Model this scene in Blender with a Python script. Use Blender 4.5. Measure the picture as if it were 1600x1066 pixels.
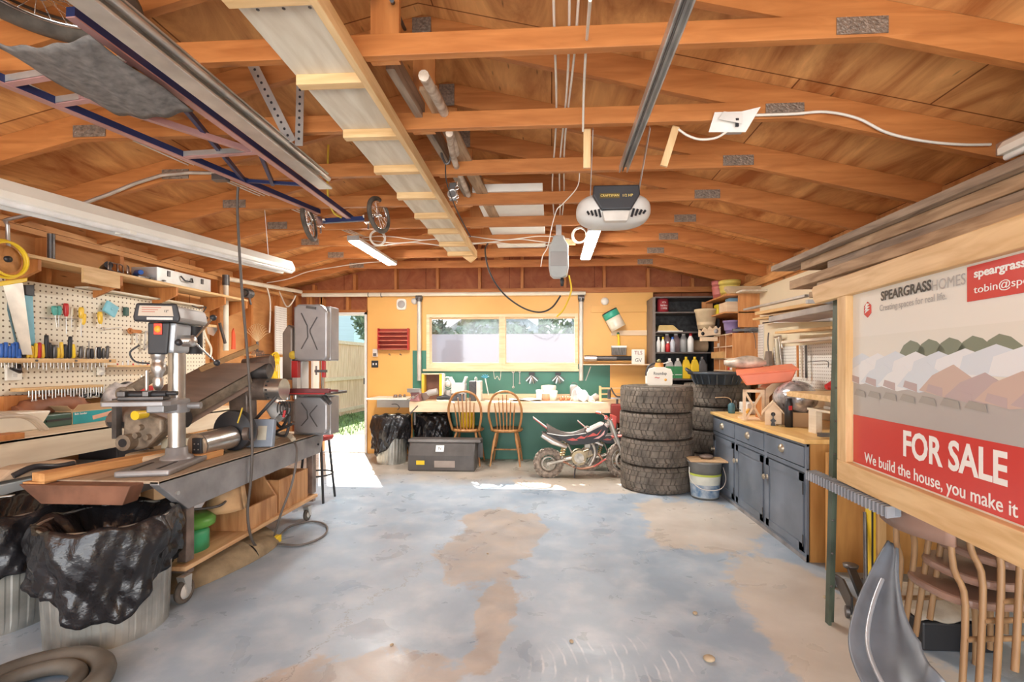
import bpy, math, random
from mathutils import Vector, Matrix, Euler
R = math.radians; PI = math.pi
rnd = random.Random(7)
for o in list(bpy.data.objects): bpy.data.objects.remove(o)
S = bpy.context.scene; COL = S.collection

# ---------------------------------------------------------------- camera
FPX, CAMH, TH, CXP, CYP = 750.0, 1.3, math.atan(0.06), 817.0, 568.0
cam = bpy.data.cameras.new('camera'); camo = bpy.data.objects.new('camera', cam); COL.objects.link(camo)
cam.sensor_fit = 'HORIZONTAL'; cam.sensor_width = 36; cam.lens = 36 * FPX / 1600
cam.shift_x = -(CXP - 800) / 1600; cam.shift_y = (CYP - 533) / 1600
cam.clip_start = 0.05; cam.clip_end = 300
camo.location = (0, 0, CAMH); camo.rotation_euler = (R(90), 0, TH)
S.camera = camo
_c, _s = math.cos(TH), math.sin(TH)
def P(px, py, X=None, Y=None, z=None):
    """point of the room seen at a pixel of the 1600x1066 photograph, on a plane X=, Y= or z="""
    a = (px - CXP) / FPX; b = (CYP - py) / FPX
    d = (-_s + a * _c, _c + a * _s, b)
    t = X / d[0] if X is not None else (Y / d[1] if Y is not None else (z - CAMH) / d[2])
    return Vector((t * d[0], t * d[1], CAMH + t * d[2]))

# ---------------------------------------------------------------- world, sun, daylight through the open garage door
S.view_settings.view_transform = 'Standard'; S.view_settings.look = 'None'
S.view_settings.gamma = 1.0; S.view_settings.use_curve_mapping = False
S.view_settings.exposure = 0.62
w = bpy.data.worlds.new('sky'); S.world = w; w.use_nodes = True
nt = w.node_tree; bg = nt.nodes['Background']
tc = nt.nodes.new('ShaderNodeTexCoord'); sx = nt.nodes.new('ShaderNodeSeparateXYZ'); rp = nt.nodes.new('ShaderNodeValToRGB')
nt.links.new(tc.outputs['Generated'], sx.inputs[0]); nt.links.new(sx.outputs['Z'], rp.inputs[0]); nt.links.new(rp.outputs[0], bg.inputs['Color'])
rp.color_ramp.elements[0].position = 0.0; rp.color_ramp.elements[0].color = (0.95, 0.97, 1, 1)
rp.color_ramp.elements[1].position = 0.6; rp.color_ramp.elements[1].color = (0.55, 0.74, 1, 1)
bg.inputs['Strength'].default_value = 1.15
def light(name, kind, loc, rot, energy, color=(1, 1, 1), size=None, sizey=None):
    l = bpy.data.lights.new(name, kind); l.energy = energy; l.color = color
    o = bpy.data.objects.new(name, l); COL.objects.link(o); o.location = loc; o.rotation_euler = rot
    if kind == 'AREA':
        l.shape = 'RECTANGLE'; l.size = size; l.size_y = sizey
    return o
sun = light('sun', 'SUN', (0, 0, 10), (0, 0, 0), 16.0, (1, 0.95, 0.86))
sun.data.angle = R(0.6)
sun.rotation_euler = Vector((0.42, -0.84, -0.84)).to_track_quat('-Z', 'Y').to_euler()
# daylight entering by the open overhead door behind the camera (door opening 4.9 x 2.3 m)
day = light('door_daylight', 'AREA', (-0.2, -1.9, 1.45), (R(90), 0, 0), 105, (0.95, 0.97, 1), 5.4, 2.4)
# added upward fill lamp just outside the open door, in place of bounced light
apron = light('apron_fill', 'AREA', (-0.3, -3.0, 0.03), (R(180-22), 0, 0), 200, (1, 0.95, 0.88), 5.6, 2.4)

# ---------------------------------------------------------------- material helpers
MATS = {}
def mat(name, col, rough=0.6, metal=0.0, var=0.12, vs=6.0, bump=0.0, bs=40.0, emit=None, alpha=None, trans=0.0, coat=0.0, col2=None, stretch=None, spec=None):
    if name in MATS: return MATS[name]
    m = bpy.data.materials.new(name); m.use_nodes = True; t = m.node_tree; b = t.nodes['Principled BSDF']
    b.inputs['Roughness'].default_value = rough; b.inputs['Metallic'].default_value = metal
    if spec is not None: b.inputs['Specular IOR Level'].default_value = spec
    if coat: b.inputs['Coat Weight'].default_value = coat
    if trans: b.inputs['Transmission Weight'].default_value = trans
    if alpha is not None: b.inputs['Alpha'].default_value = alpha
    tcn = t.nodes.new('ShaderNodeTexCoord'); mp = t.nodes.new('ShaderNodeMapping')
    t.links.new(tcn.outputs['Object'], mp.inputs[0])
    if stretch: mp.inputs['Scale'].default_value = stretch
    if var > 0:
        n = t.nodes.new('ShaderNodeTexNoise'); n.inputs['Scale'].default_value = vs; n.inputs['Detail'].default_value = 5
        t.links.new(mp.outputs[0], n.inputs['Vector'])
        r = t.nodes.new('ShaderNodeValToRGB'); r.color_ramp.elements[0].position = 0.3; r.color_ramp.elements[1].position = 0.7
        c2 = col2 if col2 else tuple(max(0, c * (1 - 2 * var)) for c in col[:3])
        r.color_ramp.elements[0].color = (*c2[:3], 1); r.color_ramp.elements[1].color = (*[min(1, c * (1 + (0 if col2 else var))) for c in col[:3]], 1)
        t.links.new(n.outputs[0], r.inputs[0]); t.links.new(r.outputs[0], b.inputs['Base Color'])
    else: b.inputs['Base Color'].default_value = (*col[:3], 1)
    if bump > 0:
        n2 = t.nodes.new('ShaderNodeTexNoise'); n2.inputs['Scale'].default_value = bs; n2.inputs['Detail'].default_value = 4
        t.links.new(mp.outputs[0], n2.inputs['Vector'])
        bp = t.nodes.new('ShaderNodeBump'); bp.inputs['Strength'].default_value = bump; bp.inputs['Distance'].default_value = 0.01
        t.links.new(n2.outputs[0], bp.inputs['Height']); t.links.new(bp.outputs[0], b.inputs['Normal'])
    if emit:
        b.inputs['Emission Color'].default_value = (*emit[0], 1); b.inputs['Emission Strength'].default_value = emit[1]
    MATS[name] = m; return m
def wood(name, c1, c2, axis='X', scale=3.0, rough=0.6, knots=0.0, dark=None, bump=0.15, gloss_spec=0.4):
    """streaky wood grain along an axis, with optional knots"""
    if name in MATS: return MATS[name]
    m = bpy.data.materials.new(name); m.use_nodes = True; t = m.node_tree; b = t.nodes['Principled BSDF']
    b.inputs['Roughness'].default_value = rough; b.inputs['Specular IOR Level'].default_value = gloss_spec
    tcn = t.nodes.new('ShaderNodeTexCoord'); mp = t.nodes.new('ShaderNodeMapping'); t.links.new(tcn.outputs['Object'], mp.inputs[0])
    sc = {'X': (0.12, 1, 1), 'Y': (1, 0.12, 1), 'Z': (1, 1, 0.12)}[axis]
    mp.inputs['Scale'].default_value = [s * scale for s in sc]
    n = t.nodes.new('ShaderNodeTexNoise'); n.inputs['Scale'].default_value = 9; n.inputs['Detail'].default_value = 8; n.inputs['Distortion'].default_value = 0.6
    t.links.new(mp.outputs[0], n.inputs['Vector'])
    r = t.nodes.new('ShaderNodeValToRGB'); r.color_ramp.elements[0].position = 0.32; r.color_ramp.elements[1].position = 0.68
    r.color_ramp.elements[0].color = (*c1, 1); r.color_ramp.elements[1].color = (*c2, 1)
    t.links.new(n.outputs[0], r.inputs[0]); out = r.outputs[0]
    if knots:
        v = t.nodes.new('ShaderNodeTexVoronoi'); v.inputs['Scale'].default_value = knots
        mk = t.nodes.new('ShaderNodeMapping'); k = {'X': (0.6, 1, 1), 'Y': (1, 0.6, 1), 'Z': (1, 1, 0.6)}[axis]; mk.inputs['Scale'].default_value = k
        t.links.new(tcn.outputs['Object'], mk.inputs[0]); t.links.new(mk.outputs[0], v.inputs['Vector'])
        r2 = t.nodes.new('ShaderNodeValToRGB'); r2.color_ramp.elements[0].position = 0.03; r2.color_ramp.elements[1].position = 0.11
        r2.color_ramp.elements[0].color = (1, 1, 1, 1); r2.color_ramp.elements[1].color = (0, 0, 0, 1)
        t.links.new(v.outputs['Distance'], r2.inputs[0])
        mx = t.nodes.new('ShaderNodeMix'); mx.data_type = 'RGBA'; t.links.new(r2.outputs[0], mx.inputs['Factor'])
        t.links.new(out, mx.inputs['A']); mx.inputs['B'].default_value = (*(dark or [c * 0.35 for c in c1]), 1); out = mx.outputs['Result']
    t.links.new(out, b.inputs['Base Color'])
    if bump:
        bp = t.nodes.new('ShaderNodeBump'); bp.inputs['Strength'].default_value = bump; bp.inputs['Distance'].default_value = 0.004
        t.links.new(n.outputs[0], bp.inputs['Height']); t.links.new(bp.outputs[0], b.inputs['Normal'])
    MATS[name] = m; return m

# ---------------------------------------------------------------- mesh helpers
class MB:
    """collects shapes and links them as ONE mesh object"""
    def __init__(s): s.v = []; s.f = []; s.sm = []; s.mi = []; s.m = 0
    def add(s, vs, fs, smooth=False, mtx=None):
        n = len(s.v)
        for p in vs:
            p = Vector(p); s.v.append(mtx @ p if mtx else p)
        for f in fs: s.f.append([i + n for i in f]); s.sm.append(smooth); s.mi.append(s.m)
        return s
    def box(s, a, b, mtx=None):
        x0, x1 = sorted((a[0], b[0])); y0, y1 = sorted((a[1], b[1])); z0, z1 = sorted((a[2], b[2]))
        return s.add([(x0,y0,z0),(x1,y0,z0),(x1,y1,z0),(x0,y1,z0),(x0,y0,z1),(x1,y0,z1),(x1,y1,z1),(x0,y1,z1)],
              [(0,3,2,1),(4,5,6,7),(0,1,5,4),(1,2,6,5),(2,3,7,6),(3,0,4,7)], False, mtx)
    def cb(s, c, d, rot=(0, 0, 0)):
        m = Matrix.Translation(Vector(c)) @ Euler(rot).to_matrix().to_4x4(); h = [q / 2 for q in d]
        return s.box([-h[0], -h[1], -h[2]], h, m)
    def bar(s, a, b, w, h, up=(0, 0, 1)):
        """rectangular bar from a to b, w across, h along up"""
        a = Vector(a); b = Vector(b); d = (b - a); L = d.length; d.normalize(); up = Vector(up)
        x = d.cross(up)
        if x.length < 1e-4: x = d.cross(Vector((1, 0, 0)))
        x.normalize(); u = x.cross(d).normalized()
        m = Matrix(((x[0], d[0], u[0], a[0]), (x[1], d[1], u[1], a[1]), (x[2], d[2], u[2], a[2]), (0, 0, 0, 1)))
        return s.box((-w/2, 0, -h/2), (w/2, L, h/2), m)
    def tube(s, pts, r, seg=8, caps=True, close=False):
        pts = [Vector(p) for p in pts]; n = len(pts); rr = r if isinstance(r, (list, tuple)) else [r] * n
        rings = []; prev = None
        for i, p in enumerate(pts):
            if close: d = pts[(i + 1) % n] - pts[i - 1]
            else: d = pts[min(i + 1, n - 1)] - pts[max(i - 1, 0)]
            if d.length < 1e-9: d = Vector((0, 0, 1))
            d.normalize()
            if prev is None:
                u = d.cross(Vector((0, 0, 1)))
                if u.length < 1e-3: u = d.cross(Vector((1, 0, 0)))
            else: u = prev - d * prev.dot(d)
            u.normalize(); prev = u; w_ = d.cross(u)
            rings.append([p + (u * math.cos(2*PI*k/seg) + w_ * math.sin(2*PI*k/seg)) * rr[i] for k in range(seg)])
        vs = [q for rg in rings for q in rg]; fs = []
        for i in range(n if close else n - 1):
            j = (i + 1) % n
            for k in range(seg): fs.append((i*seg+k, i*seg+(k+1) % seg, j*seg+(k+1) % seg, j*seg+k))
        s.add(vs, fs, True)
        if caps and not close: s.add(rings[0], [list(range(seg))[::-1]]); s.add(rings[-1], [list(range(seg))])
        return s
    def cyl(s, a, b, r, r2=None, seg=20): return s.tube([a, b], [r, r if r2 is None else r2], seg)
    def lathe(s, prof, c=(0, 0, 0), axis='Z', seg=28, mtx=None, smooth=True):
        """prof: list of (radius, height)"""
        m = {'Z': Matrix.Identity(4), 'X': Matrix.Rotation(R(90), 4, 'Y'), 'Y': Matrix.Rotation(R(-90), 4, 'X')}[axis]
        m = Matrix.Translation(Vector(c)) @ m
        if mtx: m = mtx @ m
        vs = []; fs = []
        for (r, h) in prof:
            for k in range(seg): vs.append((r*math.cos(2*PI*k/seg), r*math.sin(2*PI*k/seg), h))
        for i in range(len(prof) - 1):
            for k in range(seg): fs.append((i*seg+k, i*seg+(k+1) % seg, (i+1)*seg+(k+1) % seg, (i+1)*seg+k))
        return s.add(vs, fs, smooth, m)
    def prism(s, poly, t0, t1, axis='Y', mtx=None):
        """poly of 2D points swept t0..t1 along axis; X: (y,z) Y: (x,z) Z: (x,y)"""
        f = {'X': lambda p, t: (t, p[0], p[1]), 'Y': lambda p, t: (p[0], t, p[1]), 'Z': lambda p, t: (p[0], p[1], t)}[axis]
        n = len(poly); vs = [f(p, t0) for p in poly] + [f(p, t1) for p in poly]
        fs = [list(range(n)), list(range(2*n-1, n-1, -1))] + [(i, i+n, (i+1) % n + n, (i+1) % n) for i in range(n)]
        return s.add(vs, fs, False, mtx)
    def ball(s, c, r, seg=16, rings=10):
        r = (r, r, r) if not isinstance(r, (tuple, list)) else r; vs = []; fs = []
        for i in range(rings + 1):
            a = PI * i / rings - PI / 2
            for k in range(seg): vs.append((c[0]+r[0]*math.cos(a)*math.cos(2*PI*k/seg), c[1]+r[1]*math.cos(a)*math.sin(2*PI*k/seg), c[2]+r[2]*math.sin(a)))
        for i in range(rings):
            for k in range(seg): fs.append((i*seg+k, i*seg+(k+1) % seg, (i+1)*seg+(k+1) % seg, (i+1)*seg+k))
        return s.add(vs, fs, True)
    def torus(s, c, R1, r, axis='Z', seg=32, seg2=10, mtx=None, sq=1.0):
        pts = [(R1 + r*math.cos(2*PI*k/seg2), r*sq*math.sin(2*PI*k/seg2)) for k in range(seg2 + 1)]
        return s.lathe(pts, c, axis, seg, mtx)
    def grid(s, fn, nu, nv, smooth=True, closeu=False):
        vs = [fn(i / nu, j / nv) for j in range(nv + 1) for i in range(nu + 1)]; fs = []
        for j in range(nv):
            for i in range(nu): fs.append((j*(nu+1)+i, j*(nu+1)+i+1, (j+1)*(nu+1)+i+1, (j+1)*(nu+1)+i))
        return s.add(vs, fs, smooth)
    def build(s, name, mats, parent=None, w=False, bevel=0, label=None, solid=0, sub=0, loc=None):
        me = bpy.data.meshes.new(name); off = Vector((0, 0, 0))
        if w:
            p = parent
            while p: off += p.location; p = p.parent
        if loc is not None and parent is None: off = Vector(loc)
        me.from_pydata([tuple(p - off) for p in s.v], [], s.f); me.update()
        for q, sm, mi in zip(me.polygons, s.sm, s.mi): q.use_smooth = sm; q.material_index = mi
        for m in (mats if isinstance(mats, (list, tuple)) else [mats]): me.materials.append(m)
        import bmesh
        bm = bmesh.new(); bm.from_mesh(me)
        bmesh.ops.remove_doubles(bm, verts=bm.verts, dist=1e-6) if sub else None
        bmesh.ops.recalc_face_normals(bm, faces=bm.faces); bm.to_mesh(me); bm.free()
        o = bpy.data.objects.new(name, me); COL.objects.link(o)
        if parent: o.parent = parent
        if loc is not None: o.location = loc
        if solid: md = o.modifiers.new('solid', 'SOLIDIFY'); md.thickness = solid; md.offset = 0
        if sub: md = o.modifiers.new('sub', 'SUBSURF'); md.levels = md.render_levels = sub
        if bevel: md = o.modifiers.new('bev', 'BEVEL'); md.width = bevel; md.segments = 2; md.limit_method = 'ANGLE'; md.angle_limit = R(40)
        if label: o['label'] = label
        return o
def T(name, label, cat, loc=(0, 0, 0), rot=0, group=None):
    o = bpy.data.objects.new(name, None); COL.objects.link(o); o.empty_display_size = 0.1
    o.location = loc; o.rotation_euler = (0, 0, rot) if not isinstance(rot, (tuple, list)) else rot
    return tag(o, label, cat, group)
def tag(o, label, cat, group=None, kind=None):
    o['label'] = label; o['category'] = cat
    if group: o['group'] = group
    if kind: o['kind'] = kind
    return o
def struct(o): o['kind'] = 'structure'; return o
KIDS = {}
def children(o): return [c for c in bpy.data.objects if c.parent == o]
def dup(root, loc, rot=None, label=None, group=None, scale=None, skip=()):
    def cp(o, par):
        c = o.copy(); COL.objects.link(c); c.parent = par
        for ch in children(o):
            if ch.name.split('.')[0] not in skip: cp(ch, c)
        return c
    r = cp(root, None); r.location = loc
    if rot is not None: r.rotation_euler = (0, 0, rot) if not isinstance(rot, (tuple, list)) else rot
    if scale: r.scale = (scale,) * 3 if not isinstance(scale, (tuple, list)) else scale
    if label: r['label'] = label
    if group: r['group'] = group
    return r
def text(s, size, name, m, parent, loc, rot, ext=0.0008, align='CENTER', sx=1.0, bold=0.0, shear=0.0, spacing=1.0):
    cu = bpy.data.curves.new(name, 'FONT'); cu.body = s; cu.size = size; cu.extrude = ext; cu.align_x = align; cu.align_y = 'CENTER'
    cu.offset = bold; cu.shear = shear; cu.space_character = spacing; cu.resolution_u = 3
    tmp = bpy.data.objects.new('tmp', cu); COL.objects.link(tmp)
    dg = bpy.context.evaluated_depsgraph_get(); me = bpy.data.meshes.new_from_object(tmp.evaluated_get(dg))
    bpy.data.objects.remove(tmp); me.materials.clear(); me.materials.append(m)
    o = bpy.data.objects.new(name, me); COL.objects.link(o); o.parent = parent; o.location = loc; o.rotation_euler = rot; o.scale = (sx, 1, 1)
    return o
def arc(c, r, a0, a1, n, axis='Z'):
    out = []
    for i in range(n + 1):
        a = R(a0 + (a1 - a0) * i / n); x, y = r * math.cos(a), r * math.sin(a)
        out.append({'Z': (c[0]+x, c[1]+y, c[2]), 'Y': (c[0]+x, c[1], c[2]+y), 'X': (c[0], c[1]+x, c[2]+y)}[axis])
    return out
def smoothpath(pts, n=6):
    """Catmull-Rom through points"""
    p = [Vector(q) for q in pts]; p = [p[0]] + p + [p[-1]]; out = []
    for i in range(1, len(p) - 2):
        for k in range(n):
            t = k / n; a, b, c, d = p[i-1], p[i], p[i+1], p[i+2]
            out.append(0.5 * ((2*b) + (c-a)*t + (2*a-5*b+4*c-d)*t*t + (3*b-a-3*c+d)*t**3))
    out.append(p[-2]); return out
def rope(name, pts, r, m, label, cat, parent=None, group=None, seg=6, n=6):
    p = smoothpath(pts, n); o = MB().tube(p, r, seg).build(name, m, parent, loc=None if parent else tuple(p[0]), w=bool(parent))
    if not parent: tag(o, label, cat, group)
    return o
# ================================================================ THE SETTING
XL, XR, YB = -3.74, 2.40, 6.80
RX, RZ0, KX0, KX1, CZ = -0.69, 3.02, -2.64, 1.26, 2.55      # ridge, kinks of the ties, tie underside
PITCH = 0.24
def raft(x): return CZ + PITCH * ((x - KX0) if x < RX else (KX1 - x))   # underside of rafters
# floor: painted concrete, bare brown patches, scuffs, crack
def floor_mat():
    m = bpy.data.materials.new('painted_concrete'); m.use_nodes = True; t = m.node_tree; N = t.nodes.new; L = t.links.new
    b = t.nodes['Principled BSDF']; tcn = N('ShaderNodeTexCoord'); g = tcn.outputs['Object']
    def noise(sc, det=6, dist=0.0, vec=g, rough=0.55):
        n = N('ShaderNodeTexNoise'); n.inputs['Scale'].default_value = sc; n.inputs['Detail'].default_value = det; n.inputs['Distortion'].default_value = dist
        n.inputs['Roughness'].default_value = rough; L(vec, n.inputs['Vector']); return n.outputs[0]
    def ramp(inp, p0, p1, c0=(0, 0, 0), c1=(1, 1, 1)):
        r = N('ShaderNodeValToRGB'); r.color_ramp.elements[0].position = p0; r.color_ramp.elements[1].position = p1
        r.color_ramp.elements[0].color = (*c0, 1); r.color_ramp.elements[1].color = (*c1, 1); L(inp, r.inputs[0]); return r.outputs[0]
    def math_(op, a, bb):
        n = N('ShaderNodeMath'); n.operation = op
        for i, q in enumerate((a, bb)):
            if isinstance(q, (int, float)): n.inputs[i].default_value = q
            else: L(q, n.inputs[i])
        return n.outputs[0]
    def mix(f, a, bb):
        n = N('ShaderNodeMix'); n.data_type = 'RGBA'
        L(f, n.inputs['Factor']) if not isinstance(f, float) else None
        for k, q in (('A', a), ('B', bb)):
            if isinstance(q, tuple): n.inputs[k].default_value = (*q, 1)
            else: L(q, n.inputs[k])
        return n.outputs['Result']
    def blob(cx, cy, rx, ry, wob=0.5):
        mp = N('ShaderNodeMapping'); mp.vector_type = 'TEXTURE'; mp.inputs['Location'].default_value = (cx, cy, 0); mp.inputs['Scale'].default_value = (rx, ry, 1)
        L(g, mp.inputs[0]); ln = N('ShaderNodeVectorMath'); ln.operation = 'LENGTH'; L(mp.outputs[0], ln.inputs[0])
        d = math_('ADD', ln.outputs['Value'], math_('MULTIPLY', math_('SUBTRACT', noise(2.2, 9, 0.3, rough=0.68), 0.5), wob * 4))
        return ramp(d, 0.88, 1.08, (1, 1, 1), (0, 0, 0))
    base = mix(ramp(noise(1.1, 8, 0.5), 0.35, 0.7), (0.26, 0.335, 0.42), (0.42, 0.51, 0.60))
    base = mix(math_('MULTIPLY', ramp(noise(5, 10, 0.2), 0.45, 0.75), 0.55), base, (0.60, 0.64, 0.68))
    base = mix(math_('MULTIPLY', ramp(noise(34, 5, 0), 0.60, 0.80), 0.25), base, (0.27, 0.31, 0.34))
    brown = mix(ramp(noise(4, 8, 0.4), 0.3, 0.7), (0.30, 0.235, 0.175), (0.52, 0.43, 0.345))
    tan = mix(ramp(noise(3, 8, 0.4), 0.3, 0.7), (0.52, 0.43, 0.33), (0.68, 0.60, 0.50))
    msk = None
    for a in [(-0.42, 3.55, .36, .85, .5), (-0.75, 1.72, .5, .40, .45), (-0.30, 2.5, .10, .5, .6), (-3.2, 1.2, .7, .7, .5)]:
        k = blob(*a); msk = k if msk is None else math_('MAXIMUM', msk, k)
    tmsk = None
    for a in [(1.35, 2.1, .38, 1.5, .35), (1.2, 4.0, .5, .7, .4), (0.6, 5.2, 1.0, .35, .4)]:
        k = blob(*a); tmsk = k if tmsk is None else math_('MAXIMUM', tmsk, k)
    back = ramp(math_('ADD', N('ShaderNodeSeparateXYZ').outputs[1] if False else 0.0, 0.0), 0, 1)
    sep = N('ShaderNodeSeparateXYZ'); L(g, sep.inputs[0])
    yb = math_('ADD', sep.outputs[1], math_('MULTIPLY', math_('SUBTRACT', noise(1.5, 5), 0.5), 1.0))
    mpb = N('ShaderNodeMapRange'); mpb.inputs['From Min'].default_value = 5.0; mpb.inputs['From Max'].default_value = 5.5; L(yb, mpb.inputs[0])
    c = mix(math_('MULTIPLY', msk, math_('ADD', 0.35, math_('MULTIPLY', noise(5, 8, 0.3, rough=0.7), 0.75))), base, brown); c = mix(math_('MULTIPLY', tmsk, 0.75), c, tan)
    c = mix(math_('MULTIPLY', mpb.outputs[0], 0.85), c, mix(ramp(noise(3, 6), .3, .7), (0.30, 0.24, 0.175), (0.48, 0.40, 0.31)))
    # swept arcs of pale scuff
    mp = N('ShaderNodeMapping'); mp.vector_type = 'TEXTURE'; mp.inputs['Location'].default_value = (-0.35, 2.05, 0); L(g, mp.inputs[0])
    wv = N('ShaderNodeTexWave'); wv.wave_type = 'RINGS'; wv.rings_direction = 'SPHERICAL'; wv.inputs['Scale'].default_value = 6.5; wv.inputs['Distortion'].default_value = 2.5; wv.inputs['Detail'].default_value = 3
    L(mp.outputs[0], wv.inputs[0]); 
    sc = math_('MULTIPLY', ramp(wv.outputs['Fac'], 0.86, 0.97), math_('MULTIPLY', blob(0.25, 2.0, .42, .32, .2), ramp(noise(6, 5), .45, .6)))
    c = mix(math_('MULTIPLY', sc, 0.5), c, (0.75, 0.77, 0.79))
    # crack running from the near left to the middle
    crk = math_('ABSOLUTE', math_('ADD', math_('SUBTRACT', sep.outputs[0], math_('MULTIPLY', sep.outputs[1], 0.26)),
          math_('ADD', 1.62, math_('MULTIPLY', math_('SUBTRACT', noise(2.6, 8, 0, rough=0.7), 0.5), 0.75))), 0)
    ck = ramp(crk, 0.001, 0.006, (1, 1, 1), (0, 0, 0))
    ylim = N('ShaderNodeMapRange'); ylim.inputs['From Min'].default_value = 3.9; ylim.inputs['From Max'].default_value = 3.7; L(sep.outputs[1], ylim.inputs[0])
    c = mix(math_('MULTIPLY', math_('MULTIPLY', ck, ylim.outputs[0]), 0.75), c, (0.16, 0.14, 0.12))
    L(c, b.inputs['Base Color'])
    L(ramp(noise(4, 6, 0.6), 0.3, 0.7, (0.20,) * 3, (0.55,) * 3), b.inputs['Roughness'])
    bp = N('ShaderNodeBump'); bp.inputs['Strength'].default_value = 0.25; bp.inputs['Distance'].default_value = 0.006; L(noise(14, 8), bp.inputs['Height']); L(bp.outputs[0], b.inputs['Normal'])
    return m
struct(MB().box((XL-.14, -1.9, -0.12), (XR+.06, YB + 0.1, 0)).build('floor', floor_mat()))
conc = mat('outdoor_concrete', (0.62, 0.60, 0.56), 0.85, var=0.08, vs=5, bump=0.2)
struct(MB().box((-9, -12, -0.16), (9, -1.9, -0.03)).build('ground', conc))

# plywood roof deck
def deck_mat(name, lo, hi, seam=(1.22, 2.44)):
    m = bpy.data.materials.new(name); m.use_nodes = True; t = m.node_tree; N = t.nodes.new; L = t.links.new
    b = t.nodes['Principled BSDF']; b.inputs['Roughness'].default_value = 0.62; b.inputs['Specular IOR Level'].default_value = 0.3
    g = N('ShaderNodeTexCoord').outputs['Object']
    mp = N('ShaderNodeMapping'); mp.inputs['Scale'].default_value = (1.1, 0.28, 1.1); L(g, mp.inputs[0])
    n = N('ShaderNodeTexNoise'); n.inputs['Scale'].default_value = 3.2; n.inputs['Detail'].default_value = 9; n.inputs['Distortion'].default_value = 1.6; n.inputs['Roughness'].default_value = .62; L(mp.outputs[0], n.inputs[0])
    r = N('ShaderNodeValToRGB'); r.color_ramp.elements[0].position = 0.30; r.color_ramp.elements[1].position = 0.70
    r.color_ramp.elements[0].color = (*lo, 1); r.color_ramp.elements[1].color = (*hi, 1); L(n.outputs[0], r.inputs[0])
    mp2 = N('ShaderNodeMapping'); mp2.inputs['Scale'].default_value = (6, 1.2, 6); L(g, mp2.inputs[0])
    v = N('ShaderNodeTexVoronoi'); v.inputs['Scale'].default_value = 2.4; L(mp2.outputs[0], v.inputs[0])
    r2 = N('ShaderNodeValToRGB'); r2.color_ramp.elements[0].position = 0.03; r2.color_ramp.elements[1].position = 0.10
    r2.color_ramp.elements[0].color = (0.25, 0.25, 0.25, 1); r2.color_ramp.elements[1].color = (1, 1, 1, 1); L(v.outputs['Distance'], r2.inputs[0])
    mx = N('ShaderNodeMix'); mx.data_type = 'RGBA'; mx.blend_type = 'MULTIPLY'; mx.inputs['Factor'].default_value = 0.8; L(r.outputs[0], mx.inputs['A']); L(r2.outputs[0], mx.inputs['B'])
    br = N('ShaderNodeTexBrick'); br.inputs['Scale'].default_value = 1; br.inputs['Mortar Size'].default_value = 0.004; br.inputs['Brick Width'].default_value = seam[0]; br.inputs['Row Height'].default_value = seam[1]
    br.inputs['Color1'].default_value = (1, 1, 1, 1); br.inputs['Color2'].default_value = (0.88, 0.84, 0.8, 1); br.inputs['Mortar'].default_value = (0.25, 0.15, 0.1, 1); L(g, br.inputs['Vector'])
    m2 = N('ShaderNodeMix'); m2.data_type = 'RGBA'; m2.blend_type = 'MULTIPLY'; m2.inputs['Factor'].default_value = 0.9; L(mx.outputs['Result'], m2.inputs['A']); L(br.outputs['Color'], m2.inputs['B'])
    L(m2.outputs['Result'], b.inputs['Base Color'])
    bp = N('ShaderNodeBump'); bp.inputs['Strength'].default_value = 0.3; bp.inputs['Distance'].default_value = 0.006; L(n.outputs[0], bp.inputs['Height']); L(bp.outputs[0], b.inputs['Normal'])
    return m
DECK = deck_mat('roof_plywood', (0.36, 0.11, 0.026), (0.92, 0.49, 0.18))
def deckz(x): return raft(x) + 0.142
mb = MB()
ov = 0.45
zr = raft(RX) + 0.142
for xa, xb in ((XL - ov, RX), (RX, XR + ov)):
    za = deckz(xa); zb = deckz(xb)
    mb.add([(xa,-2.4,za),(xb,-2.4,zb),(xb,YB+.4,zb),(xa,YB+.4,za),(xa,-2.4,za+.05),(xb,-2.4,zb+.05),(xb,YB+.4,zb+.05),(xa,YB+.4,za+.05)],
           [(0,3,2,1),(4,5,6,7),(0,1,5,4),(1,2,6,5),(2,3,7,6),(3,0,4,7)])
struct(mb.build('ceiling', DECK))

# back wall: sheathing with door and window openings, framing, painted panels
SHEATH = deck_mat('wall_sheathing_brown', (0.30, 0.085, 0.035), (0.46, 0.17, 0.07), (1.22, 2.44))
PLY = wood('raw_plywood_orange', (0.42, 0.18, 0.055), (0.66, 0.33, 0.12), 'X', 2.0, 0.6, knots=2.5)
FIR = wood('fir_framing', (0.39, 0.135, 0.034), (0.54, 0.21, 0.06), 'X', 3.0, 0.55, knots=2.2, dark=(0.20, 0.07, 0.02))
FIRZ = wood('fir_framing_upright', (0.44, 0.16, 0.042), (0.58, 0.24, 0.072), 'Z', 3.0, 0.55, knots=2.2, dark=(0.20, 0.07, 0.02))
FIRY = wood('fir_framing_long', (0.52, 0.23, 0.075), (0.74, 0.40, 0.16), 'Y', 3.0, 0.55, knots=2.2, dark=(0.25, 0.1, 0.03))
YEL = mat('yellow_wall_paint', (0.80, 0.44, 0.125), 0.5, var=0.05, vs=1.5, bump=0.05)
GRN = mat('green_wall_paint', (0.055, 0.21, 0.15), 0.45, var=0.10, vs=2, bump=0.05)
BEI = mat('beige_wall_paint', (0.80, 0.70, 0.50), 0.55, var=0.04, vs=1.5)
WHT = mat('white_paint', (0.82, 0.81, 0.77), 0.5, var=0.04, vs=3)
EXT = mat('exterior_stucco', (0.7, 0.68, 0.62), 0.9)
DX0, DX1, DZ = P(488, 568, Y=YB)[0], P(572, 568, Y=YB)[0], P(488, 490, Y=YB)[2]
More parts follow.
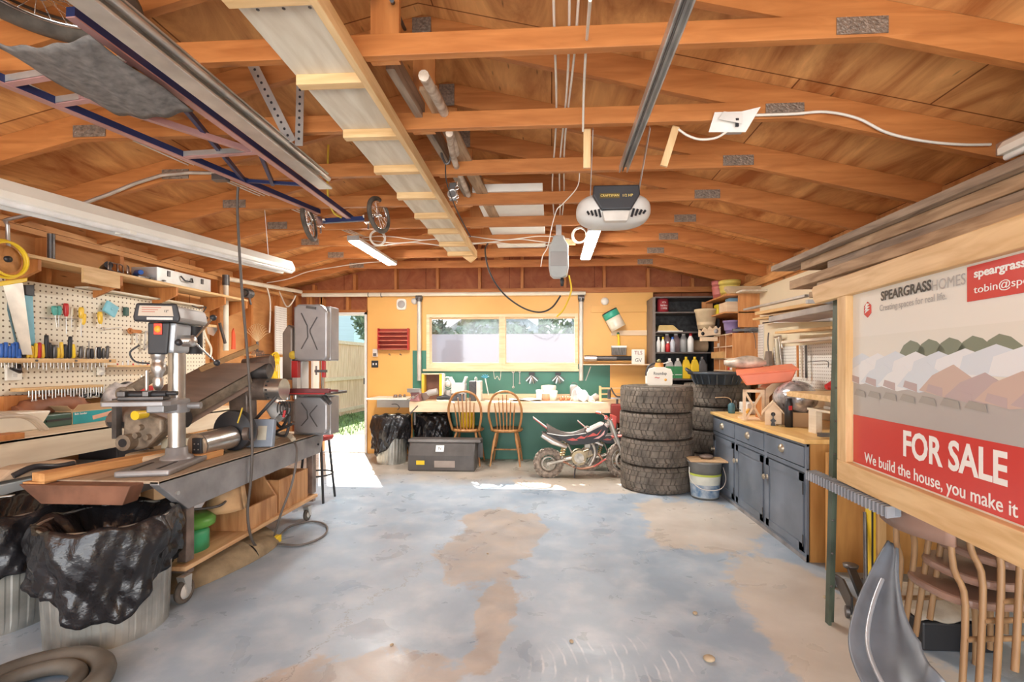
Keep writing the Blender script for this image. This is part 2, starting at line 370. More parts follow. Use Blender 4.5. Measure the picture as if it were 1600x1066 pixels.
WX0, WX1 = P(667, 0, Y=YB)[0], P(903, 0, Y=YB)[0]; WZ0, WZ1 = P(780, 577, Y=YB)[2], P(780, 491, Y=YB)[2]
def wall_cells(xs, zs, y0, y1, holes, mb):
    for i in range(len(xs) - 1):
        for j in range(len(zs) - 1):
            cx, cz = (xs[i] + xs[i+1]) / 2, (zs[j] + zs[j+1]) / 2
            if any(h[0] < cx < h[1] and h[2] < cz < h[3] for h in holes): continue
            mb.box((xs[i], y0, zs[j]), (xs[i+1], y1, zs[j+1]))
holes = [(DX0, DX1, 0, DZ), (WX0, WX1, WZ0, WZ1)]
TOPZ = P(780, 455, Y=YB)[2]
mb = MB(); wall_cells([XL-.12, DX0, DX1, WX0, WX1, XR+.12], [0, WZ0, DZ, WZ1, TOPZ] if DZ < WZ1 else [0, WZ0, WZ1, DZ, TOPZ], YB+.10, YB+.14, holes, mb)
mb.prism([(XL-.12, TOPZ), (XR+.12, TOPZ), (XR+.12, deckz(XR+.12)), (RX, zr), (XL-.12, deckz(XL-.12))], YB+.10, YB+.14)
wb = struct(mb.build('wall_back', SHEATH))
pan = MB()                                                   # painted ply panels on the inside
PX0 = P(575, 0, Y=YB)[0]; GX0 = P(645, 0, Y=YB)[0]; GX1 = P(953, 0, Y=YB)[0]; PX1 = P(1020, 0, Y=YB)[0]
GZ1 = P(0, 549, Y=YB)[2]; GZ1R = P(0, 569, Y=YB)[2]
wall_cells([PX0, GX0], [0, TOPZ-.04], YB-.012, YB, [], pan)
wall_cells([GX0, WX0, WX1, GX1, PX1], [GZ1R, GZ1, WZ1, TOPZ-.04], YB-.012, YB, holes + [(GX0, WX0, 0, GZ1), (WX0, WX1, WZ0-.2, WZ1)], pan)
pan.build('painted_panel', YEL, wb, label='yellow painted plywood')
g = MB(); 
wall_cells([GX0, WX0], [0, GZ1R], YB-.010, YB-.002, [], g); g.box((GX0, YB-.014, GZ1R), (WX0-.0, YB-.012, GZ1)); wall_cells([WX0, WX1, GX1], sorted([0, WZ0, GZ1R]), YB-.010, YB-.002, holes, g)
g.build('wainscot', GRN, wb, label='dark green painted lower wall')
pan2 = MB().box((GX1, YB-.012, 0), (XR, YB, GZ1R)).build('lower_panel', YEL, wb)
tp = MB().box((XL, YB-.03, TOPZ-.04), (XR, YB+.10, TOPZ)).box((XL, YB-.02, TOPZ), (XR, YB+.10, TOPZ+.035)).build('top_plate', FIR, wb)
x = XL + .25
while x < XR - .1:
    MB().box((x, YB+.01, TOPZ+.035), (x+.038, YB+.10, raft(x)+.1)).build('gable_stud', FIRZ, wb); x += .61 if not (-.2 < x < .6) else .55
for x in (XL, XL+.36, DX0-.09, DX0-.045, DX1+.005):
    MB().box((x, YB+.01, 0), (x+.038, YB+.10, TOPZ-.04)).build('stud', FIRZ, wb)
MB().box((DX0-.05, YB+.01, DZ+.01), (DX1+.04, YB+.10, DZ+.05)).build('header', FIR, wb)
for x in (DX0+.12, DX0+.50): MB().box((x, YB+.01, DZ+.05), (x+.038, YB+.10, TOPZ-.04)).build('cripple_stud', FIRZ, wb)
# doorway trim
jm = MB().box((DX0-.012, YB-.01, 0), (DX0+.02, YB+.16, DZ+.012)).box((DX1-.02, YB-.01, 0), (DX1+.012, YB+.16, DZ+.012)).box((DX0-.012, YB-.01, DZ-.02), (DX1+.012, YB+.16, DZ+.012))
jm.box((DX0, YB+.02, -.005), (DX1, YB+.16, .015))
j = struct(jm.build('trim_1', WHT))
MB().cyl((DX1-.022, YB-.02, 1.0), (DX1-.022, YB-.02, 1.09), .008).build('hinge', mat('dark_iron', (.05,.045,.04), .5, .6), j)
# window: two sliding-size lights in a wooden frame
WFR = wood('window_pine', (0.72, 0.52, 0.30), (0.84, 0.66, 0.42), 'X', 3, .5)
mid = P(785, 0, Y=YB)[0]
for k, (a, b2) in enumerate(((WX0, mid), (mid, WX1))):
    f = MB(); t_ = .045
    f.box((a, YB-.03, WZ0), (b2, YB+.12, WZ0+t_+.03)).box((a, YB-.03, WZ1-t_), (b2, YB+.12, WZ1)).box((a, YB-.031, WZ0+t_+.0301), (a+t_, YB+.12, WZ1-t_-.0001)).box((b2-t_, YB-.031, WZ0+t_+.0301), (b2, YB+.12, WZ1-t_-.0001))
    f.box((a+t_, YB+.03, WZ0+t_+.03), (b2-t_, YB+.07, WZ0+t_+.05)).box((a+t_, YB+.03, WZ1-t_-.02), (b2-t_, YB+.07, WZ1-t_))
    wi = struct(f.build('window_%d' % (k+1), WFR, bevel=.003))
    gm = bpy.data.materials.get('window_glass')
    if not gm:
        gm = bpy.data.materials.new('window_glass'); gm.use_nodes = True; t = gm.node_tree
        for n in list(t.nodes): t.nodes.remove(n)
        o_ = t.nodes.new('ShaderNodeOutputMaterial'); ms = t.nodes.new('ShaderNodeMixShader'); ms.inputs[0].default_value = 0.06
        tr = t.nodes.new('ShaderNodeBsdfTransparent'); gl = t.nodes.new('ShaderNodeBsdfGlossy'); gl.inputs['Roughness'].default_value = .05
        t.links.new(tr.outputs[0], ms.inputs[1]); t.links.new(gl.outputs[0], ms.inputs[2]); t.links.new(ms.outputs[0], o_.inputs[0])
    MB().box((a+t_, YB+.045, WZ0+t_+.04), (b2-t_, YB+.05, WZ1-t_-.01)).build('glass', gm, wi)
MB().box((WX0-.05, YB-.045, WZ0-.03), (WX1+.05, YB+.0, WZ0+.0)).build('trim_2', WFR, bevel=.004); struct(bpy.data.objects['trim_2'])

# side walls
wl = struct(MB().box((XL-.14, -2.2, 0), (XL-.10, YB+.14, raft(XL)+.12)).build('wall_left', deck_mat('left_sheathing', (0.50, 0.22, 0.075), (0.74, 0.40, 0.16))))
y = 0.3
while y < YB:
    MB().box((XL-.10, y, 0), (XL-.01, y+.038, 2.33)).build('stud', FIRZ, wl); y += .61
MB().box((XL-.10, -2.2, 2.28), (XL-.005, YB, 2.32)).box((XL-.10, -2.2, 2.235), (XL, YB, 2.275)).build('top_plate', FIRY, wl)
wr = struct(MB().box((XR+.02, -2.2, 0), (XR+.06, YB+.14, raft(XR)+.12)).build('wall_right', PLY))
MB().box((XR, -2.2, 0), (XR+.02, 5.75, 2.17)).build('painted_panel', BEI, wr, label='beige painted wallboard')
MB().box((XR-.03, -2.2, 2.20), (XR+.02, YB, 2.28)).build('top_plate', FIRY, wr)
# ================================================================ ROOF TRUSSES
PLATE = mat('galvanised_gusset', (0.30, 0.24, 0.19), 0.5, 0.6, var=0.2, vs=60, bump=0.8, bs=90)
TYS = [1.32 + 0.61 * i for i in range(9)]
nth = ['overhead', 'nearest', 'second', 'third', 'fourth', 'fifth', 'sixth', 'seventh', 'farthest']
def make_truss():
    t = T('roof_truss', '', 'roof truss', (0, 0, CZ))
    MB().box((KX0-.25, -.019, 0), (KX1+.25, .019, .089)).build('tie_beam', FIR, t, bevel=.002)
    for sgn in (-1, 1):
        kx = KX0 if sgn < 0 else KX1; xw = XL-.3 if sgn < 0 else XR+.3; za = raft(xw) - CZ; zb = raft(RX) - CZ
        MB().prism([(xw, za), (RX, zb), (RX, zb+.14), (xw, za+.14)], -.0185, .0185).build('rafter', FIR, t)
    MB().box((RX-.06, .02, .0), (RX+.06, .045, raft(RX)-CZ+.1)).build('king_post', FIRZ, t)
    for kx, s_ in ((KX0, 1), (KX1, -1)):
        MB().box((kx-.02*s_, -.024, .01), (kx+.17*s_, -.0195, .075)).build('gusset_plate', PLATE, t)
    MB().box((RX-.05, -.03, raft(RX)-CZ-.02), (RX+.05, -.0195, raft(RX)-CZ+.12)).build('gusset_plate', PLATE, t)
    return t
t0 = make_truss()
for i, y in enumerate(TYS):
    lab = 'fir roof truss %s, counted from the camera towards the back wall' % nth[i] if i else 'fir roof truss overhead at the top of the picture, nearest of all to the camera'
    if i in (1,): lab = 'fir roof truss crossing high above, second from the front, where the long plank passes beneath'
    if i == 8: lab = 'fir roof truss hard against the gable studs of the back wall, last of the row'
    if 1 < i < 8: lab = 'fir roof truss with flat tie beam, the %s one away from the gable wall' % ['', 'next', 'third', 'fourth', 'fifth', 'sixth', 'seventh', ''][8-i if 8-i < 8 else 0]
    if i == 0: t0.location.y = y; t0['label'] = lab; t0['group'] = 'roof trusses of the garage'; continue
    dup(t0, (0, y, CZ), None, lab, 'roof trusses of the garage')
# gable verge boards seen past the last truss (dull grey soffit boards)
# ================================================================ shared materials
BLACK = mat('black_plastic', (0.025, 0.025, 0.028), 0.45, var=0.1)
RUB = mat('tyre_rubber', (0.115, 0.095, 0.075), 0.8, var=0.25, vs=12, bump=0.3)
STEEL = mat('bright_steel', (0.62, 0.60, 0.57), 0.28, 0.9, var=0.12, vs=8)
DSTEEL = mat('dark_steel', (0.16, 0.15, 0.145), 0.42, 0.7, var=0.2, vs=9)
GALV = mat('galvanised_rail', (0.66, 0.64, 0.60), 0.38, 0.75, var=0.15, vs=6)
GREYP = mat('grey_plastic', (0.42, 0.40, 0.38), 0.45, var=0.05)
LGREY = mat('light_grey_plastic', (0.66, 0.63, 0.58), 0.45, var=0.05)
CREAM = mat('cream_enamel', (0.86, 0.83, 0.74), 0.35, var=0.03)
REDP = mat('red_plastic', (0.55, 0.03, 0.03), 0.4, var=0.08)
ORANGE = mat('orange_plastic', (0.85, 0.22, 0.08), 0.45, var=0.08)
YELP = mat('yellow_plastic', (0.90, 0.62, 0.03), 0.4, var=0.06)
BLUEP = mat('blue_plastic', (0.04, 0.14, 0.50), 0.4, var=0.08)
TEAL = mat('teal_print', (0.02, 0.33, 0.36), 0.5, var=0.1)
CARD = mat('cardboard', (0.60, 0.40, 0.22), 0.8, var=0.08, vs=4)
PINE = wood('pale_pine', (0.62, 0.38, 0.165), (0.80, 0.56, 0.29), 'X', 3, .55, knots=1.8, dark=(.35,.18,.07))
PINEY = wood('pale_pine_long', (0.62, 0.38, 0.165), (0.80, 0.56, 0.29), 'Y', 3, .55, knots=1.8, dark=(.35,.18,.07))
PINEZ = wood('pale_pine_upright', (0.62, 0.38, 0.165), (0.80, 0.56, 0.29), 'Z', 3, .55, knots=1.8, dark=(.35,.18,.07))
OLDW = wood('weathered_lumber', (0.25, 0.145, 0.075), (0.52, 0.35, 0.21), 'Y', 3, .75, knots=2.0, dark=(.12,.08,.05))
OLDG = wood('grey_weathered_lumber', (0.19, 0.135, 0.095), (0.40, 0.30, 0.215), 'Y', 3, .75, knots=2.0, dark=(.12,.08,.05))
WHITE_W = wood('whitewashed_board', (0.60, 0.51, 0.38), (0.76, 0.69, 0.56), 'Y', 2, .6, knots=1.5, dark=(.25,.16,.1), bump=.1)
NAVY = mat('navy_frame_paint', (0.025, 0.038, 0.12), 0.35, 0.3, var=0.1)
PINKM = mat('dull_pink_frame_paint', (0.50, 0.27, 0.25), 0.4, 0.2, var=0.1)
CHROME = mat('chrome', (0.80, 0.79, 0.77), 0.14, 1.0, var=0.0)
ROPEM = mat('white_cable_sheath', (0.78, 0.72, 0.62), 0.5, var=0.05)
BCORD = mat('black_cord_rubber', (0.035, 0.032, 0.03), 0.5, var=0.1)
LAMP = mat('lit_lamp_diffuser', (1, 1, 1), 0.4, var=0, emit=((1, 0.96, 0.90), 108.0))

# ---- long cleated plank fixed under the tie beams
t = T('cleated_plank', 'long whitewashed plank with cross cleats running front to back under the roof ties', 'plank', (-1.0, .6, 2.53))
n0, n1 = Vector((-1.065, .6, 2.53)), Vector((-1.15, 5.25, 2.53))
def edge(y, side): k = (y-.6)/4.65; return (-1.065 + (-.085)*k) + side*(.31 - .0*k)
m = MB(); m.add([(edge(.6,0),.6,2.53),(edge(.6,1),.6,2.53),(edge(5.25,1),5.25,2.53),(edge(5.25,0),5.25,2.53),(edge(.6,0),.6,2.549),(edge(.6,1),.6,2.549),(edge(5.25,1),5.25,2.549),(edge(5.25,0),5.25,2.549)],
   [(0,3,2,1),(4,5,6,7),(0,1,5,4),(1,2,6,5),(2,3,7,6),(3,0,4,7)]); m.build('plank', WHITE_W, t, w=True)
m = MB(); m.bar((edge(.6,1)+.0,.6,2.51), (edge(5.3,1)+.0,5.3,2.51), .03, .07); m.build('side_rail', PINEY, t, w=True, bevel=.003)
for y in (.55+.5, 1.50, 1.98, 2.46, 2.92, 3.39, 3.86, 4.32, 4.79, 5.22):
    MB().box((edge(y,0)+.004, y, 2.486), (edge(y,1)-.016, y+.045, 2.53)).build('cleat', PINE, t, w=True, bevel=.002)
    [MB().lathe([(0,-.001),(.006,-.001),(.006,.002)], (edge(y,k)+0, y+.11, 2.529), seg=8).build('screw', DSTEEL, t, w=True) for k in (.2, .5, .8)]
MB().prism([(edge(5.2,0)+.1, 2.53), (edge(5.2,1), 2.53), (edge(5.2,1), 2.47), (edge(5.2,1)-.06, 2.42)], 5.27, 5.31, 'Y').build('end_block', PINE, t, w=True)

# ---- overhead door hardware
def rail(name, x, y0, y1, z, w_, h, lab, mt=GALV):
    t = T(name, lab, 'rail', (x, y1, z)); m = MB()
    a, b = w_/2, h/2
    m.prism([(-a,-b),(a,-b),(a,-b+.012),(-a+.006,-b+.012),(-a+.006,b-.008),(a*.5,b-.008),(a*.5,b),(-a,b)], 0, y0-y1, 'Y').build('channel', mt, t, bevel=.002)
    MB().tube([(a*.45,0,b*.3),(a*.45,y0-y1,b*.3)], b*.32, 8).build('inner_lip', mt, t)
    return t
rail('door_track', -1.40, .2, 2.90, 2.43, .085, .10, 'galvanised door track running along the ceiling above the hanging frame')
rt = rail('door_track', 2.24, .5, 2.55, 2.36, .075, .06, 'galvanised door track at the far right above the lumber pile')
def strap(a, b, w_, lab):
    a, b = Vector(a), Vector(b); m = MB(); m.bar(a, b, .004, w_, up=(b-a).cross(Vector((0,1,0)))); n = int((b-a).length/.035)
    for i in range(1, n): c = a.lerp(b, i/n); m.m = 1; m.cyl(c+Vector((0,-.004,0)), c+Vector((0,.004,0)), .007, seg=8)
    o = m.build('hanger_strap', [GALV, BLACK], loc=tuple(b)); tag(o, lab, 'strap')
strap(P(383,78,Y=2.42), P(455,222,Y=2.46), .055, 'long slanting perforated steel strap holding up the left door track')
strap(P(470,108,Y=2.44), P(467,228,Y=2.46), .042, 'short upright perforated steel strap just right of the slanting one')
strap((2.24, 2.2, 2.52), (2.24, 2.2, 2.36), .03, 'perforated strap at the top right corner of the picture')
# opener rail and motor unit
t = T('opener_rail', 'steel T-shaped opener rail running from above to the garage door motor', 'rail', (.405, 2.75, 2.40))
MB().prism([(-.024,-.018),(-.018,-.018),(-.018,.012),(.018,.012),(.018,-.018),(.024,-.018),(.024,.018),(-.024,.018)], 0, -2.5, 'Y').build('channel', GALV, t)
MB().tube([(-.004,0,-.008),(-.004,-2.5,-.008)], .005, 8).build('chain', DSTEEL, t)
OY = 2.78
c = P(963, 318, Y=OY)
t = T('garage_door_opener', 'grey domed garage door opener with a black centre cover, hung from the roof ties', 'garage door opener', (c.x, OY, c.z))
def shell(u, v):
    a = 2*PI*u; th = PI*(v-.5); ex = .72
    sg = lambda q, e: math.copysign(abs(q)**e, q)
    return Vector((.222*sg(math.cos(a),.8)*sg(math.cos(th),ex), .16+.15*sg(math.sin(a),.75)*sg(math.cos(th),ex), -.0+.098*sg(math.sin(th),.8)))
MB().grid(shell, 40, 20).build('housing', LGREY, t)
MB().prism([(-.13,.105),(.13,.105),(.135,.05),(.085,-.035),(-.085,-.035),(-.135,.05)], .03, -.008, 'Y').build('centre_cover', BLACK, t, bevel=.008)
MB().prism([(-.08,-.04),(.08,-.04),(.065,-.098),(-.065,-.098)], .05, .0, 'Y').build('light_lens', mat('smoky_lens', (.60,.56,.50), .3), t, bevel=.006)
gold = mat('gold_print', (.75,.55,.15), .4, var=0)
MB().box((-.095,-.011,.028),(.018,-.008,.056)).build('name_plate', mat('plate_bronze', (.10,.07,.02), .4, .4, var=0), t)
text('CRAFTSMAN', .0195, 'lettering', gold, t, (-.038, -.0125, .042), (R(90), 0, 0), sx=.95)
text('1/2 HP', .022, 'lettering', gold, t, (.062, -.0095, .042), (R(90), 0, 0))
for x in (-.12, .12): MB().lathe([(0,.004),(.007,.003),(.007,0)], (x,-.008,.055), 'Y', 10).build('screw', STEEL, t)
for s_ in (-1, 1):
    for k in range(4): MB().bar((s_*(.10+.022*k),-.001,-.03-.004*k), (s_*(.088+.022*k),.012,-.075+.006*k), .006, .012).build('vent_slot', BLACK, t)
[MB().bar((s_*.14,.1,.08), (s_*.15,-.20,.335), .004, .03).build('hanger_bracket', GALV, t) for s_ in (-1,1)]
for x, x2 in ((.19, .19), (.66, .60)):
    tag(MB().bar((x, 2.60, 2.56), (x2, 2.62, 2.36), .038, .018, up=(0,1,0)).build('hanger_block', PINEZ, loc=(x,2.6,2.5)), 'short pale wooden upright %s the opener rail, nailed to the tie beam' % ('left of' if x < .4 else 'right of'), 'wood block', None)

# ---- lamps
def strip_lamp(x, y0, y1, z, lab, w_=.115):
    t = T('strip_light', lab, 'ceiling light', (x, y0, z))
    L_ = y1-y0
    MB().prism([(-w_/2,0),(w_/2,0),(w_/2,.03),(w_*.3,.045),(-w_*.3,.045),(-w_/2,.03)], 0, L_, 'Y').build('body', WHT, t, bevel=.003)
    MB().prism([(-w_*.40,-.012),(w_*.40,-.012),(w_*.47,0),(-w_*.47,0)], .02, L_-.02, 'Y').build('diffuser', LAMP, t)
    MB().box((-w_/2,-.012,-.004),(w_/2,0,.045)).box((-w_/2,L_,-.004),(w_/2,L_+.012,.045)).build('end_cap', GREYP, t)
    return t
strip_lamp(-1.90, 4.50, 5.62, 2.48, 'lit slim strip light beside the small spoked wheels')
strip_lamp(.38, 4.30, 5.45, 2.48, 'lit slim strip light just beneath the garage door opener')
t = T('fluorescent_fixture', 'long unlit white enamel twin-tube fixture hung over the left workbench', 'ceiling light', (-2.36, 1.5, 1.975), (R(3.3),0,0))
L_ = 2.68
MB().prism([(-.065,.0),(-.05,-.012),(-.02,-.004),(-.02,.02),(.02,.02),(.02,-.004),(.05,-.012),(.065,.0),(.065,.03),(.04,.085),(-.04,.085),(-.065,.03)], 0, L_, 'Y').build('housing', CREAM, t, bevel=.003)
for x in (-.042, .042): MB().cyl((x,.03,-.012), (x,L_-.03,-.012), .017).build('tube', mat('unlit_tube_glass', (.93,.92,.88), .15), t)
MB().box((-.06,L_*.37,-.022),(.06,L_*.37+.04,.03)).build('joint_clip', CREAM, t)
for y in (.4, L_-.3): MB().tube([(0,y,.085),(0,y-.03,.585-.05*y)], .003, 6).build('hanging_chain', GALV, t)
t = T('fluorescent_fixture', 'tip of a white enamel fixture at the right edge above the lumber', 'ceiling light', (2.02, .6, 2.22))
MB().prism([(-.05,0),(.05,0),(.05,.03),(.03,.06),(-.03,.06),(-.05,.03)], 0, 1.65, 'Y').build('housing', CREAM, t, bevel=.003)
MB().cyl((-.02,.03,-.012),(-.02,1.64,-.012),.014).build('tube', MATS['unlit_tube_glass'], t)
# ---- white panels lying on the ties
o = MB().box((-.62, 3.72, 2.64), (-.07, 5.55, 2.70)).build('foam_panel', mat('white_foam', (.86,.84,.76), .7, var=.03), bevel=.004, loc=(-.35,4.6,2.64)); tag(o, 'white foam panel lying flat on top of the roof ties behind the opener', 'panel')
o = MB().box((.0,4.86,2.50),(.24,4.90,2.55)).build('hanger_board', PINE, loc=(.1,4.88,2.5)); tag(o, 'short pale board above the hanging cord reel', 'board')

# ---- cord reel hanging
c = P(873, 424, Y=4.35)
t = T('cord_reel', 'grey retractable cord reel hanging from a roof tie above the window', 'cord reel', (c.x, 4.35, 2.50))
b_ = [(-.045,-.05),(.045,-.05),(.06,-.10),(.085,-.14),(.09,-.34),(.078,-.41),(.03,-.43),(-.05,-.43),(-.078,-.40),(-.09,-.33),(-.09,-.15),(-.06,-.10)]
MB().prism(b_, -.05, .05, 'Y').build('housing', mat('reel_grey', (.50,.52,.50), .35, var=.05), t, bevel=.014)
MB().box((-.075,-.058,-.33),(.075,-.05,-.20)).build('cover_band', GREYP, t, bevel=.01)
MB().lathe([(0,.006),(.01,.005),(.01,0)], (0,-.05,-.17), 'Y', 12).build('hub_screw', BLACK, t)
MB().bar((0,0,-.06),(0,0,.05), .05, .02, up=(0,1,0)).build('hanger', GALV, t)
MB().lathe([(.012,0),(.02,-.02),(.014,-.07),(.006,-.075)], (.03,-.01,-.43), 'Z', 10).build('cord_outlet', BLACK, t)
rope('yellow_lead', [c+Vector((.09,-.06,-.05)), c+Vector((.11,-.07,-.18)), c+Vector((.07,-.08,-.30)), c+Vector((.03,-.08,-.37)), c+Vector((-.02,-.08,-.42))], .007, YELP, 'yellow power cord tail looped beside the grey cord reel', 'cord')
rope('black_lead', [(-.66,4.965,2.552), P(758,392,Y=4.7), P(765,425,Y=4.5), P(785,457,Y=4.4), P(815,480,Y=4.4), P(842,488,Y=4.4), P(862,481,Y=4.35), P(876,462,Y=4.35)], .008, BCORD, 'black cord sagging in a loop from the plank end to the cord reel', 'cord')

# ---- cables stapled over the ties
for k, x in enumerate((.015, .065, .09)):
    pts = [(x + .01*math.sin(y*3+k), y, 2.652 + .004*math.sin(y*5+k)) for y in [1.0 + .25*j for j in range(15)]]
    rope('white_cable', pts, .0055, ROPEM, 'white cable over the ties, %s of the close trio left of the opener rail' % ('leftmost', 'middle', 'rightmost')[k], 'cable', None, 'roof cables left of the opener')
for k in range(3):
    pts = [P(px_, 372 + 5*k + 3*math.sin(px_*.05+k*2), Y=4.93) for px_ in range(565, 915, 25)]
    rope('white_cable', pts, .005, ROPEM, 'pale cable strung sideways along the roof behind the opener, %s of three' % ('top', 'middle', 'bottom')[k], 'cable', None, 'sideways roof cables')
for k in range(3):
    pts = [(-2.72 + .05*k, 1.5, 2.655), (-2.5+.04*k, 3.0, 2.655), (-2.25+.04*k, 4.2, 2.653), (-1.95+.03*k, 5.4, 2.65)]
    rope('white_cable', pts, .005, ROPEM, 'white cable over the ties above the left fixture, %s of three' % ('left', 'middle', 'right')[k], 'cable', None, 'roof cables above the left fixture')
rope('white_cable', [P(*p, Y=2.50) for p in ((1180,180),(1240,178),(1290,175),(1340,185),(1385,207),(1440,220),(1500,226),(1548,226))], .007, ROPEM, 'white cable drooping along the right-hand rafter towards the far right fixture', 'cable')
rope('white_cable', [P(*p, Y=2.50) for p in ((1060,202),(1075,212),(1095,218),(1120,215),(1138,204))], .006, ROPEM, 'short slack white cable left of the papered junction box', 'cable')
rope('pull_rope', [P(922,0,Y=1.5), P(917,60,Y=1.90), P(915,85,Y=2.0), P(912,150,Y=2.3), P(911,205,Y=2.52)], .006, ROPEM, 'twisted white rope hanging left of the opener rail', 'rope')
rope('thin_wire', [P(*p, Y=3.2) for p in ((905,255),(903,290),(880,318),(870,328),(862,355),(856,385),(848,400),(845,417))], .0035, ROPEM, 'thin white wire wandering down left of the opener', 'wire')
rope('white_cable', [P(*p, Y=6.05) for p in ((417,442),(450,436),(480,425),(520,418),(560,412),(595,409))], .006, ROPEM, 'white cable along the far left rafter', 'cable')
# coil of loose wire near the left lamp and by the right lamp
for (px_, py_, n_) in ((590,372,'small coil of loose cable beside the slim strip light on the left'), (906,368,'small coil of loose cable at the slim strip light on the right')):
    c = P(px_, py_, Y=4.4); m = MB(); [m.torus((0, .01*k, 0), .06+.006*k, .004, 'Y', 24, 6) for k in range(3)]; o = m.build('cable_coil', ROPEM); o.location = c; o.rotation_euler = (.3, 0, .3); tag(o, n_, 'cable')
t = T('junction_box', 'junction box wrapped in torn white paper on the second tie beam', 'junction box', P(1148,190,Y=2.5))
MB().cb((0,.03,0),(.10,.05,.08)).build('box', GREYP, t)
PAP = mat('torn_paper', (.83,.80,.74), .8, var=.05, vs=10)
m = MB(); m.add([(-.13,0,-.05),(.05,-.01,-.06),(.12,-.02,.06),(.03,-.01,.045),(-.10,0,.05)], [(0,1,2,3,4)]); m.add([(-.09,-.03,0),(.02,-.04,-.03),(.03,-.02,.03),(-.06,-.015,.045)], [(0,1,2,3)])
m.build('paper', PAP, t, solid=.002)
MB().cb((.0,-.03,-.02),(.015,.01,.04)).build('switch', BLACK, t)
# conduit along the left
rope('metal_conduit', [P(14,400,X=XL+.03), P(12,352,X=XL+.08), P(16,342,X=XL+.1), (-3.2,TYS[3]-.05,raft(-3.2)-.02), (KX0,TYS[3]-.05,2.575), (-2.15,TYS[3]-.05,2.575)], .012, GALV, 'thin metal conduit bending from the left wall along a tie beam', 'conduit', n=3)
t = T('ceiling_outlet', 'dark outlet box under a tie beam with a black cord plugged in', 'outlet', P(345,278,Y=TYS[3]-.06)); MB().cb((0,0,0),(.10,.05,.045)).build('box', DSTEEL, t, bevel=.004)
MB().cyl((.05,0,0),(.16,0,-.01),.008).build('connector', CHROME, t)

# ---- sticks and boards stored on the ties
BIRCH = mat('birch_bark', (.72,.62,.50), .8, var=.3, vs=14, bump=.4, col2=(.30,.20,.13))
rope('birch_stick', [P(662,118,Y=2.05)+Vector((0,0,.0)), P(690,168,Y=2.45), P(705,205,Y=2.75), P(712,240,Y=3.0)], .024, BIRCH, 'peeling birch stick lying over the ties right of the long plank, nearer end', 'stick', seg=10)
rope('birch_stick', [P(702,208,Y=2.56), P(706,235,Y=2.85), P(714,262,Y=3.15), P(732,305,Y=3.7)], .02, BIRCH, 'birch stick beyond the nearer one, pointing to the back wall', 'stick', seg=10)
o = MB().bar((-.72,2.1,2.66), (-.66,3.9,2.66), .04, .10).build('stored_board', OLDG, bevel=.003, loc=(-.7,2.1,2.66)); tag(o, 'weathered grey board stored on edge on the ties beside the birch sticks', 'board')
o = MB().bar((-.60,2.3,2.64), (-.52,4.4,2.64), .09, .02).build('stored_board', OLDW, bevel=.003, loc=(-.6,2.3,2.64)); tag(o, 'thin brown board lying flat on the ties beside the birch sticks', 'board')
m = MB(); m.tube(smoothpath([P(688,212,Y=2.95), P(690,240,Y=2.95), P(697,256,Y=2.95), P(703,250,Y=2.95), P(703,235,Y=2.95), P(698,214,Y=2.95)]), .007, 8); o = m.build('hanging_hook', DSTEEL, loc=tuple(P(697,256,Y=2.95))); tag(o, 'dark steel hook hanging beside the plank', 'hook')
rope('thin_lead', [P(696,258,Y=2.95), P(698,285,Y=2.95), P(712,325,Y=2.95), P(735,370,Y=2.95)], .004, BCORD, 'dark cord hanging from the steel hook', 'cord')
t = T('pulley_block', 'small metal pulley block with chain hanging at the plank edge', 'pulley', P(708,300,Y=3.2)); MB().cb((0,0,0),(.05,.03,.12)).build('block', DSTEEL, t, bevel=.006)
MB().torus((0,-.02,-.02),.028,.008,'Y').build('wheel', STEEL, t); m=MB(); [m.torus((.03,-.02,.05-.03*k),.012,.003,'Y' if k%2 else 'X',10,5) for k in range(5)]; m.build('chain', CHROME, t)
rope('dark_rod', [P(612,0,Y=1.9), P(622,22,Y=2.2), P(636,52,Y=2.6), P(664,98,Y=3.1), P(682,130,Y=3.6)], .010, BLACK, 'dark rod on the ties above the nearest tie beam', 'rod')

# ---- old bike-trailer frame hung from the ceiling
t = T('trailer_frame', 'navy and pink tubular trailer frame with two small spoked wheels hung under the ceiling', 'bike trailer', (-1.7, 3.0, 2.42))
A = [P(110,18,Y=1.60), P(549,341,Y=3.75)]; B = [P(-60,98,Y=1.72), P(498,331,Y=3.78)]
def two(a, b, n_='frame_rail'):
    m = MB(); m.bar(a, b, .035, .035); m.m = 1; m.bar(a-Vector((0,0,.019)), b-Vector((0,0,.019)), .036, .006); m.build(n_, [NAVY, PINKM], t, w=True)
two(*A); two(*B)
def on(L_, y): k = (y-L_[0].y)/(L_[1].y-L_[0].y); return L_[0].lerp(L_[1], k)
for y in (1.85, 2.02, 2.62): 
    m = MB(); m.bar(on(B,y), on(A,y), .03, .03); m.m = 1; m.bar(on(B,y)-Vector((0,0,.016)), on(A,y)-Vector((0,0,.016)), .03, .006); m.build('cross_bar', [GALV, PINKM], t, w=True)
MB().bar(on(B,3.05), on(A,3.10), .02, .02).build('cross_bar', NAVY, t, w=True)
MB().bar(on(B,2.0).lerp(on(A,2.0),.25), on(A,2.62).lerp(on(B,2.62),.1), .028, .028).build('brace', PINKM, t, w=True)
MB().bar(on(A,2.05).lerp(on(B,2.0),.05), on(B,3.05), .02, .028).build('brace', NAVY, t, w=True)
MB().bar(on(A,2.62), on(A,3.10).lerp(on(B,3.1),.6), .02, .028).build('brace', NAVY, t, w=True)
ax0, ax1 = P(470,349,Y=3.72), P(606,338,Y=3.72)
MB().bar(P(500,346,Y=3.72), P(584,341,Y=3.72), .03, .035).build('axle_beam', NAVY, t, w=True)
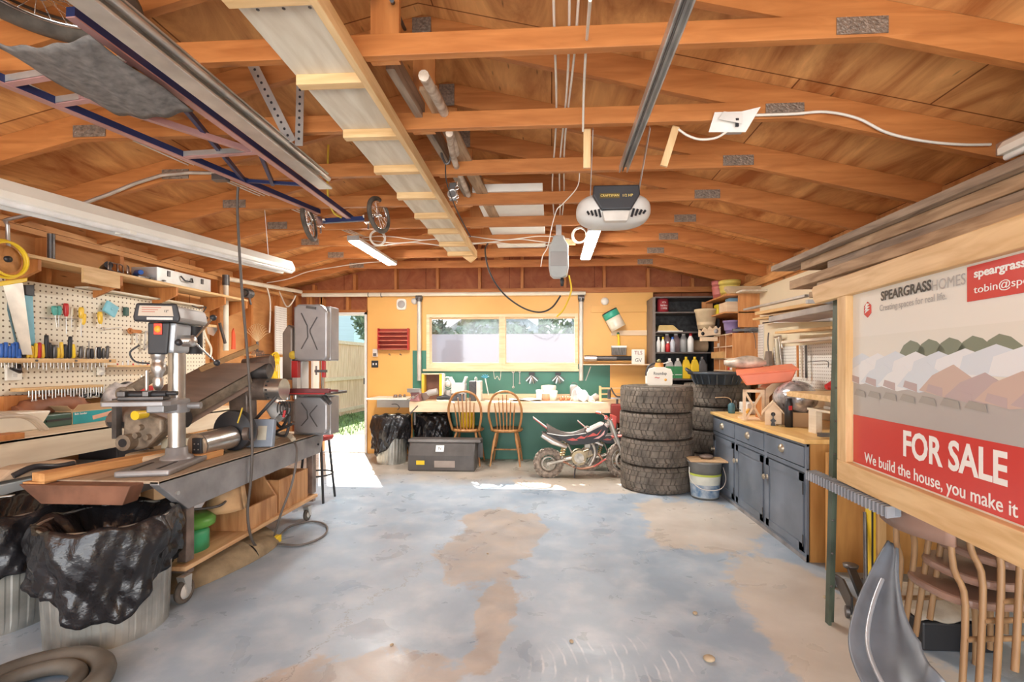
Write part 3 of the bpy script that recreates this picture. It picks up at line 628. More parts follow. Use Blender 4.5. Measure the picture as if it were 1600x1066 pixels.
for a in (P(503,348,Y=3.7), P(577,342,Y=3.7)): MB().cb(a+Vector((0,-.02,0)), (.05,.05,.08)).cyl(a+Vector((-.04,-.02,.02)), a+Vector((.04,-.02,.02)), .014).cyl(a+Vector((0,-.02,-.09)), a+Vector((0,-.02,0)), .008).build('hub_bracket', CHROME, t, w=True, bevel=.004)
def wheel(r, w_, sp, parent, loc, rot, thick=.018, rimm=CHROME, name='wheel'):
    e = MB().torus((0,0,0), r-thick, thick, 'X', 40, 10, None, w_).build(name, RUB, parent, loc=loc); e.rotation_euler = rot
    MB().torus((0,0,0), r-2*thick-.002, .007, 'X', 40, 8).build('rim', rimm, e)
    s_ = MB(); [s_.tube([(.012*(1 if k%2 else -1), 0, 0), (0, (r-2*thick)*math.cos(2*PI*k/sp), (r-2*thick)*math.sin(2*PI*k/sp))], .0018, 5) for k in range(sp)]; s_.cyl((-.03,0,0),(.03,0,0),.014).build('spokes', rimm, e)
    return e
wheel(.145, 1.0, 20, t, P(483,349,Y=3.72)-t.location, (0,R(-10),R(8)))
wheel(.145, 1.0, 20, t, P(592,336,Y=3.72)-t.location, (0,R(-4),R(-14)))
# big wheel and grey seat cloth seen overhead at the top left
t2 = T('bicycle_wheel', 'large fat-tyred wheel lying on the trailer frame at the top left', 'wheel', P(60,45,Y=1.68)+Vector((0,0,.16)))
MB().torus((0,0,0), .27, .045, 'Z', 48, 12).build('tyre', RUB, t2); MB().torus((0,0,0), .222, .012, 'Z', 48, 8).build('rim', CHROME, t2)
s_ = MB(); [s_.tube([(0,0,.03*(1 if k%2 else -1)), (.22*math.cos(2*PI*k/28), .22*math.sin(2*PI*k/28), 0)], .002, 5) for k in range(28)]; s_.cyl((0,0,-.04),(0,0,.04),.022).build('spokes', CHROME, t2)
m = MB(); c0 = P(80,78,Y=1.95); m.grid(lambda u, v: Vector((-2.05+.40*u, 1.62+.50*v, 2.47-.03*math.sin(PI*u)+.006*math.sin(21*u+9*v))), 20, 14)
o = m.build('mesh_cloth', mat('grey_mesh_cloth', (.19,.17,.155), .9, var=.2, vs=30), solid=.004, loc=(-1.8,2.2,2.47)); tag(o, 'grey mesh cloth stretched over the trailer frame at the top left', 'cloth')
YS = mat('yellow_strap', (.70,.48,.05), .7)
rope('yellow_tie_strap', [P(513,252,Y=3.45)+Vector((0,0,.12)), P(512,300,Y=3.45), P(520,330,Y=3.6), P(533,340,Y=3.7)], .008, YS, 'yellow strap tying the trailer axle up to the roof', 'strap')
# ================================================================ LEFT WALL: pegboard, shelves, tools
def peg_mat(name, col, pitch=.0254*1.55, hole=.17):
    m = bpy.data.materials.new(name); m.use_nodes = True; t = m.node_tree; N = t.nodes.new; L = t.links.new; b = t.nodes['Principled BSDF']; b.inputs['Roughness'].default_value = .55
    g = N('ShaderNodeTexCoord').outputs['Object']; s_ = N('ShaderNodeSeparateXYZ'); L(g, s_.inputs[0])
    def mth(op, *a):
        n = N('ShaderNodeMath'); n.operation = op
        for i, q in enumerate(a):
            if isinstance(q, (int, float)): n.inputs[i].default_value = q
            else: L(q, n.inputs[i])
        return n.outputs[0]
    fy = mth('SUBTRACT', mth('FRACT', mth('DIVIDE', s_.outputs[1], pitch)), .5); fz = mth('SUBTRACT', mth('FRACT', mth('DIVIDE', s_.outputs[2], pitch)), .5)
    d = mth('SQRT', mth('ADD', mth('MULTIPLY', fy, fy), mth('MULTIPLY', fz, fz))); h = mth('LESS_THAN', d, hole)
    n = N('ShaderNodeTexNoise'); n.inputs['Scale'].default_value = 3; n.inputs['Detail'].default_value = 6; L(g, n.inputs[0])
    r = N('ShaderNodeValToRGB'); r.color_ramp.elements[0].color = (*[c*.82 for c in col], 1); r.color_ramp.elements[1].color = (*col, 1); L(n.outputs[0], r.inputs[0])
    mx = N('ShaderNodeMix'); mx.data_type = 'RGBA'; L(h, mx.inputs['Factor']); L(r.outputs[0], mx.inputs['A']); mx.inputs['B'].default_value = (.16, .11, .06, 1); L(mx.outputs['Result'], b.inputs['Base Color'])
    return m
PEG = peg_mat('pegboard_cream', (.86, .78, .62)); PEGW = peg_mat('pegboard_white', (.84, .82, .76), .03)
PX = XL + .035                                   # face of the pegboard
o = MB().box((XL+.012, -.4, 1.02), (PX, 4.93, 1.885)).build('pegboard', PEG, loc=(XL, 2.5, 1.02)); tag(o, 'cream pegboard panel full of holes on the left wall behind the hand tools', 'pegboard')
W = lambda px, py, d=.02: P(px, py, X=PX + d)
# shelf on gusset brackets
SF = -3.47
ZS = 2.03
t = T('bracket_shelf', 'long plywood wall shelf on gusset brackets above the cream pegboard', 'shelf', (XL+.12, 3.5, ZS))
MB().box((XL, -.2, ZS-.022), (SF, 5.30, ZS)).build('shelf_board', PINEY, t, w=True, bevel=.002)
for y in (P(62,410,X=SF)[1], P(190,445,X=SF)[1], P(277,470,X=SF)[1], P(352,470,X=SF)[1], 5.28):
    MB().prism([(XL+.0, ZS-.024), (SF, ZS-.024), (SF, ZS-.10), (XL+.03, ZS-.20), (XL, ZS-.20)], y-.012, y+.012, 'Y').build('bracket', FIRZ, t, w=True, bevel=.002)
MB().box((SF-.005, P(128,430,X=SF)[1], ZS-.13), (SF+.015, P(185,445,X=SF)[1], ZS-.024)).build('front_cleat', PINEY, t, w=True)
t = T('ledge', 'thin pale ledge along the top edge of the cream pegboard', 'ledge', (XL+.1, 4.2, 1.9))
MB().box((XL+.0, 3.55, 1.89), (PX+.08, 4.80, 1.905)).build('board', WHITE_W, t, w=True, bevel=.002)
# things on the high shelf
def at_shelf(px, z=ZS, X=SF-.12): a = (px-CXP)/FPX; return Vector((X, X/((-_s+a*_c)/(_c+a*_s)), z))
q = at_shelf(80); o = MB().cyl((0,0,0),(0,0,.20),.022).build('pipe_offcut', DSTEEL); o.location = q+Vector((0,0,.0)); tag(o, 'short dark pipe standing upright on the high shelf', 'pipe')
q = at_shelf(166); t = T('caulking_gun', 'black caulking gun with a yellow end lying on the high shelf', 'caulking gun', q, .9); MB().cyl((0,-.12,.05),(0,.12,.05),.028).build('barrel', BLACK, t); MB().cyl((0,.12,.05),(0,.15,.05),.03).build('cap', YELP, t); MB().tube([(0,-.12,.05),(0,-.2,.05),(0,-.2,.0)],.006).build('handle', DSTEEL, t)
for k, px_ in enumerate((176, 188, 200)):
    q = at_shelf(px_, X=SF-.06); t = T('hacksaw', 'frame saw leaning on the high shelf, %s of three' % ('left', 'middle', 'right')[k], 'saw', q, .5+.1*k, 'saws on the high shelf')
    MB().tube([(0,-.10,.01),(0,-.10,.07),(0,.10,.09),(0,.12,.03)], .005, 6).build('frame', STEEL, t); MB().box((-.001,-.10,.006),(.001,.12,.022)).build('blade', DSTEEL, t)
q = at_shelf(214); t = T('hand_drill', 'blue hand tool beside the frame saws on the high shelf', 'hand tool', q, 1.0); MB().tube([(0,-.10,.05),(0,0,.06),(0,.09,.03)],[.02,.022,.014],10).build('body', BLUEP, t); MB().cyl((0,.09,.03),(0,.14,.02),.01).build('nose', STEEL, t)
for k in range(5):
    q = at_shelf(224+6*k, X=SF-.05-.02*(k%2)); o = MB().bar((0,-.06,.012+.006*(k%2)),(0,.08,.015), .02, .012).build('file_tool', DSTEEL); o.location = q; o.rotation_euler = (0,0,.4*k); tag(o, 'small loose metal tool in the pile left of the silver case', 'tool', 'loose tools on the high shelf')
y0, y1 = at_shelf(247, X=SF)[1], at_shelf(331, X=SF)[1]
t = T('metal_case', 'shallow silver metal case with latches on the high shelf', 'case', (SF-.13, (y0+y1)/2, ZS)); L2 = (y1-y0)/2
MB().box((-.12,-L2,0),(.12,L2,.125)).build('case_body', mat('case_paint', (.70,.70,.66), .35, .3), t, bevel=.004)
for y in (-L2*.62, L2*.62): MB().box((.12,y-.015,.06),(.128,y+.015,.11)).build('latch', DSTEEL, t)
MB().tube([(.125,-.07,.09),(.15,-.05,.05),(.15,.05,.05),(.125,.07,.09)], .007, 8).build('handle', BLACK, t)
# circle disc on the wall, white pipe with fittings
o = MB().lathe([(0,.012),(.045,.01),(.055,0)], (0,0,0), 'X', 24).lathe([(0,.03),(.018,.026),(.02,.01)], (0,0,0), 'X', 16).build('round_disc', LGREY); o.location = P(337,473,X=XL+.02); tag(o, 'round pale disc fixed on the bare plywood beneath the high shelf', 'disc')
CP = mat('cream_pipe', (.80,.74,.60), .4, var=.05)
t = T('vacuum_pipe', 'cream vacuum pipe rising up the left wall and turning along the top to the corner', 'pipe', (XL+.1, 5.2, 1.45))
MB().cyl(P(353,548,X=-3.66), P(353,434,X=-3.66), .028).build('riser', CP, t, w=True)
MB().cyl(P(353,446,X=-3.66), P(353,430,X=-3.66), .036).build('elbow', DSTEEL, t, w=True)
MB().tube([P(356,436,X=-3.66), (-3.60, 6.70, 2.33), ], .026, 14).build('ceiling_run', CP, t, w=True)
yq = YB-.06; zq = P(500,461,Y=yq)[2]
t = T('vacuum_pipe', 'cream vacuum pipe running level along the top of the back wall', 'pipe', (-1.5, yq, zq))
MB().cyl((-3.6, yq, zq), (P(915,463,Y=yq)[0], yq, zq-.01), .028).build('pipe', CP, t, w=True)
for px_ in (655, 908):
    c = P(px_, 465, Y=yq); MB().cyl(c-Vector((.045,0,0)), c+Vector((.045,0,0)), .036).cyl(c, c-Vector((0,0,.06)), .038).build('tee_fitting', DSTEEL, t, w=True)
    q = P(px_+2, 595, Y=yq); MB().cyl(c, (c.x, yq, q.z), .030).build('drop_pipe', mat('drop_pipe_grey', (.66,.62,.54), .35, .2), t, w=True)
for px_ in (420, 576, 596): MB().torus(P(px_,461,Y=yq), .03, .005, 'X', 16, 6).build('pipe_strap', DSTEEL, t, w=True)
t = T('pipe_valve', 'dark tangle of valve fittings on the cream pipe near the hanging black cord', 'valve', P(384,458,X=-3.58))
m = MB(); [m.torus((0,.02*k,0), .045, .012, 'Y', 14, 8) for k in range(5)]; m.cyl((0,-.02,0),(0,.12,0),.03).cyl((0,.05,0),(.03,.05,-.13),.012); m.build('valve_body', DSTEEL, t)

# ---- big yellow-rimmed bow/hose hoop, saws on the left end
q = P(8,405,X=-3.40)
t = T('hose_reel', 'yellow hose looped over an orange wooden reel at the left edge', 'hose', q)
MB().torus((0,0,0), .115, .009, 'X', 30, 8, None, 1).torus((.03,-.0,.0), .105, .008, 'X', 30, 8).build('hose_loop', YELP, t)
MB().lathe([(0,.012),(.085,.012),(.085,-.01)], (0,0,0), 'X', 24).build('reel_disc', PLY, t)
MB().lathe([(0,.03),(.02,.028),(.02,.01)], (0,0,0), 'X', 14).build('hub', BLACK, t)
def blade_obj(name, pts, mt, loc, lab, cat, th=.004, handle=None, group=None):
    t = T(name, lab, cat, loc, 0, group); MB().prism(pts, 0, th, 'X').build('blade', mt, t)
    if handle: MB().prism(handle[0], -.008, .014, 'X').build('handle', handle[1], t, bevel=.004)
    return t
blade_obj('hand_saw', [(-.07,.0),(.05,.03),(.11,-.46),(.05,-.46)], mat('saw_blade', (.74,.70,.62), .35, .4, var=.15), P(22,447,X=-3.60), 'hand saw with a yellow handle hanging blade down at the left end', 'saw', handle=([(-.13,-.03),(.07,.04),(.075,.07),(-.13,.0)], YELP))
blade_obj('hand_saw', [(-.02,.0),(.03,.0),(.05,-.40),(.0,-.40)], mat('saw_blue', (.20,.50,.62), .4, var=.1), P(43,462,X=-3.66), 'pale blue saw hanging just right of the yellow-handled saw', 'saw', handle=([(-.025,.0),(.035,.0),(.035,.08),(-.025,.07)], BLACK))
t = T('coping_saw', 'thin dark bow saw standing in the tool rack at the left', 'saw', P(26,566,X=-3.63)); MB().tube([(0,.01,0),(0,.0,.12),(0,-.05,.35),(0,-.05,.50)], .006, 6).build('bow', mat('dark_teal', (.05,.12,.14), .4), t); MB().cyl((0,.012,0),(0,.014,.09),.014).build('grip', BLUEP, t)
# ---- hanging screwdrivers on the pegboard
TG = mat('teal_grip', (.10,.40,.34), .35); TR = mat('amber_grip', (.85,.55,.06), .25)
def driver(px, py, L_, hl, col, lab, lean=0.0, r=.018, X=PX+.03, group=None, shaft=STEEL, down=True):
    t = T('screwdriver', lab, 'screwdriver', P(px, py, X=X), (lean, 0, 0), group)
    MB().lathe([(0,0),(r*.75,-.002),(r,-.02),(r*.9,-hl*.8),(r*.5,-hl)], seg=10).build('handle', col, t)
    MB().cyl((0,0,-hl), (0,0,-hl-L_), .0035, seg=6).build('shaft', shaft, t)
    return t
driver(84,478,.09,.07,TG,'teal-handled screwdriver hanging leftmost in the row of hanging drivers',.15)
driver(92,478,.09,.07,TG,'teal-handled screwdriver hanging second in the row of hanging drivers',.0)
driver(103,474,.13,.10,REDP,'red-handled screwdriver hanging on the pegboard',.02)
driver(112,480,.09,.07,mat('clear_grip',(.72,.68,.5),.2),'clear-handled screwdriver hanging right of the red-handled one',0,.010)
driver(127,480,.14,.09,TR,'long amber-handled screwdriver hanging on the pegboard',0)
driver(131,490,.03,.09,TR,'short amber-handled driver hanging against the long amber one',-.1)
t = T('pegboard_rack', 'wire rack bar that the hanging screwdrivers drop through', 'rack', P(100,497,X=PX+.03)); m = MB(); a, b = P(70,497,X=PX+.03), P(122,499,X=PX+.03); m.bar(a, b, .004, .004); [m.cyl(a.lerp(b,k/7), a.lerp(b,k/7)-Vector((.03,0,0)), .002, seg=5) for k in range(8)]; m.build('wire_bar', DSTEEL, t, w=True)
t = driver(156,487,.03,.10,TR,'yellow-handled knife hanging left of the blue pad',.05); t['category'] = 'knife'
o = MB().cb((0,0,0),(.02,.115,.10)).lathe([(0,.014),(.012,.013),(.012,0)], (0,0,0), 'X', 12).build('blue_pad', mat('light_blue_box', (.22,.55,.66), .45, var=.1), bevel=.006); o.location = P(173,483,X=PX+.03); o.rotation_euler = (R(-25),0,0); tag(o, 'tilted light blue square tape holder with a black hub on the pegboard', 'tape holder')
o = MB().cb((0,0,0),(.03,.035,.075)).build('small_level', mat('dark_green', (.05,.12,.10), .4), bevel=.006); o.location = P(197,487,X=PX+.016); tag(o, 'small dark green hanging block right of the blue tape holder', 'tool')
t = T('wrench', 'thin open-ended wrench lying across pegs below the blue tape holder', 'wrench', P(175,513,X=PX+.02)); MB().bar((0,-.07,-.01),(0,.09,.012),.004,.008,(0,0,1)).build('shank', STEEL, t); MB().torus((0,-.075,-.012),.012,.004,'X',12,6).build('jaw', STEEL, t)
t = T('try_square', 'wooden-handled square hanging on the pegboard behind the drill press', 'square', P(212,518,X=PX+.03)); MB().box((-.006,-.06,-.015),(.012,.05,.015)).build('stock', FIR, t, bevel=.004); MB().torus((.0,-.055,0),.02,.008,'X',14,6).build('end', FIR, t); MB().box((0,.0,-.10),(.003,.02,-.01)).build('blade', STEEL, t)
t = T('speed_square', 'triangular metal speed square hanging left of the drill press', 'square', P(232,522,X=PX+.03)); m = MB(); V = [(0,-.03,.02),(0,.13,.03),(0,-.05,-.15)]
for a, b in ((0,1),(1,2),(2,0)): m.bar(V[a], V[b], .004, .016, up=(0,.5,1))
m.build('frame', STEEL, t)
# tool rack shelf 1
a, b = P(0,562,X=-3.61), P(180,564,X=-3.61)
t = T('tool_rack', 'pine rack strip holding a crowded row of screwdrivers on the pegboard', 'rack', (-3.64, 3.3, 1.31)); MB().box((PX, 2.2, 1.305), (-3.60, b.y, 1.335)).build('board', PINEY, t, w=True, bevel=.002)
m = MB()
for k in range(3): MB().cyl((-3.60, 3.15+.28*k, 1.32), (-3.595, 3.15+.28*k, 1.32), .008).build('knot_plug', DSTEEL, t, w=True)
hc = [BLUEP, BLUEP, BLUEP, BLUEP, BLUEP, None, BLACK, TR, TR, YELP, REDP, TR, BLACK, BLACK, DSTEEL, TR, TR, BLACK, BLACK, YELP, None, DSTEEL, STEEL, DSTEEL, BLACK, STEEL, BLACK, DSTEEL, DSTEEL]
cn = {id(BLUEP): 'blue', id(BLACK): 'black', id(TR): 'amber', id(YELP): 'yellow', id(REDP): 'red', id(DSTEEL): 'dark steel', id(STEEL): 'bright steel'}
cnt = {}
for k, h in enumerate(hc):
    if h is None: continue
    px_ = 2 + 5.9*k; q = P(px_, 562, X=-3.635); hl = .075 + .05*rnd.random(); r = .011 + .006*rnd.random()
    if k in (12, 18): hl = .165; r = .015
    if h is STEEL: r = .005; hl = .09
    nm = cn[id(h)]; cnt[nm] = cnt.get(nm, 0) + 1
    t = T('screwdriver', '%s-handled driver standing in the pine rack strip' % nm, 'screwdriver', (q.x, q.y, 1.338), (rnd.uniform(-.06,.06), 0, 0), '%s drivers in the pine rack' % nm)
    MB().lathe([(r*.5,0),(r,.012),(r*.9,hl*.8),(r*.8,hl),(0,hl+.003)], seg=9).build('handle', h, t)
    MB().cyl((0,0,.0),(0,0,-.06-.03*rnd.random()),.003,seg=6).build('shaft', STEEL, t)
q = P(125,541,X=-3.64); o = MB().cyl((0,0,0),(0,0,.14),.003).lathe([(.006,-.02),(.006,.0),(0,.01)], (0,0,0)).build('thin_awl', DSTEEL); o.location=(q.x,P(139,562,X=-3.64).y,1.335); tag(o,'tall thin awl rising above the other tools in the rack','awl')
# lower racks
t = T('drill_bit_rack', 'thin pine strip with small bits and red tips near the drill press', 'rack', P(215,572,X=-3.63)); MB().box((PX-t.location.x, P(178,573,X=-3.63).y-t.location.y, -.008),(.02, .42, .008)).build('strip', PINEY, t)
for k in range(12):
    MB().cyl((.005, -.2+.05*k, .008), (.005, -.2+.05*k, .022+.015*(k%3)), .006, seg=8).build('bit', REDP if k%3==0 else STEEL, t)
t = T('wrench_rack', 'lower pine strip with a dense row of hanging wrenches', 'rack', (-3.63, 3.35, 1.12)); MB().box((PX, P(38,612,X=-3.60).y, 1.105), (-3.60, P(162,602,X=-3.60).y, 1.13)).build('strip', PINEY, t, w=True, bevel=.002)
y0, y1 = P(42,612,X=-3.60).y, P(160,602,X=-3.60).y
for k in range(26):
    y = y0 + (y1-y0)*k/25; L_ = .04+.035*abs(math.sin(k*2.1)); o = MB().cyl((0,0,0),(0,0,-L_),.0045,seg=6).lathe([(.0,.006),(.008,.004),(.008,-.004),(0,-.006)],(0,0,-L_),'X',8).build('hanging_wrench', STEEL); o.location=(-3.585,y,1.112); tag(o,'small bright wrench hanging from the lower pine strip','wrench','wrenches hanging on the lower strip')
# outlets
for px_, py_, lab, s_ in ((19,582,'cream power outlet with a black plug below the left end of the tool rack',1.3),(156,580,'small white outlet cover on the pegboard right of the tool rack',.8)):
    t = T('power_outlet', lab, 'outlet', P(px_,py_,X=PX+.004)); MB().cb((.01,0,0),(.02,.075*s_,.085*s_)).build('cover', CREAM, t, bevel=.004)
    for z in (-.02,.02): MB().cb((.021,0,z),(.004,.028,.024)).build('socket', LGREY, t, bevel=.003)
    if s_ > 1: MB().tube([(.03,.01,.05),(.05,.0,.01),(.045,-.05,.03)],[.018,.02,.008],8).build('plug', BLACK, t)
# far part of the left wall: rake, saw, strips, pegboard strip, cords
t = T('leaf_rake', 'leaf rake head with fanned tines hanging on the left wall', 'rake', P(402,535,X=-3.66))
for k in range(13):
    a = R(-58+9.6*k); MB().tube(smoothpath([(0,0,0),(0,.17*math.sin(a),.17*math.cos(a)),(0.0,.24*math.sin(a),.22*math.cos(a)),(.02,.26*math.sin(a),.23*math.cos(a))],3), .003, 5).build('tine', mat('rake_tine', (.78,.55,.30), .5), t)
MB().cyl((0,0,.01),(0,0,-.12),.014).build('socket', DSTEEL, t)
t = T('small_rake', 'second rake head with dark sprung tines below the leaf rake', 'rake', P(400,552,X=-3.55))
for k in range(9): MB().tube(smoothpath([(0,-.09+.022*k,-.02),(.03,-.09+.022*k,.03),(.06,-.09+.02*k,.0),(.06,-.09+.02*k,-.06)],4), .003, 5).build('tine', DSTEEL, t)
MB().cyl((-.20,0,-.02),(.0,0,-.02),.012).build('handle', PINE, t)
o = MB().prism([(-.03,0),(.03,0),(.025,.16),(.0,.24),(-.025,.2)],0,.012,'X').build('red_saw', mat('red_orange_paint',(.80,.10,.03),.4)); o.location=P(364,546,X=-3.64); tag(o,'red pruning saw sheath beside the cream pipe','saw')
o = MB().bar((0,-.04,.16),(0,.05,-.06),.02,.025).build('dark_bar', DSTEEL); o.location=P(347,528,X=-3.62); tag(o,'short dark bar leaning left of the cream pipe','bar')
t = T('trowel', 'grey trowel blade hanging on the bare plywood right of the pegboard', 'trowel', P(331,512,X=-3.66)); MB().prism([(-.08,.0),(.07,.03),(.08,-.02),(.02,-.09),(-.06,-.07)],0,.004,'X').build('blade', STEEL, t); MB().box((.0,-.07,.005),(.01,.07,.03)).build('back', PINE, t)
rope('bent_pipe_handle', [P(313,500,X=-3.66), P(322,527,X=-3.66), P(330,545,X=-3.66), P(328,560,X=-3.66)], .011, CP, 'bent pale tool handle at the right edge of the pegboard', 'handle')
m = MB()
rope('tangled_lead', [P(300,478,X=-3.64), P(312,482,X=-3.62), P(322,480,X=-3.6), P(316,492,X=-3.6), P(325,497,X=-3.62), P(312,505,X=-3.62), P(318,512,X=-3.62)], .006, BCORD, 'tangled black cord at the top right corner of the pegboard', 'cord')
o = MB().box((0,0,0),(.02,.26,.64)).build('perforated_panel', PEGW); a = P(429,478,X=-3.66); o.location=(a.x,a.y,a.z-.64); tag(o,'narrow white perforated panel between studs near the back left corner','panel')
o = MB().box((0,0,0),(.02,.22,.6)).build('wall_board', WHT); a = P(430,558,X=-3.66); o.location=(a.x,a.y,a.z-.6); tag(o,'white panel below the narrow perforated panel','panel')
rope('white_hose', [P(417,448,X=-3.64), P(422,470,X=-3.64), P(422,500,X=-3.62), P(421,520,X=-3.62)], .010, ROPEM, 'white hose hanging down from the cream pipe', 'hose')
rope('white_hose', [P(436,455,Y=6.4), P(447,478,Y=6.35), P(455,475,Y=6.3), P(462,462,Y=6.35)], .009, ROPEM, 'white tubing draped in the back left corner', 'hose')
# yellow extension cord bundle
q = P(426,568,X=-3.45)
t = T('extension_cord', 'bundled yellow extension cord hanging on a hook at the left wall', 'extension cord', q)
m = MB()
for k in range(5): m.tube(arc((.0+.01*k,0,.06), .055+.006*k, 0, 360, 18, 'X'), .007, 6)
m.build('top_loops', YELP, t); MB().cyl((-.29,0,.10),(.02,0,.11),.007).build('wall_hook', DSTEEL, t)
for k in range(6):
    MB().tube(smoothpath([(.01*k,-.05+.02*k,.02),(.01*k,-.03+.018*k,-.12),(.01*k,-.06+.024*k,-.24-.01*(k%3)),(.02,-.045+.02*k,-.10)],4), .007, 6).build('strand', YELP, t)
# ================================================================ LEFT WORKBENCH
BX = -3.11; BT = .86
t = T('workbench', 'long pale pine workbench with a deep front apron along the left wall', 'workbench', (-3.4, 3.0, 0))
CREAMW = wood('pale_bench_wood', (.74,.58,.40), (.86,.72,.53), 'Y', 2, .5, knots=1.2, dark=(.5,.34,.2), bump=.05)
MB().box((XL, .3, BT-.02), (BX, 4.8, BT)).build('top', CREAMW, t, w=True, bevel=.003)
MB().box((BX-.04, .3, BT-.16), (BX, 4.8, BT-.001)).build('apron', CREAMW, t, w=True, bevel=.004)
for y in (.4, 4.35, 4.7): MB().box((BX-.14, y, 0), (BX-.05, y+.09, BT-.02)).build('leg', PINEZ, t, w=True)
def on_bench(px, py, z=BT): return P(px, py, z=z)
# carton with teal print and open flaps
xb = -3.42; y0, y1 = P(113,655,X=xb).y, P(186,650,X=xb).y
obx = lambda px, X: Vector((X, P(px,650,X=X).y, BT))
t = T('open_carton', 'open teal printed carton with raised cardboard flaps on the left bench', 'box', (xb-.12, y0, BT)); L_ = y1-y0
MB().box((-.12,0,0),(.12,L_,.10)).build('carton', CARD, t)
MB().box((.12,.004,.003),(.122,L_-.06,.088)).build('printed_side', TEAL, t); MB().box((.12,L_-.058,.003),(.122,L_-.004,.09)).build('white_side', WHT, t)
MB().bar((.122,.15,.035),(.122,.32,.06),.003,.03).build('printed_picture', mat('print_orange',(.70,.40,.28),.5), t)
text('Belt Sander', .020, 'lettering', WHT, t, (.1232,.06,.075), (R(90),0,R(90)), align='CENTER')
MB().prism([(-.0,0),(L_,0),(L_+.03,.055),(.02,.05)],0,.003,'X',Matrix.Translation((.12,0,.10))@Matrix.Rotation(.5,4,'Y')).build('flap', CARD, t)
MB().prism([(-.12,0),(.12,0),(.13,.06),(-.11,.06)],0,.003,'Y',Matrix.Translation((0,0,.10))@Matrix.Rotation(.9,4,'X')).build('flap', CARD, t)
t = T('power_tool_case', 'dark green tool case on the bench left of the teal carton', 'tool case', obx(72,-3.52), .05); MB().box((-.10,-.14,0),(.10,.12,.09)).build('case', mat('case_green',(.05,.11,.08),.4), t, bevel=.01); MB().box((.10,-.10,.04),(.106,.08,.055)).build('seam', BLACK, t)
MB().box((-.2,-.16,-.0),(-.12,.26,.22)).build('backing', FIRZ, t)
t = T('leather_pouch', 'reddish brown rolled leather bag lying behind the green case', 'bag', obx(80,-3.62)+Vector((0,0,.02)), .0); MB().tube(smoothpath([(0,-.24,.08),(0,-.1,.10),(0,.1,.11),(0,.26,.08)]), [.05]*3+[.075]*13+[.05]*3, 14).build('bag', mat('leather_brown',(.30,.12,.06),.6,var=.25), t)
t = T('plastic_wrapped_pack', 'clear plastic wrapped pack with red panels on the bench behind the drill press', 'pack', obx(197,-3.50)); 
CLR = mat('crinkled_plastic', (.62,.58,.55), .12, var=.3, vs=14, bump=1.0, bs=14)
m = MB(); m.grid(lambda u,v: Vector(((.13+.012*math.sin(9*u+7*v))*math.cos(2*PI*u)*math.sin(PI*(.15+.8*v))**.5, (.20+.015*math.sin(13*u+5*v))*math.sin(2*PI*u)*math.sin(PI*(.15+.8*v))**.5, .28*v+.01*math.sin(20*u))), 26, 10); m.build('wrap', CLR, t)
for z,y in ((.10,.02),(.19,-.06),(.23,.05)): MB().cb((.12,y,z),(.03,.16,.045),(0,0,.1)).build('red_panel', REDP, t, bevel=.008)
t = T('white_tray', 'white curved tray tipped on the bench at the left edge', 'tray', obx(-8,-3.52), .0); MB().prism([(-.3,0),(.16,0),(.24,.12),(-.3,.14)],-.2,.12,'X').build('tray', mat('tray_white',(.84,.76,.62),.4,var=.04), t, bevel=.01)
q = obx(22,-3.30)
t = T('pulled_hose', 'pale curved vacuum hose arching over the bench at the left edge', 'hose', q); m = MB()
for k in range(3): m = MB(); m.tube(smoothpath([(-.05+.03*k,-.35,.0),(-.06+.03*k,-.28,.10),(-.05+.03*k,-.1,.14-.01*k),(-.02+.02*k,.08,.10),(0.02*k,.16,.01)],5), .012, 8); m.build('tube', mat('hose_tan',(.55,.45,.34),.5), t)
o = MB().cb((0,0,.02),(.10,.16,.036)).build('wood_block', FIR, bevel=.004); o.location = on_bench(10,689)+Vector((-.03,0,0)); tag(o,'small orange wood block near the edge of the left bench','block')
o = rope('curved_hose', [P(112,640,X=-3.60), P(126,622,X=-3.60), P(150,616,X=-3.60), P(170,626,X=-3.58)], .016, BLACK, 'black curved hose behind the teal carton flaps', 'hose')
q = P(190,597,X=-3.5)
for k in range(4):
    o = MB().torus((0,0,0), .022, .004, 'X', 14, 6).cyl((0,.02,0),(0,.07,.01),.004).build('pliers', STEEL); o.location = P(222+8*k, 592-3*(k%2), X=-3.52); o.rotation_euler=(.3*k,0,0); tag(o,'small shiny ring-handled tool heaped beside the pegboard behind the drill press','tool','heaped small tools behind the drill press')
o = MB().box((PX,P(205,598,X=-3.6).y,P(222,600,X=-3.6).z-.03),(-3.45,P(262,598,X=-3.6).y,P(222,600,X=-3.6).z-.015)).build('tool_ledge', PINEY, loc=(-3.6,4.4,1.1)); tag(o,'small pine ledge under the heap of shiny tools behind the drill press','ledge')
# below the bench: grey cabinet with a slot handle, black void, boxes
t = T('steel_cabinet', 'low light grey steel cabinet with a dark slot handle under the left bench', 'cabinet', (-3.10, 2.4, 0))
x1 = -3.16
MB().box((XL+.1, .9, 0.02), (x1, 3.30, .60)).build('body', mat('cabinet_grey',(.50,.54,.55),.45,.2), t, w=True, bevel=.006)
a, b = P(8,760,X=x1+.003), P(60,748,X=x1+.003); MB().bar((x1+.004, a.y, .515), (x1+.004, b.y, .515), .008, .028).build('slot_handle', BLACK, t, w=True)
o = MB().box((0,0,0),(.3,.3,.2)).box((.3,.02,.06),(.303,.26,.18)).build('storage_box', [mat('box_dark',(.06,.05,.05),.5)], bevel=.005); o.location=(-3.55,3.40,.50); tag(o, 'dark printed storage box under the bench behind the cart end', 'box')
MB().box((-.001,0,-.5),(.24,.28,0)).build('stand', CARD, o)
t = T('papers_box', 'white open box with cards under the bench apron', 'box', (-3.35,3.84,.62)); MB().box((-.1,-.1,0),(.1,.1,.07)).build('box', WHT, t); 
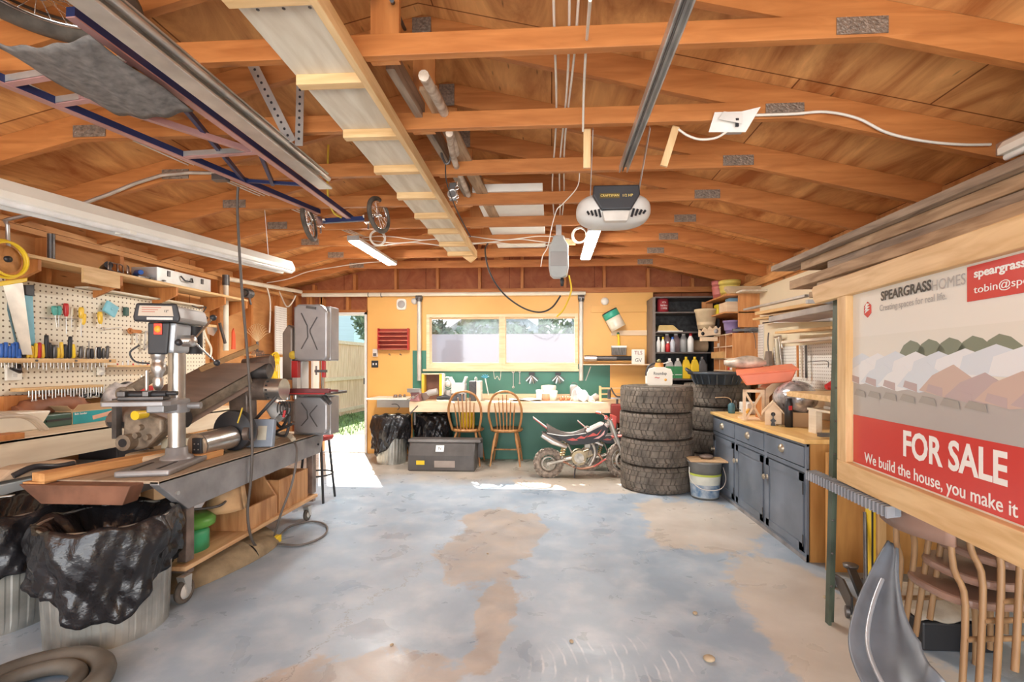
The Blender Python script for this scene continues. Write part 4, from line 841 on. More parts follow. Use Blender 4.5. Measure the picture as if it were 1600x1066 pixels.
for k in range(5): MB().box((.101,-.08+.034*k,.02),(.103,-.06+.034*k,.06)).build('card_mark', BLACK, t)
MB().box((-.1,-.1,-.62),(.1,.1,-.001)).build('lower_box', CARD, t)
o = MB().box((0,0,0),(.02,.8,.86)).build('bench_end_panel', PINEZ, loc=(-3.15,4.0,0)) if False else None
# right of bench: continuation behind the machines - pale board
# ================================================================ MACHINE CART
BRNM = mat('worn_brown_steel', (.26,.20,.165), .45, .5, var=.25, vs=10)
CASTI = mat('dusty_cast_iron', (.30,.235,.17), .6, .35, var=.3, vs=12, bump=.3)
GRYM = mat('machine_grey', (.34,.33,.33), .4, .4, var=.12, vs=8)
CX0, CX1, CY0, CY1 = -2.56, -1.99, 2.42, 4.08; CT = .70
t = T('machine_cart', 'steel rolling cart with deep grey side beams and a wooden lower shelf', 'cart', (-2.27, 3.2, 0))
for x in (CX0, CX1-.05):
    MB().prism([(CY0+.10,CT-.20),(CY0-.10,CT-.02),(CY0-.10,CT),(CY1,CT),(CY1,CT-.06),(CY1-.05,CT-.17),(CY1-.35,CT-.17)], x, x+.05, 'X').build('side_beam', GRYM, t, w=True, bevel=.004)
MB().box((CX0, CY0-.10, CT-.012), (CX1, CY1, CT+.002)).build('deck', wood('cart_deck', (.34,.25,.17),(.52,.40,.28),'Y',2,.6), t, w=True)
for x in (CX0+.02, CX1-.075):
    for y in (CY0+.14, CY1-.12):
        MB().box((x, y-.03, .20), (x+.055, y+.03, CT-.02)).build('leg', BRNM, t, w=True, bevel=.004)
MB().box((CX0, CY0+.08, .165), (CX1, CY1-.10, .19)).build('lower_shelf', wood('shelf_fir', (.50,.27,.12),(.74,.48,.26),'Y',2,.55,knots=2), t, w=True, bevel=.003)
for y in (CY0+.12, CY1-.16): MB().bar((CX0, y, .155), (CX1, y, .155), .04, .02).build('cross_member', BRNM, t, w=True)
MB().cyl((CX1, CY0+.02, CT-.09), (CX1+.008, CY0+.02, CT-.09), .011).build('bolt', STEEL, t, w=True); MB().cyl((CX1, CY1-.1, CT-.09), (CX1+.008, CY1-.1, CT-.09), .008).build('bolt', BLACK, t, w=True)
for k, (x, y) in enumerate(((CX1-.0, CY0+.07), (CX1-.03, CY1-.22), (CX0+.04, CY0+.07), (CX0+.04, CY1-.22))):
    r = .065 if k in (0, 2) else .05
    c = MB().prism([(-.03,r*2+.02),(.03,r*2+.02),(.022,r-.01),(-.0,r-.01)], -.022, .022, 'X').build('caster', GALV, t, w=False); c.location = Vector((x, y, 0)) - t.location
    MB().torus((0,0,r), r-.014, .014, 'X', 28, 8, None, 1.2).build('caster_wheel', RUB, c); MB().lathe([(0,.014),(r*.6,.012),(r*.68,0),(r*.6,-.012),(0,-.014)], (0,0,r), 'X', 20).build('wheel_hub', LGREY, c)
# power cord from ceiling and its loop on the floor
rope('hanging_lead', [P(372,292,Y=3.15), P(371,330,Y=3.15), P(377,440,Y=3.12), P(387,560,Y=3.1), P(392,640,Y=3.08), P(394,700,Y=3.05), P(392,750,Y=3.04), P(387,800,Y=3.03), P(393,842,Y=3.05), P(408,858,z=.02), P(428,848,z=.02)], .009, mat('grey_brown_cord',(.12,.10,.085),.5), 'long dark power cord hanging from the ceiling in front of the cart', 'cord', n=8)
rope('floor_lead', [P(434,850,z=.012), P(470,852,z=.012), P(505,838,z=.012), P(510,822,z=.012), P(488,815,z=.012), P(455,822,z=.012), P(436,838,z=.012), P(428,842,z=.02), P(440,800,Y=3.3), P(455,760,Y=3.35), P(463,720,Y=3.4), P(462,695,Y=3.5), P(448,680,z=.73), P(425,676,z=.725)], .008, mat('grey_cord',(.16,.14,.125),.5), 'grey cord rising from the cart deck and looping out on the floor', 'cord', n=8)
t = T('plug_splitter', 'yellow plug splitter lying on the floor by the cord loop', 'plug', P(433,848,z=0)); MB().box((-.018,-.03,0),(.018,.03,.05)).build('splitter_body', YELP, t, bevel=.006)

# ---- things on the lower shelf and under the cart
SH = .19
GR = mat('bright_green_paint', (.12,.36,.06), .4, var=.08); GR2 = mat('kelly_green_paint', (.05,.38,.17), .4, var=.08)
t = T('green_tank', 'bright green round tank on the lower shelf of the cart', 'tank', (-2.20, 2.80, SH+.12)); MB().lathe([(0,0),(.10,.0),(.13,.02),(.13,.05),(.10,.07),(0,.072)], mtx=Matrix.Rotation(.12,4,'Y')).build('tank', GR, t)
t = T('green_motor_box', 'kelly green machine casing under the bright green tank', 'casing', (-2.18, 2.74, SH)); MB().lathe([(0,0),(.12,0),(.12,.10),(.10,.118),(0,.119)], seg=24).build('casing', GR2, t); MB().box((-.10,-.17,0),(-.02,-.03,.10)).build('foot', GR2, t, bevel=.01)
BRW = wood('toolbox_wood', (.36,.16,.06),(.62,.34,.15),'Z',2,.55,knots=3)
t = T('wooden_tool_tote', 'old wooden tool tote with angled ends on the lower cart shelf', 'tool tote', (-2.17, 3.16, SH))
MB().prism([(-.16,0),(.16,0),(.16,.14),(.07,.27),(.05,.34),(-.05,.34),(-.07,.27),(-.16,.14)], -.11, -.09, 'Y').build('end_board', BRW, t, bevel=.003)
MB().prism([(-.16,0),(.16,0),(.16,.14),(.07,.27),(.05,.34),(-.05,.34),(-.07,.27),(-.16,.14)], .23, .25, 'Y').build('end_board', BRW, t, bevel=.003)
for x in (-.16,.145): MB().box((x,-.09,0),(x+.015,.23,.15)).build('side_board', BRW, t)
MB().cyl((0,-.11,.30),(0,.25,.30),.014).build('handle', FIR, t); MB().lathe([(0,.006),(.012,.005),(.012,0)],(0,-.11,.30),'Y',12).build('handle_bolt',STEEL,t)
o = MB().box((-.15,0,0),(.15,.02,.24)).box((-.15,.40,0),(.15,.42,.24)).box((.13,.02,0),(.15,.40,.24)).box((-.15,.02,0),(-.13,.40,.24)).build('wooden_crate', BRW, bevel=.003); o.location=(-2.17,3.45,SH); tag(o,'dark wooden crate behind the tool tote on the cart shelf','crate')
rope('coiled_air_hose', [(-2.35,2.68,SH+.22),(-2.15,2.72,SH+.24),(-2.05,2.85,SH+.23),(-2.12,3.0,SH+.25),(-2.3,2.98,SH+.30),(-2.32,2.8,SH+.24),(-2.2,2.7,SH+.26)], .008, DSTEEL, 'dark coiled hose lying over the green tank', 'hose')
m = MB(); m.grid(lambda u,v: Vector((-2.12+.11*math.cos(2*PI*u)*(1-.2*v), 3.02+.13*math.sin(2*PI*u)*(1-.2*v)-.0, SH+.16+.16*v+.012*math.sin(17*u)*v)), 24, 6); o = m.build('leather_gloves', mat('tan_leather',(.58,.36,.18),.6,var=.2), solid=.006, loc=(-2.12,3.02,SH+.16)); tag(o,'tan leather work gloves bunched over the front end of the tote','gloves')
m = MB(); m.grid(lambda u,v: Vector((-2.18+.24*math.cos(2*PI*u)*math.cos(PI/2*v)*(1+.06*math.sin(6*PI*u)), 3.08+.50*math.sin(2*PI*u)*math.cos(PI/2*v)*(1+.05*math.sin(8*PI*u)), .002+.12*math.sin(PI/2*v)+.012*math.sin(23*u+5*v)*math.sin(PI*v))), 40, 8)
o = m.build('canvas_bag', mat('khaki_canvas',(.33,.25,.15),.85,var=.2,vs=9,bump=.5), loc=(-2.18,3.08,0)); tag(o,'khaki canvas bag lying on the floor under the cart','bag')

# ---- drill press
DPX, DPY = -2.22, 2.72
t = T('drill_press', 'grey bench drill press with a bright steel column on the near end of the cart', 'drill press', (DPX, DPY, CT+.002))
B_ = CT+.002
MB().box((-.14,-.42,0),(.12,.14,.035)).build('base', GRYM, t, bevel=.012)
for x in (-.07,.05): MB().box((x-.008,-.38,.035),(x+.008,-.14,.037)).build('base_slot', BLACK, t)
MB().lathe([(.085,.035),(.08,.05),(.058,.06),(.055,.10),(.048,.105)],(0,0,0)).build('column_collar', GRYM, t)
MB().cyl((0,0,.035),(0,0,.80),.044,seg=32).build('column', STEEL, t)
zt = 1.06 - B_
MB().lathe([(.062,zt-.05),(.066,zt-.04),(.066,zt+.02),(.062,zt+.03)]).build('table_clamp', GRYM, t)
MB().box((-.06,-.20,zt-.035),(.03,-.04,zt+.015)).cyl((.055,0,zt-.01),(.13,0,zt-.01),.02).build('table_arm', GRYM, t, bevel=.008)
MB().prism([(-.22,-.42),(.12,-.42),(.15,-.38),(.15,-.14),(.1,-.10),(-.22,-.10),(-.25,-.14),(-.25,-.38)], zt+.015, zt+.04, 'Z').build('table', GRYM, t, bevel=.004)
zh = 1.36 - B_
MB().prism([(-.40,0),(-.36,.02),(.30,.02),(.33,0),(.33,-.02),(-.40,-.02)],0,0,'X') if False else None
# head casting
MB().prism([(-.075,zh+.0),(.06,zh+.0),(.075,zh+.17),(-.075,zh+.17)], -.23, .07, 'Y').build('head_casting', mat('light_machine_grey',(.50,.53,.56),.35,.3,var=.05), t, bevel=.015)
MB().prism([(-.085,zh-.01),(.03,zh-.01),(.045,zh+.17),(-.085,zh+.17)], -.26, -.231, 'Y').build('front_plate', BLACK, t, bevel=.012)
MB().box((-.045,-.272,zh+.10),(.005,-.261,zh+.165)).build('switch_box', mat('switch_red',(.75,.07,.03),.4), t, bevel=.004); MB().lathe([(0,-.013),(.017,-.010),(.02,0)],(-.02,-.272,zh+.132),'Y',16).build('switch_paddle', mat('switch_orange',(1,.45,.05),.35), t)
# pulley cover
MB().prism([(-.145,zh+.175),(.115,zh+.175),(.12,zh+.20),(.10,zh+.275),(-.13,zh+.275),(-.15,zh+.20)], -.30, .30, 'Y').build('belt_cover', GREYP, t, bevel=.014)
MB().prism([(-.155,zh+.17),(.125,zh+.17),(.13,zh+.20),(.11,zh+.285),(-.14,zh+.285),(-.16,zh+.20)], -.325, -.29, 'Y').build('cover_front', BLACK, t, bevel=.012)
MB().prism([(-.125,zh+.205),(.095,zh+.205),(.085,zh+.268),(-.115,zh+.268)], -.329, -.324, 'Y').build('label_plate', mat('label_tan',(.55,.46,.36),.5,var=0), t, bevel=.005)
for k in range(3): MB().box((-.10,-.3305,zh+.255-.013*k),(.02-.02*k,-.3295,zh+.259-.013*k)).build('label_line', mat('label_red',(.45,.12,.08),.5,var=0), t)
text('12"', .022, 'lettering', BLACK, t, (.05,-.3300,zh+.235), (R(90),0,0)); MB().box((-.07,-.330,zh+.182),(.09,-.324,zh+.197)).build('name_strip', LGREY, t)
MB().cyl((0,.24,zh+.0),(0,.24,zh+.17),.075,seg=24).build('motor', BLACK, t)
# quill, chuck
MB().lathe([(.036,0),(.036,-.03),(.030,-.035),(.030,-.06),(.036,-.065),(.036,-.10),(.026,-.12),(.020,-.14)],(-.035,-.17,zh)).build('quill', STEEL, t)
MB().lathe([(.022,-.14),(.026,-.15),(.026,-.19),(.012,-.215),(0,-.216)],(-.035,-.17,zh)).build('chuck', STEEL, t); MB().cyl((-.035,-.17,zh-.22),(-.035,-.17,zh-.30),.006).build('drill_bit', STEEL, t)
MB().cyl((-.075,-.16,zh-.10),(-.075,-.16,zh-.26),.009).build('guide_rod', STEEL, t)
# feed handles
hub = Vector((.12,-.08,zh+.07)); MB().cyl((.07,hub.y,hub.z), hub, .034).lathe([(0,.02),(.03,.012),(.036,0)],hub,'X',20).build('feed_hub', STEEL, t)
for a in (62, -50, 175+10):
    e = hub+Vector((.045,.02+.0,0))+Vector((.05*math.cos(R(a)), .165*math.cos(R(a)), .165*math.sin(R(a)))); 
    MB().cyl(hub, e, .006).build('feed_arm', CHROME, t); MB().ball(e, .019, 12, 8).build('arm_knob', BLACK, t)
MB().tube(smoothpath([(-.09,-.2,zh+.04),(-.13,-.21,zh-.0),(-.11,-.2,zh-.05),(-.05,-.18,zh-.06)],4), .005, 6).build('cable', BLACK, t)
for ch_ in children(t):
    n_ = ch_.name.split('.')[0]; f_ = {'head_casting':(.85,.62,1),'front_plate':(.85,.62,1),'switch_box':(.85,.62,1),'switch_paddle':(.85,.62,1),'belt_cover':(.80,.60,.9),'cover_front':(.80,.60,.9),'label_plate':(.80,.60,.9),'label_line':(.80,.60,.9),'name_strip':(.80,.60,.9),'lettering':(.80,.60,.9),'motor':(1,.6,1),'table':(.82,.85,1),'quill':(1,.75,1),'chuck':(1,.75,1),'drill_bit':(1,.75,1),'base':(1,.8,1),'base_slot':(1,.8,1)}.get(n_)
    if f_:
        if n_ == 'lettering': ch_.location.y = -.199; ch_.location.x *= .8; ch_.location.z = zh+.175+(ch_.location.z-zh-.175)*.9; ch_.scale = (.8,.8,.8); continue
        zo = zh+.175 if f_[2] != 1 else 0
        for v_ in ch_.data.vertices: v_.co.x *= f_[0]; v_.co.y *= f_[1]; v_.co.z = zo+(v_.co.z-zo)*f_[2]
t.rotation_euler.z = R(14)
# vise on the press table
t = T('drill_vise', 'black machine vise on the drill press table', 'vise', (DPX+.0, DPY-.24, B_+zt+.041), R(14)); MB().box((-.10,-.04,0),(.12,.04,.02)).build('bed', DSTEEL, t, bevel=.004)
MB().box((-.10,-.045,.02),(-.06,.045,.05)).build('jaw', DSTEEL, t, bevel=.004); MB().box((.02,-.045,.02),(.05,.045,.05)).build('jaw', DSTEEL, t, bevel=.004); MB().cyl((.05,0,.035),(.17,0,.035),.012).cyl((-.10,0,.03),(.12,0,.03),.02).build('screw', BLACK, t)
q = P(145,757,Y=2.3)
# front overhang: fixed wooden apron, boards and belt sander on the near end
t = T('rusty_angle_tray', 'rusty brown angled tray sticking out of the cart near end', 'tray', (-2.42, 2.30, .60))
c1, c2 = P(80,750,Y=2.38), P(250,757,Y=2.30)
MB().prism([(c1.x-.02,.695),(CX1-.08,.695),(CX1-.12,.60),(c1.x+.10,.60)], 2.24, 2.33, 'Y').build('tray_front', mat('rust_brown',(.24,.11,.065),.6,.2,var=.25), t, w=True, bevel=.004)
MB().box((c1.x-.02,2.26,.692),(CX0+.02,2.9,.702)).build('tray_board', FIRY, t, w=True)
o = MB().box((0,0,0),(.09,.80,.045)).build('board_offcut', FIRY, bevel=.003); o.location=(-2.62,2.27,.704); o.rotation_euler=(0,0,-.22); tag(o,'orange-ended board lying along the near end of the cart','board')
t = T('belt_sander_shoe', 'tan portable sander shoe with black chain lying left of the orange-ended board', 'sander', (-2.80,2.40,.704), -.15); MB().prism([(-.16,0),(.20,0),(.20,.045),(-.04,.06),(-.10,.05)],-.06,.06,'X').build('shoe', mat('tan_dust',(.50,.36,.24),.7,var=.15), t, bevel=.01)
MB().tube(smoothpath([(.07,-.10,.02),(.08,-.02,.05),(.075,.08,.03),(.08,.17,.03)],4), .016, 8).build('guard', BLACK, t)
# router/wood round: tan disc and cream box behind the column
o = MB().lathe([(0,.0),(.15,0),(.155,.02),(.15,.04),(0,.042)],seg=30).build('wooden_disc', mat('tan_wood_disc',(.58,.42,.26),.6,var=.1)); o.location=(-2.47,2.86,.704); tag(o,'round tan turntable disc on the cart left of the column','disc')
o = MB().box((-.1,-.1,0),(.1,.1,.11)).build('cream_block', mat('cream_block',(.70,.62,.44),.6), bevel=.006); o.location=(-2.45,3.09,.703); tag(o,'cream wooden block behind the drill press column','block')

# ---- large belt grinder
t = T('belt_grinder', 'large old belt grinder with a broad slanting brown belt in the middle of the cart', 'belt grinder', (-2.30, 3.25, CT+.002)); z0 = CT
BELT = mat('abrasive_belt', (.24,.165,.125), .6, var=.18, vs=3, stretch=(.5,4,.5), bump=.15)
# belt slants: lower roller near left, upper roller far right
lo = Vector((-2.52, 2.95, .93)); hi = Vector((-2.13, 3.45, 1.22)); ax = Vector((.35,-.24,0)).normalized()
u_ = (hi-lo); 
lo = P(235,655,Y=2.95); hi = P(372,580,Y=3.42)
ax = (Vector((1,.10,.0))).normalized(); wd = .42
dirn = (hi-lo).normalized(); nrm = dirn.cross(ax).normalized(); rr = .062
def beltsec(c0, sgn0, r): pass
m = MB(); prof = []
for k in range(9): a = PI/2 + PI*k/8; prof.append(lo + dirn*math.cos(a)*rr + nrm*math.sin(a)*rr)
for k in range(9): a = -PI/2 + PI*k/8; prof.append(hi + dirn*math.cos(a)*rr + nrm*math.sin(a)*rr)
n = len(prof); vs = [p - ax*wd*.5 for p in prof] + [p + ax*wd*.5 for p in prof]
m.add(vs, [(i, (i+1) % n, (i+1) % n + n, i+n) for i in range(n)], True)
m.build('abrasive_belt', BELT, t, w=True, solid=.003)
for c, n_ in ((lo,'lower_roller'),(hi,'upper_roller')): MB().cyl(c-ax*(wd*.5+.02), c+ax*(wd*.5+.02), rr-.006).build(n_, DSTEEL, t, w=True)
MB().bar(lo-ax*.02, hi-ax*.02, wd*.85, rr*1.2, up=nrm).build('platen', CASTI, t, w=True)
f0 = lo-ax*(wd*.5+.03); f1 = hi-ax*(wd*.5+.03)
# cast side frame (towards the pegboard) and near casting with round bosses
a0, a1, a2 = P(196,615,Y=3.02), P(262,575,Y=3.3), P(205,690,Y=2.86)
MB().bar(a0, a1, .03, .07).build('side_frame', CASTI, t, w=True, bevel=.01)
MB().cyl(a0-Vector((0,.03,0)), a0+Vector((0,.03,0)), .045).build('side_boss', CASTI, t, w=True)
MB().cyl(a0-Vector((0,.034,0)), a0-Vector((0,.03,0)), .022).build('boss_hole', BLACK, t, w=True)
MB().prism([(a2.x-.06,a2.z-.0),(a2.x+.02,a2.z-.06),(a2.x+.10,a2.z-.04),(a2.x+.20,a2.z+.06),(a2.x+.20,a2.z+.14),(a2.x+.02,a2.z+.20),(a2.x-.05,a2.z+.18)], 2.86, 2.96, 'Y').build('end_casting', CASTI, t, w=True, bevel=.015)
MB().cyl((a2.x,2.80,a2.z),(a2.x,2.90,a2.z),.05).build('bearing_boss', CASTI, t, w=True); MB().cyl((a2.x,2.796,a2.z),(a2.x,2.80,a2.z),.026).build('bearing_hole', BLACK, t, w=True)
for k,(dx,dz) in enumerate(((.07,.09),(.12,.03),(.05,.04))): MB().cyl((a2.x+dx,2.83,a2.z+dz),(a2.x+dx,2.87,a2.z+dz),.018).build('lug', CASTI, t, w=True)
ky = P(215,649,Y=2.80); MB().cyl(ky+Vector((0,-.02,0)), ky+Vector((0,.06,0)), .028, .024).build('yellow_knob', YELP, t, w=True)
MB().box((a2.x-.10,2.83,a2.z+.02),(a2.x-.07,2.87,a2.z+.27)).build('stop_bar', DSTEEL, t, w=True)
# mounting plank on top
p0, p1 = P(322,566,Y=3.45), P(398,538,Y=3.75)
MB().bar(P(312,578,Y=3.15), P(402,541,Y=3.38), .10, .035).build('top_plank', wood('plank_brown',(.30,.16,.06),(.48,.28,.11),'X',2,.6), t, w=True, bevel=.004)
# pedestal column
pc = P(372,650,Y=3.42)
MB().prism([(pc.x-.16,z0),(pc.x+.14,z0),(pc.x+.12,z0+.05),(pc.x+.075,z0+.12),(pc.x+.07,z0+.45),(pc.x-.08,z0+.48),(pc.x-.07,z0+.12),(pc.x-.14,z0+.05)], 3.42, 3.54, 'Y').build('pedestal', BRNM, t, w=True, bevel=.012)
# drive head and motor at upper right
hc_ = P(398,572,Y=3.55); MB().cyl(hc_-Vector((.08,0,.0)), hc_+Vector((.12,.03,.03)), .055).cyl(hc_+Vector((-.02,0,-.06)), hc_+Vector((.08,0,-.08)), .085).build('drive_head', BRNM, t, w=True)
mc = P(425,608,Y=3.45); MB().cyl(mc-Vector((.15,0,0)), mc-Vector((.02,0,0)), .083).build('motor_bell', BRNM, t, w=True)
MB().cyl(mc-Vector((.02,0,0)), mc+Vector((.095,0,0)), .078).build('motor_body', STEEL, t, w=True)
for k in range(5): a = R(-50+24*k); MB().cb(mc+Vector((0,-.078*math.cos(a),.078*math.sin(a))), (.016,.006,.012)).build('motor_vent', BLACK, t, w=True)
# strut + funnel
MB().cyl(P(395,660,Y=3.4), P(432,620,Y=3.4), .012).build('strut', DSTEEL, t, w=True)
fc = P(432,632,Y=3.5); o = MB().lathe([(.035,0),(.075,.13),(.078,.135),(.072,.13)],(0,0,0),'X',24).build('dust_funnel', mat('frosted_plastic',(.55,.56,.55),.3,var=.15)); o.location = fc+Vector((-.06,0,0)); o.rotation_euler=(0,.7,0); tag(o,'frosted plastic dust funnel between the belt grinder and the band saw','funnel')
# coiled black wires with red ends
for k in range(4):
    o = MB().torus((0,0,0),.032,.004,'X',18,6,None,1).build('wire_coil', BCORD); o.location = P(437+4.5*k,638,Y=3.46); o.scale=(1,1,1.5); tag(o,'black wire loop hanging with the others between the grinder and band saw','wire','black wire loops by the band saw')
o = MB().cyl((0,0,0),(.01,0,.05),.009).build('red_wire_nut', REDP); o.location=P(443,652,Y=3.40); tag(o,'red cable end below the black wire loops','cable end')
# disc drum: big black wheel with steel motor on the deck
dc = P(352,683,Y=3.10)
t = T('disc_grinder', 'steel bodied motor with a large black disc lying on the cart deck', 'grinder', (dc.x, 3.1, CT+.002))
MB().lathe([(0,-.02),(.135,-.02),(.14,0),(.135,.045),(.12,.05),(0,.05)],(.02,.06,.14),'Y',36).build('black_disc', BLACK, t, bevel=.003)
MB().cyl((-.02,-.22,.085),(.02,.03,.10),.075,seg=28).build('motor_barrel', STEEL, t)
MB().cyl((-.0235,-.235,.084),(-.02,-.22,.085),.072,seg=28).build('end_plate', mat('tan_plate',(.50,.38,.27),.4,.4), t)
MB().box((-.03,-.262,.0),(.03,-.237,.135)).build('switch_plate', BLACK, t, bevel=.003)
for k in range(3):
    for j in range(2): MB().cyl((-.012+.024*j,-.265,.03+.035*k),(-.012+.024*j,-.261,.03+.035*k),.004).build('rivet', GALV, t)
MB().tube([(.12,.0,.30),(.10,-.02,.20)],.005,6).build('tie', YS, t)
MB().cyl((.10,.08,.12),(.14,.08,.12),.06).build('shaft_housing', BRNM, t)
o = MB().box((-.06,-.10,0),(.06,.10,.04)).build('wood_wedge', FIRY, bevel=.004); o.location=(P(350,708,z=CT).x+.0,P(350,712,z=CT+.02).y,CT+.002); tag(o,'short orange wooden wedge under the steel motor','block')
# blue grey plastic case leaning
q = P(399,694,Y=3.02)
t = T('parts_case', 'translucent blue-grey parts case with a white label leaning on the cart deck', 'case', (-2.085, 3.30, CT+.002), (R(-12),0,R(8)))
MB().box((-.10,-.02,0),(.10,.03,.20)).build('case', mat('blue_grey_plastic',(.30,.35,.42),.3,var=.12), t, bevel=.008); MB().box((-.005,-.023,.05),(.055,-.02,.15)).build('label', mat('old_label',(.72,.68,.55),.6), t); MB().box((-.108,-.024,0),(-.088,.034,.20)).build('hinge_edge', mat('case_edge',(.42,.44,.48),.3), t)
t = T('tape_roll', 'small brass ring on the deck beside the parts case', 'ring', P(419,670,Y=3.5)); MB().torus((0,0,0),.018,.006,'Y',18,8).build('ring', mat('brass',(.7,.5,.2),.3,.8), t)
rope('tangled_leads', [P(412,668,Y=3.5), P(425,655,Y=3.5), P(440,668,Y=3.5), P(452,650,Y=3.45), P(447,680,Y=3.45), P(430,676,Y=3.5), P(458,662,Y=3.4)], .011, BCORD, 'tangle of black leads in front of the band saw base', 'cord')
o = MB().tube(smoothpath([(0,0,.02),(.06,.02,.05),(.12,0,.03),(.16,-.03,.01)]), .018, 8).build('strap_pad', mat('tan_canvas',(.60,.50,.36),.8)); o.location=P(430,688,z=CT+.01); tag(o,'tan canvas strap lying on the deck before the band saw','strap')

# ---- band saw
c0, c1 = P(466,690,Y=3.90), P(517,474,Y=3.90); w_ = c1.x-c0.x
t = T('band_saw', 'grey band saw with ribbed wheel covers standing on the far end of the cart', 'band saw', ((c0.x+c1.x)/2, 3.90, CT+.002)); zz = lambda py: P(490,py,Y=3.86).z - t.location.z
BSC = mat('band_saw_grey', (.38,.36,.355), .35, .4, var=.08); ux = w_/2
def cover(name, za, zb, mark):
    o = MB().prism([(-ux+.0,za+.03),(-ux+.03,za),(ux-.03,za),(ux,za+.03),(ux,zb-.06),(ux-.06,zb),(-ux+.03,zb),(-ux,zb-.03)], -.07, .0, 'Y').build(name, BSC, t, bevel=.014)
    zc = (za+zb)/2; h = (zb-za)*.34
    for s_ in (-1, 1):
        pts = [(-.075,-.074,zc+s_*h),(-.025,-.074,zc+s_*h*.35),(-.02,-.074,zc-s_*h*.25),(-.075,-.074,zc-s_*h*.85)]
        if s_ < 0: pts = [(.06,-.074,zc+h*.8),(.0,-.074,zc+h*.15),(.0,-.074,zc-.0),(.06,-.074,zc-h*.9)]
        for a, b in zip(pts, pts[1:]): MB().bar(a, b, .009, .006).build('embossed_rib', DSTEEL, o)
    return o
zu0, zu1, zl0, zl1 = zz(564), zz(476), .02, zz(620)
cv = cover('upper_wheel_cover', zu0, zu1, 1); MB().bar((-.03,-.078,zu1-.025),(.05,-.078,zu1-.035),.012,.02).build('cover_slot', DSTEEL, cv)
cover('lower_wheel_cover', zl0, zl1, -1)
MB().box((-ux-.04,.0,zu0),(ux-.0,.16,zu1-.01)).build('upper_housing', BSC, t, bevel=.012); MB().box((-ux-.04,.0,0),(ux,.16,zl1)).build('lower_housing', BSC, t, bevel=.01)
MB().box((-ux-.03,.02,zl1),(-ux+.02,.14,zu0)).build('spine', LGREY, t, bevel=.006); MB().box((-ux-.032,-.05,zu0-.14),(-ux+.02,-.0,zu0)).build('red_panel', REDP, t, bevel=.003); MB().box((-ux-.02,-.055,zu0-.26),(-ux+.02,-.0,zu0-.14)).build('label_strip', LGREY, t)
MB().cyl((-ux-.01,-.02,zl1-.02),(-ux-.01,-.02,zz(598)),.02).build('post', STEEL, t)
zt2 = zz(612)
MB().box((-ux+.03,-.22,zt2-.02),(ux+.07,.16,zt2)).build('table', DSTEEL, t, bevel=.004); MB().box((-ux+.03,-.25,zt2),(ux+.10,-.21,zt2+.035)).cyl((ux+.08,-.24,zt2+.02),(ux+.17,-.24,zt2+.02),.009).build('fence_rail', mat('maroon_rail',(.20,.05,.05),.4,.3), t, bevel=.004)
MB().box((-ux+.03,-.24,zt2-.01),(ux+.06,-.225,zt2+.012)).build('red_rail', REDP, t)
MB().box((.075,-.04,zz(612)),(.085,.0,zu0)).build('blade', STEEL, t); MB().box((.085,-.05,zz(590)),(.11,-.02,zu0)).build('blade_guard', REDP, t, bevel=.004); MB().box((.03,-.06,zz(582)),(.12,-.02,zz(578))).cyl((.04,-.05,zz(586)),(.04,-.05,zz(572)),.007).build('blade_guide', DSTEEL, t)
MB().cyl((ux+.0,-.12,zt2-.03),(ux+.06,-.14,zt2-.09),.018).build('tilt_knob', DSTEEL, t)
MB().prism([(-.13,zz(594)),(-.04,zz(594)),(-.04,zz(512)),(-.08,zz(506)),(-.13,zz(520))],-.02,.10,'Y',Matrix.Translation((-ux,0,0))).build('motor_shroud', mat('brown_shroud',(.25,.19,.15),.45,.3), t, bevel=.014)
MB().lathe([(0,-.01),(.03,-.008),(.035,0)],(-ux-.03,-.03,zz(555)),'Y',16).build('tension_wheel', YS, t)
for k in range(2): MB().cyl((-ux-.11+.05*k,-.06,zz(625)),(-ux-.11+.05*k,-.06,zz(600)),.022).build('spool', mat('silvery_foil',(.65,.66,.68),.25,.7), t)
MB().box((-ux-.13,-.04,zz(660)),(-ux-.01,.06,zz(628))).build('gear_box', BRNM, t, bevel=.01)
# stool by the door
q = P(508,700,Y=4.45)
t = T('stool', 'black metal stool with a red seat standing in the sunlit doorway side', 'stool', (q.x-.08, 4.45, 0))
MB().lathe([(0,.63),(.14,.63),(.15,.60),(.14,.575),(0,.575)]).build('seat', mat('red_vinyl',(.45,.05,.04),.35), t)
for a in (45,135,225,315): MB().cyl((.11*math.cos(R(a)),.11*math.sin(R(a)),.575),(.17*math.cos(R(a)),.17*math.sin(R(a)),0),.011).build('leg', BLACK, t)
MB().tube(arc((0,0,.25),.145,0,360,24),.008,6).build('foot_ring', BLACK, t)
